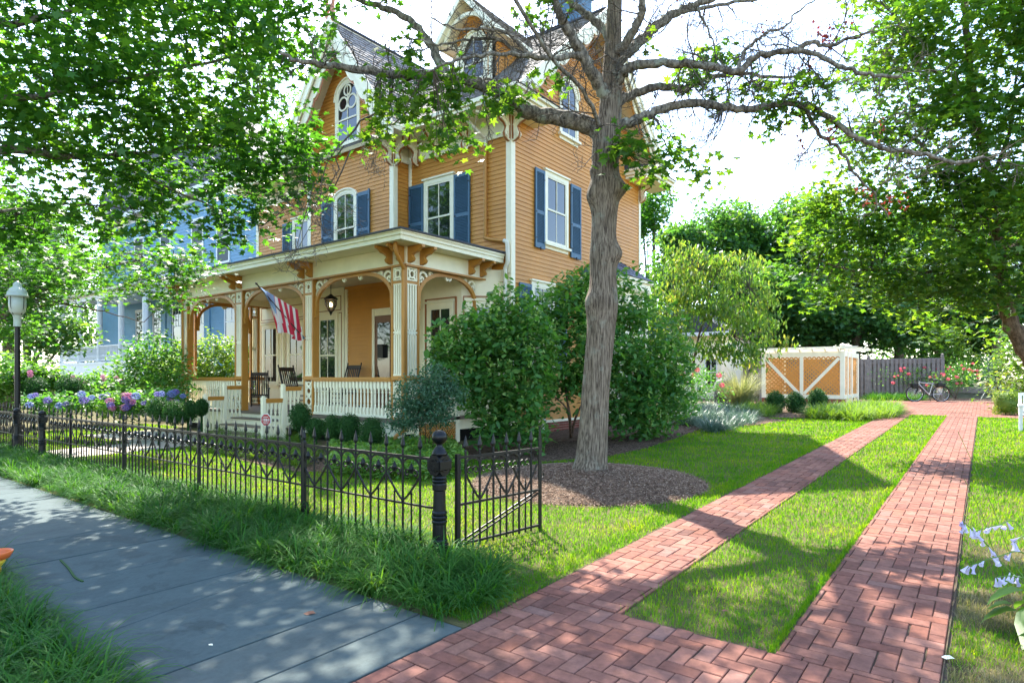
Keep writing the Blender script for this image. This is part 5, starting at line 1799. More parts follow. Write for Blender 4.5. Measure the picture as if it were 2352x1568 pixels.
# ---------------------------------------------------------------- mailbox on the wall
mx_ = P(862, 806, 16.9)
t = thing('mailbox', 'black wall mailbox on the ochre siding left of the front door', 'mailbox', (mx_.x, YW - .02, mx_.z - .18))
b = MB(); b.prism([(-.10, 0), (.10, 0), (.11, .04), (.11, .30), (-.11, .30), (-.11, .04)], (0, -.06, 0), (1, 0, 0), (0, 0, 1), .11); loc(b, 'body', M['black'])
b = MB(); b.prism([(-.12, .30), (.12, .30), (.12, .315), (.08, .37), (-.08, .37), (-.12, .315)], (0, -.068, 0), (1, 0, 0), (0, 0, 1), .13); loc(b, 'lid', M['black'])

# ---------------------------------------------------------------- yard sign
sg = P(611, 964, 14.0)
t = thing('yard_sign', 'small red octagonal warning sign with pale lettering staked at the foot of the porch steps', 'sign', (sg.x, sg.y, gz(sg.x, sg.y)))
zz = sg.z - gz(sg.x, sg.y)
t.rotation_euler = (0, 0, R(25))
b = MB(); b.tube([(0, .02, 0), (0, .02, zz)], .012, 6); loc(b, 'stake', M['grey'])
oc = lambda r: [(r * math.cos(PI / 8 + k * PI / 4), r * math.sin(PI / 8 + k * PI / 4) * 1.12) for k in range(8)]
b = MB(); b.prism(oc(.135), (0, 0, zz), (1, 0, 0), (0, 0, 1), .012); loc(b, 'border', M['white'])
b = MB(); b.prism(oc(.120), (0, -.007, zz), (1, 0, 0), (0, 0, 1), .006); loc(b, 'face', M['signred'])
b = MB()
for k, st in enumerate(((0, 1, 1, 0), (1, 1, 0, 1), (1, 0, 1, 1), (0, 1, 1, 1))):
    x = -.084 + k * .045
    if st[0]: b.box(x, x + .009, -.0125, -.0102, zz - .03, zz + .035)
    b.box(x + .012, x + .021, -.0125, -.0102, zz - .03, zz + .035)
    if st[1]: b.box(x + .021, x + .033, -.0125, -.0102, zz + .026, zz + .035)
    if st[2]: b.box(x + .021, x + .033, -.0125, -.0102, zz - .002, zz + .007)
    if st[3]: b.box(x + .033, x + .040, -.0125, -.0102, zz - .03, zz + .026)
b.box(-.07, .07, -.0125, -.0102, zz - .062, zz - .052); b.box(-.05, .05, -.0125, -.0102, zz - .082, zz - .074); b.box(-.06, .06, -.0125, -.0102, zz + .062, zz + .075)
loc(b, 'lettering', M['white'])

# ---------------------------------------------------------------- orange bowl at the left edge, dry leaves
ob = P(-8, 1274, 4.9)
t = thing('plastic_bowl', 'orange plastic bowl with ridged rim and yellow foot at the left edge', 'bowl', (ob.x, ob.y, ob.z - .03))
b = MB(); b.lathe([(.05, -.01), (.085, .005), (.10, .035), (.108, .055), (.102, .06), (.092, .045), (.075, .012), (.02, .005)], (0, 0, 0), 28); loc(b, 'body', M['orange'], smooth=True)
b = MB(); b.lathe([(.03, -.30), (.03, -.06), (.06, -.02), (.05, -.005)], (0, 0, 0), 16); loc(b, 'foot', M['yellow'], smooth=True)


def dryleaf(name, lab, p, s, rot, mat):
    b = MB(); vs = [(-.5, 0, .10), (-.2, -.2, .02), (.2, -.25, .12), (.5, -.05, .05), (.25, .2, .20), (-.15, .22, .16), (0, 0, .0)]
    vs = [(x * s, y * s, z * s) for x, y, z in vs]
    b.add(vs, [(6, i, (i + 1) % 6) for i in range(6)])
    o = b.build(name, mat, fix=False); o.location = p; o.rotation_euler = (0, 0, rot)
    return tag(o, lab, 'leaf')


g1 = G(711, 1418); dryleaf('dry_leaf', 'curled brown dry leaf lying alone on the bluestone sidewalk', (g1.x, g1.y, .025), .085, .9, M['drybrown'])
g1 = G(484, 1490); dryleaf('dry_leaf', 'tiny pale dry leaf scrap on the sidewalk nearer the bottom edge', (g1.x, g1.y, .025), .035, .3, M['cream'])
g1 = G(1665, 1412); dryleaf('dry_leaf', 'small orange brown leaf in the median grass', (g1.x, g1.y, .05), .05, .3, M['drybrown'])
g1 = G(2177, 1520); dryleaf('dry_leaf', 'pale dry leaf at the edge of the right brick strip', (g1.x, g1.y, .045), .07, .5, M['cream'])
g1 = G(2100, 1078); dryleaf('dry_leaf', 'dark dry leaf in shadow on the right brick strip', (g1.x, g1.y, .06), .14, .5, M['drybrown'])

# ---------------------------------------------------------------- lattice enclosure
ex0, ex1, ey0, ey1 = -8.05, -4.82, 29.6, 33.2
gb = gz(0, 30) + .0
zt = 2.80
enc = thing('lattice_enclosure', 'ochre lattice enclosure framed in cream posts with a pergola top by the back court', 'pergola', ((ex0 + ex1) / 2, (ey0 + ey1) / 2, gb))
pz = gb + .25
def latt(b, fr, u0, u1, z0, z1, sp=.185, t=.012, wd=.052):
    for s in (1, -1):
        h = z1 - z0
        k = -int(h / sp) - 2
        while True:
            c = u0 + k * sp; k += 1
            if c > u1 + h: break
            lo, hi = 0, 1
            a0, a1 = (c, c + h) if s > 0 else (c, c - h)
            for lm, isu0 in ((u0, True), (u1, False)):
                tt = (lm - a0) / (a1 - a0)
                if (a1 > a0) == isu0: lo = max(lo, tt)
                else: hi = min(hi, tt)
            if hi - lo < .02: continue
            p = fr.p(a0 + (a1 - a0) * lo, .008 * s, z0 + h * lo); q = fr.p(a0 + (a1 - a0) * hi, .008 * s, z0 + h * hi)
            b.bar(p, q, t, wd, up=fr.N) if False else b.bar(p, q, wd, t, up=fr.N)


ef = Fr((ex0, ey0), (1, 0), (0, -1)); er = Fr((ex1, ey0), (0, 1), (1, 0)); eb = Fr((ex0, ey1), (1, 0), (0, -1)); el = Fr((ex0, ey0), (0, 1), (-1, 0))
w_ = ex1 - ex0; dpt = ey1 - ey0
for fr, wd_ in ((ef, w_), (er, dpt), (eb, w_), (el, dpt)):
    b = MB(); latt(b, fr, .08, wd_ - .08, pz + .15, zt - .22); b.build('lattice_panel', M['lattice'], enc)
for (x, y) in ((ex0, ey0), (ex1, ey0), (ex0, ey1), (ex1, ey1), (ex1, ey0 + .9), (ex1, ey0 + 1.9)):
    b = MB(); b.box(x - .09, x + .09, y - .09, y + .09, gb - .1, zt - .05)
    if x > -6 and y < ey1: b.box(x - .09, x + .09, y - .09, y + .09, zt + .02, zt + .20); b.lathe([(.15, zt + .20), (.15, zt + .23), (.02, zt + .30)], (x, y, 0), sq=4)
    b.build('post', M['cream'], enc, bevel=.008)
b = MB(); ef.box(b, w_ / 2 - .07, w_ / 2 + .07, 0, .07, pz, zt - .1); b.build('centre_post', M['cream'], enc)
b = MB()
for fr, wd_ in ((ef, w_), (er, dpt)): fr.box(b, .091, wd_ - .091, -.05, .05, pz, pz + .16); fr.box(b, .091, wd_ - .091, -.06, .06, zt - .26, zt - .05)
for fr, wd_ in ((eb, w_), (el, dpt)): fr.box(b, .091, wd_ - .091, -.05, .05, zt - .26, zt - .05)
b.build('rail', M['cream'], enc)
for (u0, u1) in ((.12, w_ / 2 - .1), (w_ - .12, w_ / 2 + .1)):
    b = MB(); b.bar(ef.p(u0, .075, zt - .33), ef.p(u1, .075, pz + .2), .02, .12, up=(0, -1, 0)) if False else b.bar(ef.p(u0, .075, zt - .33), ef.p(u1, .075, pz + .2), .13, .02, up=(0, -1, 0))
    b.build('diagonal_brace', M['cream'], enc)
for k in range(7):
    x = ex0 + .1 + k * (w_ - .2) / 6
    b = MB(); b.prism([(-.45, .06), (-.35, -.03), (dpt + .35, -.03), (dpt + .45, .06), (dpt + .45, .10), (-.45, .10)], (x, ey0, zt - .02), (0, 1, 0), (0, 0, 1), .05); b.build('rafter', M['cream'], enc)
for y in (ey0 - .1, ey0 + 1.2, ey0 + 2.4, ey1 + .1):
    b = MB(); b.prism([(-.3, .05), (-.22, -.02), (w_ + .45, -.02), (w_ + .6, .06), (w_ + .6, .08), (-.3, .08)], (ex0, y, zt + .085), (1, 0, 0), (0, 0, 1), .045); b.build('purlin', M['cream'], enc)
b = MB(); b.box(ex0 - .1, ex1 + .1, ey0 - .1, ey0 + .1, gb - .1, gb + .25); b.build('brick_base', M['wallbrick'], enc)
dp = P(1747, 880, 27.6)
b = MB(); b.tube([(dp.x, dp.y, .4), (dp.x, dp.y, 2.5)], .045, 8); b.lathe([(.07, .4), (.07, .55)], (dp.x, dp.y, 0), 8)
tag(b.build('drain_pole', M['grey']), 'thin dark upright pole standing at the left end of the lattice enclosure', 'pole')

# ---------------------------------------------------------------- board fence
bf_ = thing('board_fence', 'weathered grey shadowbox board fence behind the parked bicycle', 'fence', (-5, 36.2, gz(0, 36)))
gB = gz(0, 36)
fb = Fr((-12, 36.2), (1, 0), (0, -1)); L = 12 - 1.62
b = MB(); k = 0
u = 0
while u < L:
    dd = .03 if k % 2 else -.05
    fb.box(b, u, u + .115, dd, dd + .022, gB + .08, gB + 2.0 + rnd.uniform(-.008, .008)); u += .095; k += 1
b.build('boards', M['grey'], bf_)
b = MB()
for z in (.3, 1.05, 1.75): fb.box(b, 0, L, -.022, .028, gB + z, gB + z + .08)
b.build('rail', M['grey'], bf_)
for u in (L - 3.1, L):
    b = MB(); fb.box(b, u - .06, u + .06, -.08, .055, gB, gB + 2.05); c = fb.p(u, -.01, gB + 2.05); b.lathe([(.11, 0), (.11, .03), (.07, .05), (.09, .12), (.02, .17)], c, sq=4)
    b.build('post', M['grey'], bf_)
lf = thing('low_rail', 'low grey timber rail behind the pink rose bushes', 'fence', (0, 37.2, gB))
b = MB(); b.box(-1.4, 4.5, 37.15, 37.22, gB + .32, gB + .62); b.build('rail', M['grey'], lf)
for x in (-1.2, .6, 2.4): b = MB(); b.box(x - .05, x + .05, 37.22, 37.30, gB - .05, gB + .95); b.build('post', M['grey'], lf)

# ---------------------------------------------------------------- bicycle
bp = P(2131, 921, 28.0)
bk = thing('bicycle', 'grey touring bicycle with black front basket and rear bag parked on the brick court', 'bicycle', (bp.x, bp.y, gz(bp.x, bp.y) + .02))
bk.rotation_euler = (0, 0, R(25))
def bl(b, name, mat, parent=None, **k):
    o = b.build(name, mat, None, **k); o.parent = parent or bk; return o
WR = .345
for x, nm in ((-.53, 'wheel'), (.53, 'wheel')):
    b = MB(); b.tube([(x + WR * math.cos(a), 0, WR + WR * math.sin(a)) for a in np.linspace(0, 2 * PI, 33)], .024, 8, cap=False); tyre = bl(b, 'wheel', M['rubber'])
    b = MB(); b.tube([(x + (WR - .028) * math.cos(a), 0, WR + (WR - .028) * math.sin(a)) for a in np.linspace(0, 2 * PI, 33)], .011, 6, cap=False); bl(b, 'rim', M['chrome'], tyre)
    b = MB()
    for k in range(24):
        a = k * PI / 12; b.tube([(x, .02 * (-1) ** k, WR), (x + (WR - .03) * math.cos(a), 0, WR + (WR - .03) * math.sin(a))], .003, 3)
    bl(b, 'spokes', M['chrome'], tyre)
    b = MB(); b.ribbon([(x + (WR + .05) * math.cos(a), WR + (WR + .05) * math.sin(a)) for a in np.linspace(.1 * PI, (1.05 if x < 0 else .95) * PI, 16)], .008, (0, 0, 0), (1, 0, 0), (0, 0, 1), .05); bl(b, 'mudguard', M['black'])
bb, hd, stt = (.06, 0, .30), (-.36, 0, .78), (.20, 0, .74)
b = MB()
b.tube([bb, hd], .022, 8); b.tube([(-.345, 0, .86), (.18, 0, .80)], .019, 8); b.tube([bb, (.22, 0, .86)], .019, 8)
b.tube([(-.33, 0, .92), (-.38, 0, .70)], .024, 8)
for s in (-1, 1): b.tube([bb, (.53, .05 * s, WR)], .011, 6); b.tube([(.2, 0, .78), (.53, .05 * s, WR)], .010, 6)
bl(b, 'frame', M['chrome'])
b = MB()
for s in (-1, 1): b.tube([(-.38, .04 * s, .70), (-.43, .05 * s, .55), (-.53, .05 * s, WR)], .013, 6)
bl(b, 'fork', M['black'])
b = MB(); b.tube([(-.33, 0, .92), (-.32, 0, 1.02)], .016, 6); b.tube(smooth_path([(-.22, -.30, 1.06), (-.33, -.2, 1.08), (-.34, 0, 1.02), (-.33, .2, 1.08), (-.22, .30, 1.06)], 4), .014, 6); bl(b, 'handlebar', M['black'])
b = MB(); b.tube([(.22, 0, .84), (.25, 0, .96)], .014, 6); b.lathe([(.10, 0), (.11, .03), (.06, .06)], (.30, 0, .95), 10); b.sphere((.14, 0, .985), .06, 8, 6, (2.0, .6, .5)); bl(b, 'saddle', M['black'])
b = MB(); b.prism([(.34, .66), (.66, .68), (.68, .82), (.36, .84)], (0, 0, 0), (1, 0, 0), (0, 0, 1), .26); bl(b, 'rear_bag', M['black'], bevel=.02)
b = MB(); b.bar((.25, 0, .72), (.72, 0, .74), .14, .012)
for s in (-1, 1): b.tube([(.53, .07 * s, WR), (.60, .07 * s, .73)], .006, 4)
bl(b, 'rack', M['black'])
b = MB(); b.prism([(-.66, .62), (-.44, .58), (-.40, .80), (-.70, .82)], (0, 0, 0), (1, 0, 0), (0, 0, 1), .30); bl(b, 'front_basket', M['black'], bevel=.015)
b = MB(); b.box(.40, .62, .08, .09, .40, .66); bl(b, 'pannier_plate', M['cream'])
b = MB(); b.tube([(.06 + .09 * math.cos(a), -.05, .30 + .09 * math.sin(a)) for a in np.linspace(0, 2 * PI, 17)], .008, 5, cap=False); b.bar((.06, -.06, .30), (.18, -.06, .18), .02, .02); b.bar((.06, .06, .30), (-.06, .06, .42), .02, .02); b.bar((.16, -.10, .175), (.24, -.10, .175), .08, .02); bl(b, 'crank', M['black'])
b = MB(); b.tube([(.10, .05, .30), (.16, .16, .0)], .008, 5); bl(b, 'kickstand', M['black'])

# ---------------------------------------------------------------- white bench at the right edge
bn = G(2345, 990)
bt = thing('garden_bench', 'white slatted garden bench cut off by the right edge beside the clipped shrub', 'bench', (bn.x, bn.y, gz(bn.x, bn.y)))
def bnl(b, name, **k):
    o = b.build(name, M['white'], None, **k); o.parent = bt; return o
for x in (.0, 1.5):
    for y in (0, .5): b = MB(); b.box(x - .035, x + .035, y - .035, y + .035, 0, .62 if y == 0 else .95); bnl(b, 'leg')
    b = MB(); b.box(x - .05, x + .05, -.07, .50, .62, .66); bnl(b, 'armrest')
b = MB()
for k in range(5): b.box(-.03, 1.53, .0 + k * .1, .08 + k * .1, .40, .43)
bnl(b, 'seat')
b = MB(); b.box(.03, 1.47, .48, .52, .88, .96); b.box(.03, 1.47, .48, .52, .46, .52)
for k in range(12): b.box(.06 + k * .12, .13 + k * .12, .49, .51, .52, .88)
bnl(b, 'backrest')

# ---------------------------------------------------------------- rear cottage and covered grill
ct = P(1625, 850, 33)
cg = gz(ct.x, ct.y)
t = thing('garden_cottage', 'small cream cottage with a white sash window glimpsed behind the yellow green tree', 'cottage', (ct.x, ct.y, cg))
wz = P(1620, 768, 33).z - cg
b = MB(); b.box(-3.4, .75, 0, 5, 0, wz); loc(b, 'wall', M['cream'])
b = MB(); b.prism([(-3.9, 0), (1.3, 0), (1.3, .12), (-1.3, 1.6), (-3.9, .12)], (0, 2.2, wz), (1, 0, 0), (0, 0, 1), 5.4); loc(b, 'roof', M['roofedge'])
b = MB(); b.box(-3.9, 1.3, -.55, -.5, wz - .1, wz + .1); loc(b, 'fascia', M['white'])
b = MB()
for x in (-.15, ): b.box(x, x + .08, -.05, -.0, .6, 2.2); b.box(x + .62, x + .70, -.05, 0, .6, 2.2); b.box(x + .08, x + .62, -.05, 0, 2.12, 2.2); b.box(x + .08, x + .62, -.06, 0, .6, .68); b.box(x + .08, x + .62, -.045, 0, 1.38, 1.43); b.box(x + .33, x + .37, -.04, 0, .68, 2.12)
wn = loc(b, 'window', M['white'])
b = MB(); b.box(-.07, .47, -.02, -.012, .68, 2.12); o = b.build('pane', M['glass']); o.parent = wn
gc = P(1665, 880, 26); gg = gz(gc.x, gc.y)
t = thing('covered_grill', 'dark grey covered barbecue grill half hidden behind the rose shrub and feathery grass', 'grill', (gc.x, gc.y, gg))
b = MB(); b.lathe([(.42, .05), (.45, .5), (.46, .85), (.40, 1.05), (.22, 1.18), (.02, 1.22)], (0, 0, 0), 14); loc(b, 'cover', M['grey'] if False else M['roofedge'], smooth=True)
b = MB()
for s in (-1, 1): b.tube([(.3 * s, 0, 0), (.3 * s, 0, .1)], .05, 8)
loc(b, 'wheel', M['rubber'])

# ---------------------------------------------------------------- blue neighbour house
KN = 1.35
def hN(z): return EYE + (z - EYE) * KN
nX0, nX1, nY, nZ = -40.0 * KN, -23.3 * KN, 14.0 * KN, hN(10.2)
nYB = nY + 12
nh = thing('neighbour_house', 'large pale blue clapboard house with white porch and brick chimney, seen through the street maple', 'house', ((nX0 + nX1) / 2, nY + 3, 0))
nf_ = Fr((nX0, nY), (1, 0), (0, -1)); nr = Fr((nX1, nY), (0, 1), (1, 0))
b = MB(); b.box(nX0 + .02, nX1 - .02, nY + .02, nYB, 0, nZ); b.build('wall_core', M['dark'], nh)
b = MB(); siding(b, nf_, .3, nZ, lambda z: (0, nX1 - nX0), .2); siding(b, nr, .3, nZ, lambda z: (0, 12), .2); b.build('siding', M['nblue'], nh, fix=False)
b = MB(); b.prism([(nX0 - .5, nZ), (nX1 + .5, nZ), (nX1 - 3, nZ + 3.5), (nX0 + 3, nZ + 3.5)], (0, nY + 6, 0), (1, 0, 0), (0, 0, 1), 13); b.build('roof', M['roofedge'], nh)
b = MB(); b.box(nX0 - .55, nX1 + .55, nY - .6, nY - .5, nZ - .25, nZ + .05); b.box(nX0 - .5, nX1 + .5, nY - .5, nY - .05, nZ - .1, nZ - .05); nf_.box(b, -.02, nX1 - nX0 + .02, .0, .04, nZ - .6, nZ - .1)
nf_.box(b, nX1 - nX0 - .18, nX1 - nX0 + .03, 0, .045, .3, nZ - .6); nr.box(b, -.03, .16, 0, .045, .3, nZ)
b.build('white_trim', M['white'], nh)
ns = pmat('dark blind', (.06, .075, .085), .6, .15, 8, .05)
def nwin(x, z0, z1, w_=.95, dark=True):
    x, z0, z1, w_ = x * KN, hN(z0), hN(z1), w_ * KN
    u = x - nX0; b = MB(); c = .13
    nf_.box(b, u - c, u, 0, .06, z0, z1); nf_.box(b, u + w_, u + w_ + c, 0, .06, z0, z1); nf_.box(b, u - c - .03, u + w_ + c + .03, 0, .08, z1, z1 + .2); nf_.box(b, u - c - .05, u + w_ + c + .05, 0, .10, z0 - .12, z0)
    nf_.box(b, u, u + w_, .03, .05, (z0 + z1) / 2 - .03, (z0 + z1) / 2 + .03)
    if not dark:
        for k in (1, 2): nf_.box(b, u + w_ * k / 3 - .015, u + w_ * k / 3 + .015, .03, .045, (z0 + z1) / 2, z1)
        nf_.box(b, u, u + w_, .03, .044, (z0 + 3 * z1) / 4 - .015, (z0 + 3 * z1) / 4 + .015)
    wo = b.build('window', M['white'], nh)
    g = MB()
    if dark:
        n = 22
        for k in range(n): zz = z0 + (z1 - z0) * k / n; nf_.box(g, u, u + w_, .024, .034 if k % 2 else .028, zz, zz + (z1 - z0) / n)
    else: nf_.box(g, u, u + w_, .024, .030, z0, z1)
    g.build('blind' if dark else 'pane', ns if dark else M['glass'], wo)
    return wo
for x in (-29.3, -27.0, -32.5, -35.5): nwin(x, 6.7, 8.8)
nwin(-26.3, 2.9, 5.2, 1.5, False); nwin(-24.7, 3.0, 5.0, .8, False)
# its porch
qX0, qX1, qY, qF, qR, qT = -37.5 * KN, -27.6 * KN, 11.2 * KN, hN(2.35), hN(3.10), hN(5.25)
b = MB(); b.box(qX0, qX1, qY, nY, qF - .15, qF); b.box(qX0 + .02, qX1 - .02, qY + .03, qY + .06, 1.5, qF - .15); b.build('porch_floor', M['white'], nh)
b = MB(); b.box(qX0 + .1, qX1 - .1, qY + .08, nY, .1, 1.5); b.build('porch_base', M['wallbrick'], nh)
b = MB(); b.box(qX0 - .3, qX1 + .3, qY - .3, nY, qT + .35, qT + .5); b.box(qX0, qX1, qY, qY + .25, qT, qT + .35); b.box(qX1 - .25, qX1, qY + .25, nY, qT, qT + .35); b.build('porch_beam', M['white'], nh)
b = MB(); b.prism([(qY - .4, qT + .5), (nY, qT + 1.4), (nY, qT + .5)], ((qX0 + qX1) / 2, 0, 0), (0, 1, 0), (0, 0, 1), qX1 - qX0 + .8); b.build('porch_roof', M['slate'], nh)
for k in range(5):
    x = qX0 + .2 + k * (qX1 - qX0 - .4) / 4
    b = MB(); b.lathe([(.22, qF), (.22, qF + .08), (.16, qF + .12), (.15, qT - .6), (.13, qT - .15), (.2, qT - .1), (.2, qT)], (x, qY + .15, 0), 14); b.build('porch_column', M['white'], nh)
b = MB(); b.box(qX0, qX1, qY + .08, qY + .18, qR - .06, qR); b.box(qX0, qX1, qY + .1, qY + .16, qF + .08, qF + .14); pr_ = b.build('railing', M['white'], nh)
m0 = None
for k in range(62):
    x = qX0 + .1 + k * (qX1 - qX0 - .2) / 61
    if m0 is None:
        b = MB(); b.lathe([(.045, 0), (.045, .12), (.06, .2), (.04, .34), (.04, .68), (.055, .76), (.045, .84)], (0, 0, 0), 6); m0 = b.build('baluster', M['white'], pr_)
        o = m0
    else: o = m0.copy(); COL.objects.link(o)
    o.location = (x, qY + .13, qF + .13)
for x in (-29.0, -31.2, -33.3, -35.3):
    nwin(x, 3.2, 5.0, .8, False)
    for s in (-.62, .86):
        b = MB(); nf_.box(b, (x + s) * KN - nX0, (x + s + .48) * KN - nX0, .03, .08, hN(3.1), hN(5.1)); b.build('shutter', M['nblue'], nh)
b = MB(); b.box(-35.9, -34.9, 19.9, 20.9, 12, 16.4); b.box(-36, -34.8, 19.8, 21, 15.9, 16.1); b.build('chimney', M['wallbrick'], nh)
b = MB(); b.tube([(-23.6 * KN, 13.9 * KN, 13), (-23.6 * KN, 13.9 * KN, .5)], .08, 8); b.build('downspout', M['door'], nh)
# ---------------------------------------------------------------- leaves
def outline(pol): return np.array([(r * math.cos(R(a)), r * math.sin(R(a))) for a, r in pol])


MAPLE = outline([(180, .10), (-128, .42), (-95, .50), (-62, .40), (-46, .92), (-24, .50), (0, 1.05), (24, .50), (46, .92), (62, .40), (95, .50), (128, .42)])
MAPLE = MAPLE[:, ] * np.array([.62, .62])
OVAL = np.array([(0, -.06), (.25, -.20), (.6, -.22), (1, 0), (.6, .22), (.25, .20), (0, .06)]) - np.array([.1, 0])
LANCE = np.array([(0, -.04), (.3, -.13), (.7, -.10), (1, 0), (.7, .10), (.3, .13), (0, .04)])
SMALL = np.array([(0, 0), (.45, -.28), (1, 0), (.45, .28)])
CLUMP = outline([(0, 1), (35, .45), (70, .85), (110, .5), (150, .9), (190, .4), (235, .95), (280, .5), (325, .8)]) * .55


def unit(a): return a / np.maximum(np.linalg.norm(a, axis=1, keepdims=True), 1e-9)


def leaf_mesh(name, C, size, outl, mat, parent=None, up=1.4, hang=0.0, curl=.25, side=None):
    n, k = len(C), len(outl)
    if hang > 0:
        ax = unit(rng.normal(0, .55, (n, 3)) + np.array([0, 0, -hang]))
        nr = unit(np.cross(ax, unit(rng.normal(0, 1, (n, 3)))))
    else:
        nr = unit(rng.normal(0, .55, (n, 3)) + np.array([0, 0, up]))
        if side is not None: nr = unit(nr + side)
        ax = unit(np.cross(nr, unit(rng.normal(0, 1, (n, 3)))))
    sd = np.cross(nr, ax)
    s = np.asarray(size)[:, None]
    V = np.zeros((n, k, 3), np.float32)
    for i, (x, y) in enumerate(outl):
        V[:, i] = C + (ax * x + sd * y - nr * (curl * (x * x + y * y) - .12 * abs(y))) * s
    return npmesh(name, V.reshape(-1, 3), np.arange(n * k).reshape(n, k), mat, parent)


RV, UV, FV = np.array([CT, ST, 0]), np.array([0, 0, 1.0]), np.array([-ST, CT, 0])


def lobe(x, y, Z, rx, ry, rz):
    return (np.array(P(x, y, Z)), rx / F * Z, ry / F * Z, rz)


lobe_phase = rng.uniform(0, 6.28, (97, 3))


def sample(lobes, n, shell=.5, flat=None):
    vol = np.array([(a * b_ + b_ * c + a * c) for _, a, b_, c in lobes]); pr = vol / vol.sum()
    idx = rng.choice(len(lobes), n, p=pr)
    d = unit(rng.normal(0, 1, (n, 3)))
    r = np.where(rng.random(n) < shell, rng.uniform(.78, 1.04, n), rng.random(n) ** (1 / 3))[:, None] * np.where(rng.random(n) < .10, rng.uniform(1.05, 1.32, n), 1)[:, None]
    q = d * r
    c = np.array([l[0] for l in lobes])[idx]; ab = np.array([[l[1], l[2], l[3]] for l in lobes])[idx]
    ph = lobe_phase[idx % 97]
    q = q * (1 + .17 * np.sin(d[:, 0] * 4 + ph[:, 0]) + .15 * np.sin(d[:, 1] * 5 + d[:, 2] * 3 + ph[:, 1]) + .10 * np.sin(d[:, 2] * 9 + ph[:, 2]))[:, None]
    q = q * ab
    return c + q[:, :1] * RV + q[:, 1:2] * UV + q[:, 2:] * FV


def holes(cl, wl=1.3, thr=.42, seed=0.0):
    k = 2 * PI / wl
    v = np.sin(k * cl[:, 0] + seed + .8 * np.sin(k * .6 * cl[:, 2])) * np.sin(k * 1.13 * cl[:, 1] + 1.7 + seed) + .55 * np.sin(k * .9 * cl[:, 2] + 2 + .7 * np.sin(k * cl[:, 0] * .5))
    return cl[v < thr]


def sprays(cl, m, rs, thick=.35, droop=.12):
    n = len(cl) * m
    a = rng.uniform(0, 2 * PI, n); r = rs * np.sqrt(rng.random(n))
    z = rng.normal(0, rs * thick, n) - droop * (r / rs) ** 2 * rs * 2
    return np.repeat(cl, m, axis=0) + np.stack([r * np.cos(a), r * np.sin(a), z], 1)


def twig(b, p, q, r0, r1, jit=.06, n=5, sides=4):
    p, q = np.array(p), np.array(q)
    L = np.linalg.norm(q - p)
    pts = [p + (q - p) * t + rng.normal(0, jit * L * .5, 3) * (0 < t < 1) + np.array([0, 0, .08 * L * math.sin(PI * t)]) for t in np.linspace(0, 1, n)]
    b.tube(pts, list(np.linspace(r0, r1, n)), sides, cap=False)
    return pts


def twigs_to(b, cl, limbpts, frac=.6, r0=.014, maxd=3.0):
    lp_ = np.array(limbpts)
    for c in cl:
        if rng.random() > frac: continue
        d = np.linalg.norm(lp_ - c, axis=1); j = d.argmin()
        if d[j] > maxd: continue
        twig(b, lp_[j], c, min(r0, .006 + .006 * d[j]), .003)


def limb(name, path, w0, w1, mat, parent, n=10, k=6, jit=.0):
    """path rows (x, y, Z) in photo units, widths in metres"""
    pts = [np.array(P(*p)) for p in path]
    pts = smooth_path(pts, k)
    if jit:
        pts = [p + rng.normal(0, jit, 3) * (0 < i < len(pts) - 1) for i, p in enumerate(pts)]
    m = len(pts)
    rad = [(w0 + (w1 - w0) * (i / (m - 1)) ** .85) / 2 * (1 + .06 * math.sin(i * 1.7)) for i in range(m)]
    b = MB(); b.tube(pts, rad, n)
    b.build(name, mat, parent, smooth=True)
    return pts, rad


# ================================================================ the big bare-limbed maple
mt = thing('maple_tree', 'tall half bare maple with thick grey trunk rising from the mulch mound before the house', 'tree', TREE)
ZT = 9.42
tr = [(1353, 1098, 96), (1354, 1078, 84), (1358, 1045, 75), (1364, 980, 70), (1369, 900, 68), (1375, 820, 69), (1380, 750, 74), (1382, 700, 82), (1384, 665, 74), (1385, 620, 70), (1387, 585, 76), (1387, 545, 67), (1389, 500, 66), (1390, 455, 76), (1391, 430, 80), (1391, 395, 68), (1390, 350, 68), (1394, 310, 66), (1400, 260, 56), (1404, 200, 50), (1408, 120, 42), (1411, 40, 37), (1413, -60, 33), (1416, -200, 27), (1420, -340, 18), (1428, -460, 9)]
pts = smooth_path([list(P(x, y, ZT)) + [w_ / F * ZT / 2 * .9] for x, y, w_ in tr], 6)
NS = 40
vs, fs = [], []
for i, p in enumerate(pts):
    for k in range(NS):
        a = 2 * PI * k / NS
        z = p[2]
        fur = .014 * math.sin(9 * a + 2.2 * math.sin(z * 1.3)) + .013 * math.sin(17 * a + 3 * math.sin(z * 2.1 + 1))
        lump = .05 * math.sin(2 * a + z * 1.1) + .04 * math.sin(3 * a - z * 2.3)
        # old pruning knots
        for (kz, ka, am, sz) in ((EYE + (866 - 690) / F * ZT, PI + .4, .22, .16), (EYE + (866 - 582) / F * ZT, -.2, .30, .14), (EYE + (866 - 435) / F * ZT, -.1, .42, .13), (EYE + (866 - 455) / F * ZT, PI + .2, .24, .13), (EYE + (866 - 395) / F * ZT, PI + .3, .2, .07)):
            da = (a - TH - ka + PI) % (2 * PI) - PI
            lump += am * math.exp(-((z - kz) / sz) ** 2 - (da / .55) ** 2)
        flare = .25 * max(0, 1 - (z - TREE.z) / .35) * (.5 + .5 * math.sin(5 * a + .6)) if z < TREE.z + .4 else 0
        r = p[3] * (1 + fur + lump + flare)
        vs.append((p[0] + r * math.cos(a), p[1] + r * math.sin(a), z))
for i in range(len(pts) - 1):
    for k in range(NS): fs.append((i * NS + k, i * NS + (k + 1) % NS, (i + 1) * NS + (k + 1) % NS, (i + 1) * NS + k))
b = MB(); b.add(vs, fs); b.build('trunk', M['bark'], mt, smooth=True, fix=False)
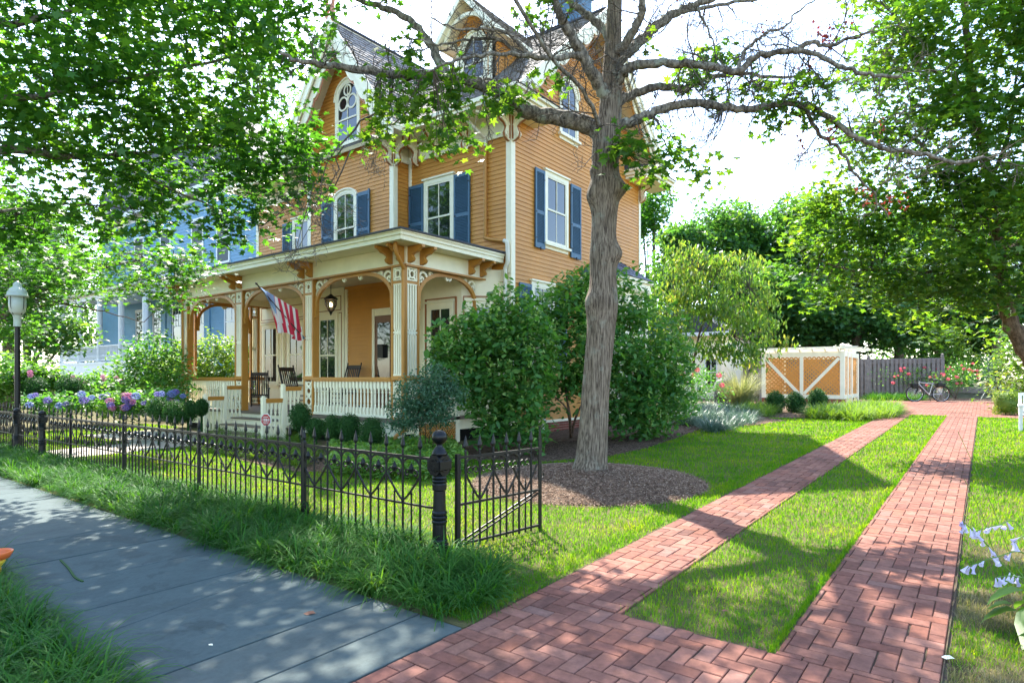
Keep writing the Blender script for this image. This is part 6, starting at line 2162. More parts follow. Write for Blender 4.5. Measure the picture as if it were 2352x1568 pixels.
LP = []      # all limb points for twigs: (point, radius)
PXM = ZT / F
LIMBS = [  # path (x, y, Z), start width px, end width px
    ([(1395, 345, 9.42), (1365, 296, 9.40), (1300, 274, 9.3), (1227, 262, 9.2), (1165, 222, 9.1), (1100, 192, 9.0), (1040, 178, 8.9), (920, 171, 8.8), (824, 159, 8.7), (756, 150, 8.6), (691, 142, 8.5), (640, 120, 8.45)], 46, 6),
    ([(1030, 186, 8.9), (1009, 143, 9.0), (982, 92, 9.2), (937, 44, 9.4), (879, 17, 9.6), (818, -2, 9.8), (720, -60, 10.0)], 24, 9),
    ([(1400, 250, 9.42), (1381, 199, 9.3), (1348, 145, 9.1), (1327, 104, 9.0), (1298, 58, 8.9), (1281, 25, 8.8), (1262, -40, 8.6), (1230, -140, 8.4)], 34, 12),
    ([(1410, 130, 9.42), (1393, 75, 9.6), (1352, 37, 9.8), (1310, 4, 9.9), (1270, -60, 10.1), (1190, -150, 10.4)], 24, 10),
    ([(1330, 132, 9.05), (1319, 128, 9.0), (1252, 133, 8.7), (1202, 129, 8.5), (1120, 125, 8.3), (1036, 145, 8.1), (980, 165, 8.0)], 16, 4),
    ([(1215, 131, 8.55), (1178, 83, 8.5), (1120, 66, 8.4), (1049, 66, 8.3), (990, 40, 8.2)], 9, 3),
    ([(1200, 128, 8.5), (1136, 91, 8.6), (1078, 93, 8.7), (1007, 102, 8.7), (940, 90, 8.8)], 8, 3),
    ([(1402, 165, 9.42), (1431, 129, 9.5), (1472, 95, 9.6), (1514, 54, 9.7), (1551, 29, 9.8), (1607, 8, 9.9), (1700, -30, 10.1), (1800, -90, 10.3)], 32, 10),
    ([(1408, 125, 9.42), (1435, 104, 9.2), (1464, 54, 9.0), (1476, 25, 8.9), (1466, -20, 8.8), (1440, -90, 8.6)], 24, 11),
    ([(1404, 210, 9.42), (1427, 174, 9.3), (1451, 153, 9.2), (1493, 145, 9.1), (1555, 147, 9.0), (1619, 152, 8.9), (1694, 163, 8.8), (1729, 136, 8.75), (1795, 119, 8.7), (1865, 123, 8.6), (1935, 154, 8.5), (2000, 172, 8.4), (2070, 176, 8.3)], 26, 6),
    ([(1398, 275, 9.42), (1418, 237, 9.5), (1451, 220, 9.6), (1514, 199, 9.7), (1576, 207, 9.8), (1588, 198, 9.8), (1645, 176, 9.9), (1707, 169, 9.95), (1790, 180, 10.1), (1850, 165, 10.2)], 27, 5),
    ([(1394, 318, 9.42), (1422, 290, 9.4), (1460, 277, 9.35), (1514, 253, 9.3), (1597, 237, 9.2), (1663, 246, 9.1), (1729, 250, 9.0), (1830, 237, 8.9), (1904, 268, 8.8), (1953, 308, 8.75), (2014, 334, 8.7), (2124, 356, 8.6), (2199, 373, 8.55), (2260, 360, 8.5)], 26, 6),
    ([(1850, 240, 8.9), (1882, 308, 8.9), (1926, 343, 8.95), (1961, 395, 9.0), (2005, 444, 9.05), (2040, 500, 9.1)], 10, 3),
    ([(1531, 53, 9.75), (1557, 31, 9.8), (1619, 18, 9.9), (1729, 0, 10.0), (1850, -25, 10.2)], 14, 5),
    ([(1601, 20, 9.85), (1619, 57, 9.7), (1641, 110, 9.6), (1632, 145, 9.5)], 7, 2.5),
    ([(1694, 163, 8.8), (1710, 120, 8.85), (1740, 90, 8.9), (1768, 75, 8.95), (1803, 61, 9.0), (1834, 26, 9.1), (1890, -10, 9.2)], 9, 3),
    ([(1815, 118, 8.7), (1860, 101, 8.6), (1909, 105, 8.5), (1970, 83, 8.4), (2019, 62, 8.3)], 12, 4),
    ([(1700, 205, 9.8), (1729, 190, 9.8), (1800, 190, 9.8), (1870, 200, 9.8), (1960, 180, 9.8)], 9, 3),
    ([(1380, 300, 9.3), (1340, 210, 8.9), (1250, 110, 8.5), (1150, -60, 8.0), (1050, -220, 7.6)], 10, 7),
]
for path, a, c in LIMBS:
    z0 = path[0][2]
    p, r = limb('limb', path, a * PXM, c * PXM, M['limb'], mt, 10, 6, .012)
    LP += list(zip(p, r))
# limbs above the picture carry the crown that dapples the paving
for path, a, c in ([(1413, -60, 9.42), (1330, -190, 8.8), (1200, -330, 8.0), (1080, -480, 7.3)], 18, 5), ([(1415, -160, 9.42), (1480, -300, 8.6), (1560, -480, 7.7), (1620, -640, 7.0)], 16, 5), ([(1417, -240, 9.42), (1340, -420, 9.2), (1240, -560, 9.0), (1150, -640, 8.8)], 14, 5), ([(1262, -40, 8.6), (1100, -180, 7.8), (950, -300, 7.2)], 12, 4):
    p, r = limb('limb', path, a * PXM, c * PXM, M['limb'], mt, 8, 5, .02)
    LP += list(zip(p, r))


def sprout(b, p, d, L, r, lvl):
    n = 5
    pts = [np.array(p)]
    d = d / np.linalg.norm(d)
    for i in range(n):
        d = d + rng.normal(0, .22, 3) + np.array([0, 0, .04])
        d = d / np.linalg.norm(d)
        pts.append(pts[-1] + d * L / n)
    b.tube(pts, list(np.linspace(r, max(r * .4, .0022), n + 1)), 4 if r < .012 else 5, cap=False)
    if lvl > 0:
        for i in range(1, n + 1):
            for _ in range(1 if rng.random() < .75 else 2):
                dd = pts[min(i + 1, n)] - pts[i - 1]; dd = dd / np.linalg.norm(dd)
                sd = np.cross(dd, unit(rng.normal(0, 1, (1, 3)))[0]); sd /= np.linalg.norm(sd)
                sprout(b, pts[i], dd * .65 + sd * .8, L * rng.uniform(.32, .58), max(r * .5, .0026), lvl - 1)
    return pts


b = MB()
tips = []
for (p, r) in LP:
    if r > .10 or rng.random() > .30: continue
    nb = 1
    dd = unit(rng.normal(0, 1, (1, 3)) + np.array([[0, 0, .1]]))[0]
    q = sprout(b, p, dd, rng.uniform(.35, .95), min(r * .45, .012), 2)
    tips.append(q[-1])
# hanging bare twigs in front of the porch, from the long left limb
for (x, y, Z, x2, y2) in ((780, 330, 9.0, 690, 560), (805, 345, 9.0, 660, 620), (790, 335, 9.0, 735, 520), (690, 142, 8.5, 560, 190), (905, 285, 8.8, 870, 330)):
    s, e = np.array(P(x, y, Z)), np.array(P(x2, y2, Z + .6))
    q = twig(b, s, e, .012, .005, .10, 8)
    for w_ in q[3:]:
        sprout(b, w_, unit(rng.normal(0, 1, (1, 3)) + np.array([[0, 0, -.5]]))[0], rng.uniform(.35, .7), .005, 2)
q = twig(b, np.array(P(960, 175, 8.8)), np.array(P(780, 335, 9.0)), .022, .013, .08, 8)
twig(b, np.array(P(1120, 195, 9.0)), np.array(P(905, 285, 8.8)), .02, .012, .06, 8)
tag(b.build('bare_twigs', M['twig'], mt, smooth=True, fix=False), kind='stuff')

LG = [lobe(*a) for a in ((905, 150, 8.7, 60, 45, .3), (945, 235, 8.7, 75, 45, .35), (890, 240, 8.7, 60, 45, .3), (1000, 160, 8.7, 60, 30, .3), (1055, 180, 8.6, 45, 30, .3), (985, 300, 8.7, 70, 35, .35), (1060, 270, 8.7, 55, 55, .3), (1075, 330, 8.7, 30, 40, .25),
    (1180, 200, 8.7, 45, 25, .25), (1250, 180, 8.6, 50, 18, .2), (870, 310, 8.8, 40, 25, .2), (930, 110, 8.8, 40, 30, .2), (1130, 240, 8.8, 50, 35, .25), (1010, 225, 8.7, 60, 40, .3),
    (1400, 305, 8.9, 45, 18, .2), (1470, 330, 8.9, 85, 40, .35), (1560, 360, 8.9, 80, 45, .35), (1500, 380, 8.9, 50, 25, .25), (1610, 395, 8.9, 25, 20, .15), (1530, 300, 9.0, 40, 25, .2), (1385, 365, 8.9, 15, 10, .1),
    (1640, 120, 9.6, 55, 35, .3), (1590, 170, 9.7, 60, 40, .3), (1720, 200, 9.4, 60, 40, .3), (1780, 260, 9.1, 50, 40, .25), (1830, 200, 8.8, 60, 40, .3), (1870, 240, 8.8, 50, 40, .3), (1250, 20, 8.9, 50, 30, .2), (1500, 90, 9.3, 30, 20, .2), (1660, 215, 9.7, 40, 20, .2))]
cl = sample(LG, 330, .3)
C = sprays(cl, 6, .21, .35, .3)
leaf_mesh('crown', C, rng.uniform(.12, .20, len(C)), MAPLE, M['norway'], mt, 1.2)
LPp = [p for p, r in LP]
b = MB(); twigs_to(b, cl, LPp, .8, .009, 2.2); tag(b.build('leafy_twigs', M['twig'], mt, smooth=True, fix=False), kind='stuff')
# crown above the picture
LU = [lobe(*a) for a in ((1120, -430, 7.6, 260, 130, 1.0), (900, -260, 7.6, 200, 90, .9), (1330, -520, 8.4, 300, 130, 1.3), (1600, -560, 7.6, 230, 120, 1.2), (1180, -640, 8.8, 280, 120, 1.3), (1480, -300, 8.7, 130, 60, .6), (1000, -560, 8.2, 250, 120, 1.0), (1200, -200, 8.2, 130, 60, .7), (900, -130, 9.2, 140, 50, .6), (1043, -140, 9.1, 120, 50, .6), (1222, -140, 9.5, 110, 45, .6), (760, -130, 12.6, 150, 60, .8), (1400, -200, 9.6, 120, 60, .6), (950, -200, 12.0, 120, 60, .8))]
cl = holes(sample(LU, 1300, .3))
C = sprays(cl, 11, .28, .35, .3)
leaf_mesh('upper_crown', C, rng.uniform(.09, .16, len(C)), MAPLE, M['norway'], mt, 1.2)
# dead red clusters
RC = []
for x, y, s, Z in ((1890, 82, 3, 8.6), (1915, 85, 4, 8.5), (1900, 95, 4, 8.5), (1870, 65, 2, 8.6), (1945, 58, 2, 8.5), (1806, 288, 4, 8.9), (1840, 275, 3, 8.9), (1838, 325, 3, 8.9), (1890, 293, 3, 8.85), (1912, 295, 4, 8.8), (1758, 52, 1, 8.9), (1845, 140, 2, 8.7), (1875, 135, 1, 8.7), (2020, 300, 2, 8.7), (1970, 430, 2, 9.0), (1995, 460, 3, 9.05), (2040, 462, 4, 9.1), (2075, 460, 2, 9.1), (2085, 425, 1, 9.0), (1740, 258, 1, 9.0), (925, 110, 1, 9.2), (1560, 18, 1, 9.8), (1815, 70, 1, 8.9)):
    RC += [np.array(P(x, y, Z))] * s
C = sprays(np.array(RC), 6, .09, .9, .2)
leaf_mesh('dead_leaves', C, rng.uniform(.035, .07, len(C)), CLUMP, M['redleaf'], mt, .3)


# ================================================================ street maple at the left
def pick_tree(name, label, base, limbs, lobes, ncl, m, rs, size, outl, leaf, bark, trunkpts=None, shell=.45, up=1.3, hang=0, twf=.5, mindist=0, twr=.014, tmax=3.0, gaps=0):
    t = thing(name, label, 'tree', base)
    L = []
    for j, (path, a, c) in enumerate(limbs):
        p, r = limb('trunk' if j == 0 else 'limb', path, a, c, bark, t, 10, 6, .012)
        L += p
    cl = sample(lobes, ncl, shell)
    if gaps: cl = holes(cl, gaps)
    C = sprays(cl, m, rs, .3, .3)
    leaf_mesh('crown', C, rng.uniform(size[0], size[1], len(C)), outl, leaf, t, up, hang)
    if twf:
        b = MB(); twigs_to(b, cl, L, twf, twr, tmax)
        if b.v: tag(b.build('twigs', M['twig'], t, smooth=True, fix=False), kind='stuff')
    return t


def base_of(x, y, Z):
    p = P(x, y, Z); return Vector((p.x, p.y, gz(p.x, p.y)))


A_lobes = [lobe(*a) for a in ((60, 110, 8.2, 220, 160, 1.5), (260, 90, 8.6, 220, 150, 1.5), (450, 110, 9.0, 190, 150, 1.5), (590, 130, 9.4, 110, 110, 1.1), (640, 50, 9.4, 110, 70, .9), (200, 290, 9.2, 260, 120, 1.4), (450, 300, 9.6, 200, 110, 1.3), (620, 330, 10, 120, 75, .9), (690, 335, 10.3, 70, 55, .6), (480, 440, 10, 190, 75, 1.0), (560, 500, 10.2, 110, 45, .7), (140, 430, 9.5, 220, 110, 1.3), (330, 480, 9.8, 170, 70, .9), (60, 540, 10, 130, 70, 1.0), (640, 410, 10.2, 100, 50, .7),
    (300, -140, 8.8, 420, 150, 1.2), (640, -120, 9.2, 220, 100, 1.0), (0, -280, 8.6, 420, 140, 1.2), (-200, 100, 8.6, 220, 220, 1.4))]
bA = base_of(-484, 1000, 6.6)
pick_tree('street_maple', 'broad leafy street maple spreading over the sidewalk and the upper left of the view', bA,
          [([(-484, 1230, 6.6), (-470, 900, 6.7), (-440, 600, 6.9), (-380, 350, 7.2), (-250, 120, 7.6), (-60, -120, 8.2), (150, -300, 8.8)], .42, .10),
           ([(-420, 500, 7.0), (-200, 390, 7.8), (0, 345, 8.6), (100, 352, 9.0), (190, 362, 9.2), (330, 350, 9.5), (450, 338, 9.8), (560, 335, 10), (680, 330, 10.3)], .17, .02),
           ([(255, 358, 9.3), (330, 400, 9.6), (430, 450, 10), (520, 490, 10.2), (600, 520, 10.4)], .05, .015),
           ([(-360, 320, 7.3), (-100, 240, 8.0), (100, 220, 8.5), (300, 180, 9.0), (500, 140, 9.4), (640, 110, 9.7)], .13, .02),
           ([(-250, 120, 7.6), (0, 60, 8.2), (200, 20, 8.7), (400, -40, 9.2), (620, -60, 9.5)], .12, .02),
           ([(-420, 520, 7.0), (-180, 500, 7.8), (40, 480, 9.0), (200, 470, 9.6), (330, 480, 10)], .09, .015)],
          A_lobes, 1800, 16, .34, (.12, .20), MAPLE, M['maple'], M['limb'], shell=.35, twf=.35, gaps=1.4)
B_lobes = [lobe(*a) for a in ((100, 630, 14.8, 140, 60, 1.2), (290, 610, 14.4, 150, 60, 1.0), (420, 600, 14.1, 80, 40, .6), (40, 740, 15.6, 60, 40, .8), (0, 620, 14.6, 120, 90, 1.2), (380, 660, 14.6, 60, 40, .5))]
bB = base_of(-120, 900, 16.0)
pick_tree('leaning_maple', 'small maple with warm brown leaning limbs behind the lamp post at the left edge', bB,
          [([(-130, 1010, 16.0), (-90, 880, 16.0), (-20, 775, 15.9), (45, 700, 15.8), (95, 650, 15.7), (180, 580, 15.4), (260, 540, 15.1)], .26, .06),
           ([(-10, 765, 15.9), (20, 680, 16.0), (35, 600, 16.0), (60, 520, 16.0)], .14, .05),
           ([(60, 690, 15.8), (160, 640, 15.5), (280, 605, 15.1), (400, 600, 14.6)], .09, .02),
           ([(30, 710, 15.8), (130, 700, 15.6), (240, 715, 15.4), (330, 740, 15.1)], .06, .015)],
          B_lobes, 560, 12, .34, (.10, .17), MAPLE, M['maple'], M['redbark'], shell=.35, twf=.5)

# ================================================================ right maple
C_lobes = [lobe(*a) for a in ((2210, 110, 11, 160, 140, 1.6), (2070, 90, 11.4, 90, 90, 1.0), (2310, 300, 10.5, 100, 170, 1.3), (2140, 280, 11, 140, 110, 1.3), (2000, 320, 11.4, 80, 60, .8), (1930, 440, 12, 110, 55, .9), (2070, 440, 11.6, 140, 75, 1.2), (2240, 480, 11, 120, 120, 1.4), (2080, 560, 12, 170, 65, 1.2), (1910, 540, 12.4, 90, 42, .8), (2270, 620, 11.5, 100, 80, 1.2), (1960, 640, 12.4, 100, 38, .7), (2120, 660, 12, 120, 55, .9), (2180, 730, 12.4, 90, 40, .7), (1850, 590, 12.6, 60, 30, .5), (2330, 60, 10.5, 90, 130, 1.2), (1960, 190, 11.5, 40, 30, .4),
    (2200, -140, 11, 260, 120, 1.8), (2450, 200, 10.5, 120, 250, 1.6), (2460, 550, 11, 120, 180, 1.5))]
bC = base_of(2440, 990, 12)
pick_tree('right_maple', 'bright green maple with curved leaning trunk and large crown filling the upper right', bC,
          [([(2450, 1010, 12), (2415, 900, 12), (2352, 800, 12), (2316, 722, 12), (2300, 650, 12), (2290, 560, 11.8), (2270, 420, 11.6), (2240, 260, 11.4), (2220, 60, 11.2), (2210, -140, 11)], .40, .08),
           ([(2300, 640, 12), (2230, 560, 12), (2130, 490, 12), (2000, 450, 12.1), (1900, 450, 12.2)], .12, .02), ([(2285, 540, 11.8), (2200, 420, 11.5), (2100, 320, 11.4), (2000, 300, 11.4)], .11, .02),
           ([(2305, 690, 12), (2200, 640, 12.1), (2080, 620, 12.2), (1960, 620, 12.4), (1850, 590, 12.6)], .10, .02), ([(2250, 300, 11.4), (2160, 180, 11.3), (2080, 90, 11.4)], .10, .02), ([(2270, 430, 11.6), (2320, 300, 11), (2340, 120, 10.7)], .10, .02)],
          C_lobes, 2400, 13, .36, (.12, .20), MAPLE, M['norway'], M['redbark'], shell=.35, twf=.4, gaps=1.3)

# ================================================================ far trees
def far_tree(label, x, ytop, Z, w_px, ybot, leaf, n=9000, size=(.2, .36), seed=0, group='tall trees behind the garden', name='shade_tree'):
    rg = random.Random(seed)
    base = base_of(x, HY, Z)
    t = thing(name, label, 'tree', base, (0, 0, 0) and None)
    t['group'] = group
    zt = P(x, ytop, Z).z; zb_ = P(x, ybot, Z).z; R_ = w_px / F * Z / 2
    lobes = []
    for k in range(16):
        a = rg.uniform(0, 2 * PI); h = rg.random()
        rr = R_ * (.72 * math.sin(PI * min(.95, .25 + .72 * h)) ** .8) * rg.uniform(.5, 1)
        c = np.array([base.x + rr * math.cos(a), base.y + rr * math.sin(a), zb_ + (zt - zb_) * (.08 + .84 * h)])
        s = R_ * rg.uniform(.30, .48)
        lobes.append((c, s, s * .72, s))
    lobes.append((np.array([base.x, base.y, zt - R_ * .3]), R_ * .45, R_ * .33, R_ * .45))
    b = MB(); b.tube([(base.x, base.y, base.z), (base.x + .2, base.y, zb_ + .5), (base.x, base.y + .2, (zt + zb_) / 2), (base.x, base.y, zt - 1)], [.32, .26, .18, .05], 8)
    for l in lobes[::2]: b.tube([(base.x, base.y, zb_ + .4), ((base.x + l[0][0]) / 2, (base.y + l[0][1]) / 2, (zb_ + l[0][2]) / 2 + .3), tuple(l[0])], [.14, .09, .03], 6)
    b.build('trunk', M['bark'], t, smooth=True)
    cl = sample(lobes, n // 8, .55)
    C = sprays(cl, 8, R_ * .13, .45, .25)
    leaf_mesh('crown', C, rng.uniform(size[0], size[1], len(C)), CLUMP, leaf, t, 1.0)
    return t


far_tree('rounded deep green tree just right of the house, topping the far tree line', 1660, 462, 44, 300, 800, M['darkleaf'], 17600, seed=1)
far_tree('deep green tree behind the lattice enclosure', 1850, 452, 42, 330, 800, M['darkleaf'], 17600, seed=2)
far_tree('lighter green tree peeking beside the rear house corner', 1500, 425, 50, 210, 850, M['maple'], 9000, seed=3)
far_tree('broad dark tree behind the board fence and roses', 2060, 470, 40, 360, 780, M['darkleaf'], 17600, seed=4)
far_tree('dark tree behind the yucca at the far right', 2280, 430, 38, 320, 780, M['darkleaf'], 17600, seed=5)
far_tree('bushy dark tree low behind the lattice enclosure roof', 1760, 610, 38, 260, 800, M['darkleaf'], 12800, seed=6)
far_tree('dense dark tree low over the board fence', 1960, 600, 39, 300, 790, M['darkleaf'], 12800, seed=7)
far_tree('dark low tree right of the board fence end', 2160, 620, 41, 260, 840, M['darkleaf'], 12800, seed=8)
far_tree('tall green tree behind the blue neighbour house', 610, 150, 52, 330, 760, M['maple'], 11200, seed=9)
far_tree('green tree far left behind the neighbour porch', 60, 420, 48, 420, 900, M['darkleaf'], 11000, seed=12)
far_tree('mid green tree filling the gap between the house corner and the rounded tree', 1570, 520, 40, 220, 860, M['darkleaf'], 11000, seed=17)
far_tree('tall mid green tree rising behind the weeping tree', 1745, 500, 46, 260, 840, M['maple'], 12000, seed=18)
far_tree('dense green tree behind the leaning maple at the left edge', 20, 450, 27, 330, 800, M['darkleaf'], 12000, (.16, .28), seed=21)
far_tree('low green tree left of the neighbour house', 230, 560, 56, 420, 900, M['darkleaf'], 9000, seed=13)
far_tree('distant tree filling the gap left of the porch', 420, 620, 60, 380, 900, M['darkleaf'], 9000, seed=14)
far_tree('broad low tree closing the view behind the bicycle', 2120, 700, 46, 420, 900, M['darkleaf'], 9000, seed=15)
far_tree('broad low tree closing the view behind the lattice enclosure', 1800, 700, 47, 420, 900, M['darkleaf'], 9000, seed=16)
# trees over the road: they are what the front windows mirror
for i, (x, y, h, r_) in enumerate(((-47, -14, 19, 7.5), (-37, -16, 21, 7.5), (-27, -15, 20, 7), (-16, -17, 20, 7))):
    t = thing('shade_tree', 'leafy tree across the road mirrored in the front windows', 'tree', (x, y, 0), 'trees across the road')
    lobes = []
    rg = random.Random(40 + i)
    for k in range(12):
        a = rg.uniform(0, 6.28); lobes.append((np.array([x + r_ * .6 * math.cos(a) * rg.random(), y + r_ * .6 * math.sin(a) * rg.random(), h * rg.uniform(.3, .9)]), r_ * .5, r_ * .4, r_ * .5))
    cl = sample(lobes, 900, .5); C = sprays(cl, 8, 1.1, .5, .2)
    leaf_mesh('crown', C, rng.uniform(.35, .6, len(C)), CLUMP, M['maple'], t, 1.0)
    b = MB(); b.tube([(x, y, 0), (x, y, h * .7)], [.35, .1], 8); b.build('trunk', M['bark'], t)


# ================================================================ shrubs
def shrub(name, label, cat, lobes, n, m, rs, size, outl, leaf, base, stems=(), up=1.2, hang=0, shell=.6, group=None, core=None, curl=.25):
    t = thing(name, label, cat, base, group)
    b = MB()
    for s in stems:
        b.tube(smooth_path(s[0], 4), list(np.linspace(s[1], s[2], (len(s[0]) - 1) * 4 + 1)), 7)
    if stems: b.build('stem', M['redbark'], t, smooth=True)
    cl = sample(lobes, n, shell); C = sprays(cl, m, rs, .45, .2)
    leaf_mesh('foliage', C, rng.uniform(size[0], size[1], len(C)), outl, leaf, t, up, hang, curl)
    return t, cl


def pp(x, y, Z): return np.array(P(x, y, Z))


# panicle shrubs by the porch corner and side wall
S1 = [lobe(*a) for a in ((1110, 760, 12.6, 80, 60, .6), (1060, 800, 12.4, 60, 60, .5), (1180, 720, 12.8, 70, 60, .6), (1150, 850, 12.4, 110, 70, .7), (1090, 880, 12.3, 70, 50, .5), (1210, 800, 12.6, 80, 80, .7), (1200, 920, 12.4, 60, 60, .5), (1230, 980, 12.3, 35, 40, .35), (1130, 930, 12.4, 50, 45, .4), (1140, 990, 12.2, 45, 25, .35), (1215, 1005, 12.2, 30, 25, .3))]
s1b = G(1170, 1030)
t, cl = shrub('panicle_shrub', 'big dark green broadleaf shrub covering the right end of the porch', 'shrub', S1, 900, 9, .19, (.11, .19), OVAL, M['hydra'], s1b,
              [([s1b, pp(1160, 960, 12.5), pp(1130, 880, 12.5), pp(1110, 800, 12.5)], .03, .012), ([s1b, pp(1190, 950, 12.5), pp(1210, 860, 12.6)], .03, .012)], .9, shell=.65)
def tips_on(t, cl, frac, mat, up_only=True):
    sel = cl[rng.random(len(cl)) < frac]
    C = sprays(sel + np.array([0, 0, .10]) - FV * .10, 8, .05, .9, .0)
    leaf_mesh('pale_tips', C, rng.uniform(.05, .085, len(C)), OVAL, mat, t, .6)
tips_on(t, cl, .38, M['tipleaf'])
S2 = [lobe(*a) for a in ((1290, 720, 14.2, 90, 70, .7), (1380, 690, 14.6, 90, 70, .8), (1330, 800, 14, 120, 80, .8), (1450, 780, 14.8, 90, 90, .8), (1510, 830, 15.2, 60, 80, .7), (1420, 870, 14.4, 110, 70, .8), (1310, 880, 13.8, 90, 50, .6), (1500, 910, 15, 70, 60, .7), (1440, 940, 14.6, 60, 50, .6), (1490, 970, 14.6, 40, 30, .5), (1350, 660, 14.6, 50, 35, .5), (1540, 880, 15.4, 40, 60, .5))]
s2b = G(1312, 1005)
t, cl = shrub('panicle_shrub', 'larger bright tipped broadleaf shrub against the side wall behind the maple trunk', 'shrub', S2, 1500, 9, .20, (.11, .19), OVAL, M['hydra'], s2b,
              [([s2b, pp(1308, 950, 14.2), pp(1300, 900, 14.2), pp(1290, 800, 14.2)], .04, .015), ([s2b, pp(1302, 940, 14.2), pp(1265, 905, 14.0), pp(1245, 890, 13.9)], .028, .012), ([s2b, pp(1330, 940, 14.3), pp(1400, 840, 14.5)], .035, .015), ([G(1470, 985), pp(1470, 930, 14.8), pp(1480, 850, 15)], .035, .015)], .9, shell=.65)
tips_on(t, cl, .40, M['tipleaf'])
# fine blue-green shrub at the porch corner
S3 = [lobe(*a) for a in ((985, 870, 11.4, 50, 28, .4), (960, 900, 11.3, 55, 35, .45), (1020, 905, 11.4, 40, 38, .4), (945, 945, 11.2, 45, 32, .4), (1000, 945, 11.3, 45, 30, .4), (925, 965, 11.2, 28, 16, .25))]
s3b = G(975, 1040)
shrub('nandina_shrub', 'feathery blue green shrub on thin pale stems at the front corner of the porch', 'shrub', S3, 330, 26, .15, (.04, .075), LANCE * np.array([1, 1.6]), M['nandina'], s3b,
      [([s3b + Vector((dx, dy, 0)), pp(965 + k * 12, 990, 11.3), pp(960 + k * 16, 930, 11.3)], .012, .006) for k, (dx, dy) in enumerate(((-.1, 0), (-.02, .05), (.06, 0), (.12, .06)))], .8, shell=.55)


# clipped boxwoods
def boxball(label, x, y, Z, rpx, ry=1.0, group='clipped boxwood balls', leaf=None, n=3600, square=False):
    c = P(x, y, Z); r = rpx / F * Z
    base = Vector((c.x, c.y, gz(c.x, c.y)))
    t = thing('boxwood', label, 'shrub', base, group)
    b = MB(); b.sphere(c, r * .72, 14, 10, (1, 1, ry))
    b.tube([base, c], .03, 6)
    b.build('inner_core', M['box'] if leaf is None else leaf, t, smooth=True)  # solid ball added inside the leaf shell, with one stem
    d = unit(rng.normal(0, 1, (n, 3)))
    if square: d = np.sign(d) * np.abs(d) ** .55; d = d / np.max(np.abs(d), axis=1, keepdims=True) ** .5 * .8
    C = np.array(c) + d * (r * rng.uniform(.70, 1.06, n) * (1 + .05 * np.sin(d[:, 0] * 7 + d[:, 2] * 9)))[:, None] * np.array([1, 1, ry])
    leaf_mesh('foliage', C, rng.uniform(.022, .045, n) * max(1, Z / 14), SMALL, leaf or M['box'], t, .2, side=d * 1.0)
    return t


boxball('darkest boxwood ball at the left by the purple hydrangeas', 365, 938, 14.4, 26)
boxball('boxwood ball beside the walk, second from the hydrangeas', 402, 948, 14.2, 26, 1.1)
boxball('boxwood ball nearest the bottom step on the left of the steps', 432, 945, 14.6, 22, 1.1)
boxball('small boxwood behind the left stair rail', 463, 935, 15.0, 14, 1.4)
boxball('tall boxwood right of the porch steps beside the column', 690, 958, 13.6, 25, 1.35)
boxball('low boxwood left of the middle in the row under the porch railing', 726, 982, 13.3, 21, 1.05)
boxball('boxwood third in the row under the porch railing', 765, 982, 13.2, 25, 1.2)
boxball('boxwood fourth in the row under the porch railing', 803, 982, 13.0, 27, 1.2)
boxball('boxwood at the right end of the row under the porch railing', 855, 992, 12.6, 30, 1.15)
for x, y, lab in ((1781, 923, 'left of the three boxwood balls before the lattice enclosure'), (1827, 926, 'middle boxwood ball before the lattice enclosure'), (1878, 918, 'right boxwood ball before the lattice enclosure')):
    boxball(lab, x, y, 22.5, 21, 1.25, 'boxwood balls before the lattice enclosure', M['hedge'] if False else M['box'])
boxball('clipped square shrub with thin base at the far end of the right lawn', 2310, 925, 20.5, 30, 1.1, None, M['yleaf'], 2200, True)
for x, y, lab in ((78, 890, 'dark rounded boxwood next to the lamp post'), (162, 888, 'dark rounded boxwood below the neighbour porch')):
    boxball(lab, x, y, 19, 30, .85, 'rounded boxwoods before the neighbour house')


# hydrangeas
def mop(mat, r=.085):
    b = MB(); n = 46
    for k in range(n):
        z = 1 - 2 * (k + .5) / n; a = k * 2.39996
        d = Vector((math.sqrt(1 - z * z) * math.cos(a), math.sqrt(1 - z * z) * math.sin(a), z))
        u = d.orthogonal().normalized(); v = d.cross(u); c = d * r * rnd.uniform(.88, 1.04); s = r * .30
        ang = rnd.uniform(0, 3)
        uu = u * math.cos(ang) + v * math.sin(ang); vv = d.cross(uu)
        b.add([c + uu * s, c + vv * s + d * .006, c - uu * s, c - vv * s + d * .006], [(0, 1, 2, 3)])
    return b


MOPS = {}
def add_mop(t, p, kind, s=1):
    if kind not in MOPS:
        o = mop(M[kind]).build('flower_head', M[kind], None, fix=False); MOPS[kind] = o.data; COL.objects.unlink(o); bpy.data.objects.remove(o)
    o = bpy.data.objects.new('flower_head', MOPS[kind]); COL.objects.link(o); o.parent = t
    o.location = Vector(p) - t.location; o.scale = (s, s, s * .85)


def hydrangea(label, x, y, Z, rx, ry, heads, seed):
    base = base_of(x, HY, Z); rg = random.Random(seed)
    t, cl = shrub('hydrangea', label, 'shrub', [lobe(x, y, Z, rx, ry, .5), lobe(x + rx * .4, y + 4, Z - .2, rx * .6, ry * .8, .4), lobe(x - rx * .5, y + 4, Z - .1, rx * .6, ry * .8, .4)], 120, 9, .16, (.08, .14), OVAL, M['hydra'], base, group='mophead hydrangeas by the walk', up=.9)
    for k, kind in enumerate(heads):
        a = rg.uniform(-1, 1)
        p = P(x + a * rx * 1.05, y - ry * rg.uniform(-.5, .9) * (1 - .3 * abs(a)), Z - .45 - rg.random() * .15)
        add_mop(t, p, kind, rg.uniform(.8, 1.3))
    return t


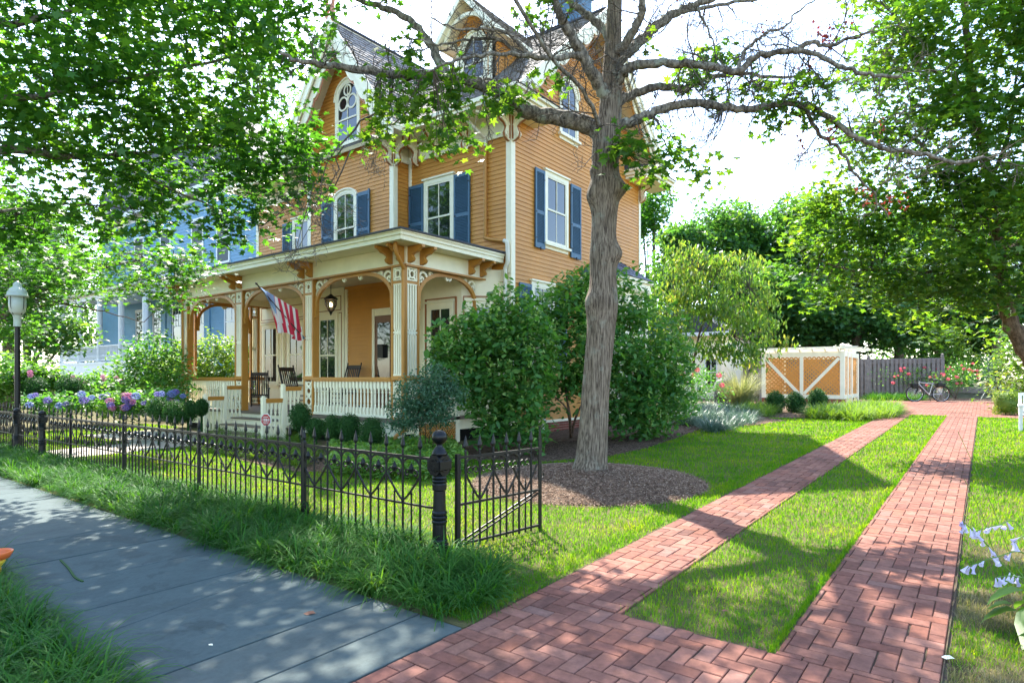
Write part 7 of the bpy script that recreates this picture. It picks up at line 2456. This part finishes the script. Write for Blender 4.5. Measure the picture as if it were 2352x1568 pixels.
PU, BL, PK = 'purple', 'bluefl', 'pink'
hydrangea('hydrangea with few blue heads at the far left behind the fence', 110, 922, 16.2, 50, 22, [BL, PU, BL, BL, PU], 1)
hydrangea('hydrangea with violet blue heads left of the pink one', 200, 920, 16.0, 50, 22, [PU, PU, BL, PU, BL, PU, BL], 2)
hydrangea('hydrangea with bright pink and mauve heads in the middle of the row', 275, 926, 15.6, 42, 26, [PK, PK, PU, PK, PK, PU, PK, PK], 3)
hydrangea('hydrangea crowded with lavender blue heads right of the pink one', 330, 918, 15.6, 45, 26, [PU, PU, BL, PU, PU, BL, PU, PU, BL], 4)
hydrangea('hydrangea with purple and blue heads nearest the porch corner', 385, 916, 16.2, 38, 24, [BL, PU, BL, PU, BL, PU, PK], 5)

# hedge and shrubs left of the porch and before the neighbour
tt, cl = shrub('hedge', 'sunlit yellow green hedge seen through the far porch opening', 'hedge', [lobe(470, 830, 23.5, 70, 60, .9), lobe(530, 840, 23.3, 70, 65, .9), lobe(430, 850, 24, 50, 60, .9), lobe(500, 880, 23.4, 80, 40, .9), lobe(585, 850, 23, 30, 60, .5)], 900, 9, .3, (.10, .2), OVAL, M['hedge'], base_of(480, HY, 23.5), shell=.7)
shrub('garden_shrub', 'dark green loose shrub left of the porch corner', 'shrub', [lobe(360, 820, 18.5, 60, 60, .8), lobe(320, 850, 18.3, 60, 45, .7), lobe(390, 880, 18, 45, 40, .6)], 420, 9, .25, (.09, .17), OVAL, M['hydra'], base_of(360, HY, 18.5))
shrub('garden_shrub', 'dark shrub clump left of the lamp post', 'shrub', [lobe(10, 850, 19, 60, 40, .9), lobe(-30, 880, 19, 60, 50, .9)], 300, 9, .25, (.10, .18), OVAL, M['hydra'], base_of(0, HY, 19))
t, cl = shrub('garden_shrub', 'shrub with scattered pink blooms below the neighbour porch', 'shrub', [lobe(225, 880, 21, 90, 22, .9), lobe(270, 888, 20.5, 60, 20, .8)], 380, 9, .25, (.10, .18), OVAL, M['hydra'], base_of(235, HY, 21))
for k in range(9): add_mop(t, P(rnd.uniform(160, 300), rnd.uniform(862, 885), 20.0), PK, .9)
t, cl = shrub('garden_shrub', 'leafy shrub right of the lamp post with a few pale pink blooms', 'shrub', [lobe(90, 868, 20, 50, 32, .8), lobe(60, 880, 19.6, 45, 26, .7)], 360, 9, .25, (.10, .18), OVAL, M['maple'], base_of(85, HY, 20))
for k in range(4): add_mop(t, P(rnd.uniform(30, 90), rnd.uniform(850, 885), 18.7), PK, .9)

# yellow-green weeping tree behind the house corner
D_lobes = [lobe(*a) for a in ((1560, 650, 24, 75, 55, 1.2), (1625, 600, 24, 50, 35, .9), (1690, 610, 24, 50, 35, .8), (1735, 590, 24, 28, 22, .5), (1740, 665, 24, 40, 35, .7), (1540, 740, 23.5, 60, 50, .9), (1620, 690, 23.5, 70, 45, 1.0), (1680, 720, 23.5, 65, 45, .9), (1745, 735, 24, 40, 28, .6), (1560, 580, 24.5, 40, 28, .7), (1785, 778, 23.5, 38, 16, .4), (1710, 800, 23, 55, 26, .6), (1640, 790, 23.2, 55, 30, .7), (1540, 800, 23, 50, 30, .7), (1740, 830, 23.2, 30, 14, .4))]
pick_tree('weeping_tree', 'yellow green small tree with drooping leaves between the house and the lattice enclosure', base_of(1590, HY, 24),
          [([(1590, 945, 24), (1592, 870, 24), (1598, 800, 24), (1620, 720, 24), (1640, 640, 24)], .16, .04), ([(1592, 860, 24), (1625, 810, 23.8), (1680, 770, 23.6)], .07, .02), ([(1592, 850, 24), (1565, 780, 24), (1550, 700, 24)], .07, .02), ([(1600, 790, 24), (1660, 700, 23.8), (1720, 660, 23.8)], .06, .02)],
          D_lobes, 720, 10, .34, (.13, .22), LANCE * np.array([1, 1.5]), M['yleaf'], M['redbark'], shell=.5, hang=1.5, twf=.4)

# roses, ornamental grass, yucca, hedge on the right
def rosebush(label, lobes, base, n, nr, zf, mats=('rose',)):
    t, cl = shrub('rose_bush', label, 'shrub', lobes, n, 9, .2, (.05, .10), OVAL, M['hydra'], base, [([base, Vector(l[0])], .02, .008) for l in lobes[:3]], up=.8)
    for k in range(nr):
        l = lobes[rnd.randrange(len(lobes))]
        d = Vector((rnd.uniform(-1, 1), rnd.uniform(-1, 1), rnd.uniform(-.2, 1))).normalized()
        p = Vector(l[0]) + Vector(RV) * d.x * l[1] - Vector(FV) * abs(d.y) * l[3] + Vector(UV) * d.z * l[2]
        add_mop(t, p, 'rose', rnd.uniform(.55, 1.0))
    return t


rosebush('pink red rose bush right of the parked bicycle', [lobe(2190, 865, 30, 55, 26, .7), lobe(2215, 850, 30, 35, 22, .6), lobe(2165, 880, 29.6, 40, 22, .5)], base_of(2195, HY, 30), 260, 26, 0)
rosebush('straggling rose bush with red blooms behind the bicycle', [lobe(2110, 860, 30.5, 55, 22, .5), lobe(2075, 868, 30.6, 50, 18, .5), lobe(2140, 850, 30.4, 30, 16, .4)], base_of(2110, HY, 30.5), 120, 9, 0)
rosebush('dark rose shrub with red and pink blooms beside the weeping tree trunk', [lobe(1570, 880, 18.5, 60, 45, .8), lobe(1620, 885, 18.8, 40, 35, .6), lobe(1545, 920, 18, 45, 30, .6)], base_of(1575, HY, 18.5), 330, 9, 0)
og = base_of(1700, HY, 24)
t = thing('ornamental_grass', 'tall feathery tan and green ornamental grass left of the lattice enclosure', 'grass clump', og)
n = 900
a = rng.uniform(0, 2 * PI, n); r_ = np.abs(rng.normal(0, .16, n))
blade_mesh('blades', np.stack([og.x + r_ * np.cos(a), og.y + r_ * np.sin(a), np.full(n, og.z)], 1), a + rng.normal(0, .3, n), rng.uniform(1.2, 2.1, n), rng.normal(1.42, .08, n), rng.uniform(.5, 1.9, n), rng.uniform(.014, .03, n), 6, M['straw'], t)
yb_ = base_of(2290, HY, 26.5)
t = thing('yucca', 'yucca with stiff green upper swords and silvery drooping lower leaves beyond the clipped shrub', 'yucca', yb_)
for (nm, n, e0, bd, L0, L1, zz, mt_) in (('upper_swords', 90, (1.2, .28), (.0, .2), .9, 1.3, 1.1, 'yucca'), ('lower_leaves', 110, (.35, .45), (.3, 1.0), .8, 1.3, .85, 'blueliri')):
    a = rng.uniform(0, 2 * PI, n)
    blade_mesh(nm, np.stack([yb_.x + .08 * np.cos(a), yb_.y + .08 * np.sin(a), np.full(n, yb_.z + zz)], 1), a, rng.uniform(L0, L1, n), rng.normal(e0[0], e0[1], n), rng.uniform(bd[0], bd[1], n), np.full(n, .055), 4, M[mt_], t)
b = MB(); b.tube([yb_, yb_ + Vector((0, 0, 1.1))], [.12, .09], 8); b.build('stem', M['redbark'], t)
shrub('hedge', 'bright yellow green loose hedge along the far right edge behind the bench', 'hedge', [lobe(2345, 800, 22, 45, 60, 1), lobe(2340, 880, 21.5, 45, 50, 1), lobe(2400, 850, 21, 80, 90, 1.2), lobe(2330, 930, 21, 25, 30, .5)], 520, 9, .28, (.10, .18), OVAL, M['yleaf'], base_of(2360, HY, 22))
shrub('vine_shrub', 'pale green vine heaped over the end of the board fence', 'vine', [lobe(2175, 800, 33, 35, 45, .8), lobe(2200, 830, 32.5, 40, 30, .7), lobe(2165, 770, 33, 22, 25, .6)], 300, 9, .28, (.12, .2), OVAL, M['nandina'] if False else M['hedge'], base_of(2180, HY, 33))

# hostas in flower at the right edge
hb = Vector((.43, 5.0, gz(0, 5)))
t = thing('hosta', 'flowering hosta with broad pale green leaves and arching lavender bell stalks at the right edge', 'hosta', hb)
HO = np.array([(0, -.05), (.2, -.28), (.5, -.33), (.8, -.2), (1, 0), (.8, .2), (.5, .33), (.2, .28), (0, .05)])
n = 46
a = rng.uniform(0, 2 * PI, n); rr = rng.uniform(.08, .34, n)
C = np.stack([hb.x + rr * np.cos(a), hb.y + rr * np.sin(a), hb.z + rng.uniform(.10, .30, n)], 1)
nr = unit(np.stack([np.cos(a) * .5, np.sin(a) * .5, np.ones(n)], 1)); ax = unit(np.stack([np.cos(a), np.sin(a), np.full(n, -.35)], 1)); sd = np.cross(nr, ax)
V = np.zeros((n, len(HO), 3)); s = rng.uniform(.15, .26, n)[:, None]
for i, (x, y) in enumerate(HO): V[:, i] = C + (ax * x + sd * y - nr * (.28 * x * x - .35 * abs(y))) * s
npmesh('leaves', V.reshape(-1, 3), np.arange(n * len(HO)).reshape(n, -1), M['hosta'], t)
b = MB(); fb_ = MB()
for (x2, y2, Z2, x1, y1, nn, bells) in ((2210, 1195, 4.3, 2330, 1330, 5, 11), (2225, 1300, 4.2, 2360, 1275, 4, 9), (2240, 1220, 4.3, 2345, 1210, 4, 8), (2290, 1325, 4.1, 2370, 1340, 4, 9), (2330, 1245, 4.2, 2380, 1230, 4, 8), (2215, 1100, 4.3, 2300, 1290, 5, 0), (2200, 990, 4.5, 2340, 1310, 6, 0)):
    s_, m_, e_2 = np.array(hb) + np.array([0, 0, .15]), np.array(P(x1, y1, Z2 + .05)), np.array(P(x2, y2, Z2))
    pth = smooth_path([s_, m_, (m_ + e_2) / 2 + np.array([0, 0, .03]), e_2], 5)
    b.tube(pth, list(np.linspace(.007, .004, len(pth)) * (.45 if bells == 0 else .8)), 5)
    for k in range(bells):
        p = np.array(pth[len(pth) - 1 - k % (len(pth) // 2)]) + rng.normal(0, .008, 3)
        dr = unit((rng.normal(0, .5, (1, 3)) + np.array([[0, 0, -1.0]])))[0]
        q = p + dr * .045
        fb_.tube([p, p + dr * .02, q, q + dr * .012], [.002, .006, .010, .016], 6, cap=False)
b.build('flower_stalk', M['hosta'], t, fix=False); fb_.build('bell_flowers', M['lav'], t, fix=False)

# strap-leaf beds
tag(straps('front_liriope', [tuple(G(x, y).xy) for x, y in ((440, 1035), (560, 1052), (690, 1075), (735, 1050), (720, 1000), (640, 985), (480, 985))], 300, M['paleliri'], (.28, .45), .014, (26, 38), spread=.06), kind='stuff')
gp = [tuple(G(x, y).xy) for x, y in ((748, 1090), (860, 1102), (1010, 1105), (1075, 1078), (1040, 1030), (900, 1025), (760, 1040))]
gx, gy = samp_poly(gp)(26000)
gh = .26 + .06 * np.sin(gx * 7) * np.sin(gy * 9)
GC = np.stack([gx, gy, gzv(gy) + gh * rng.random(len(gx)) ** .6], 1)
M['groundcover'] = leafmat('groundcover leaves', [(.05, .15, .03), (.09, .21, .035), (.16, .29, .055), (.26, .38, .12)], .4, (1.7, 1.7, .5), .5, .2, 2)
o = leaf_mesh('bed_groundcover', GC, rng.uniform(.05, .10, len(GC)), OVAL, M['groundcover'], None, .9); tag(o, kind='stuff')
tag(straps('side_liriope', [tuple(G(x, y).xy) for x, y in ((1545, 975), (1640, 995), (1725, 975), (1735, 955), (1640, 940), (1540, 945))], 360, M['blueliri'], (.40, .62), .018, (28, 40), spread=.1), kind='stuff')
tag(straps('enclosure_liriope', [tuple(G(x, y).xy) for x, y in ((1695, 955), (1770, 958), (1775, 942), (1700, 940))], 90, M['paleliri'], (.45, .7), .022, (28, 40), spread=.1), kind='stuff')
tag(straps('corner_liriope', [tuple(G(x, y).xy) for x, y in ((1855, 962), (1960, 968), (2050, 960), (2068, 945), (2000, 940), (1930, 946), (1870, 950))], 330, M['paleliri'], (.45, .7), .022, (28, 40), spread=.1), kind='stuff')
tag(straps('fence_groundcover', [(-4.6, 33.9), (-2.6, 33.9), (-2.2, 36), (-4.7, 36)], 120, M['liriope'], (.3, .6), .03, (20, 30), spread=.12), kind='stuff')
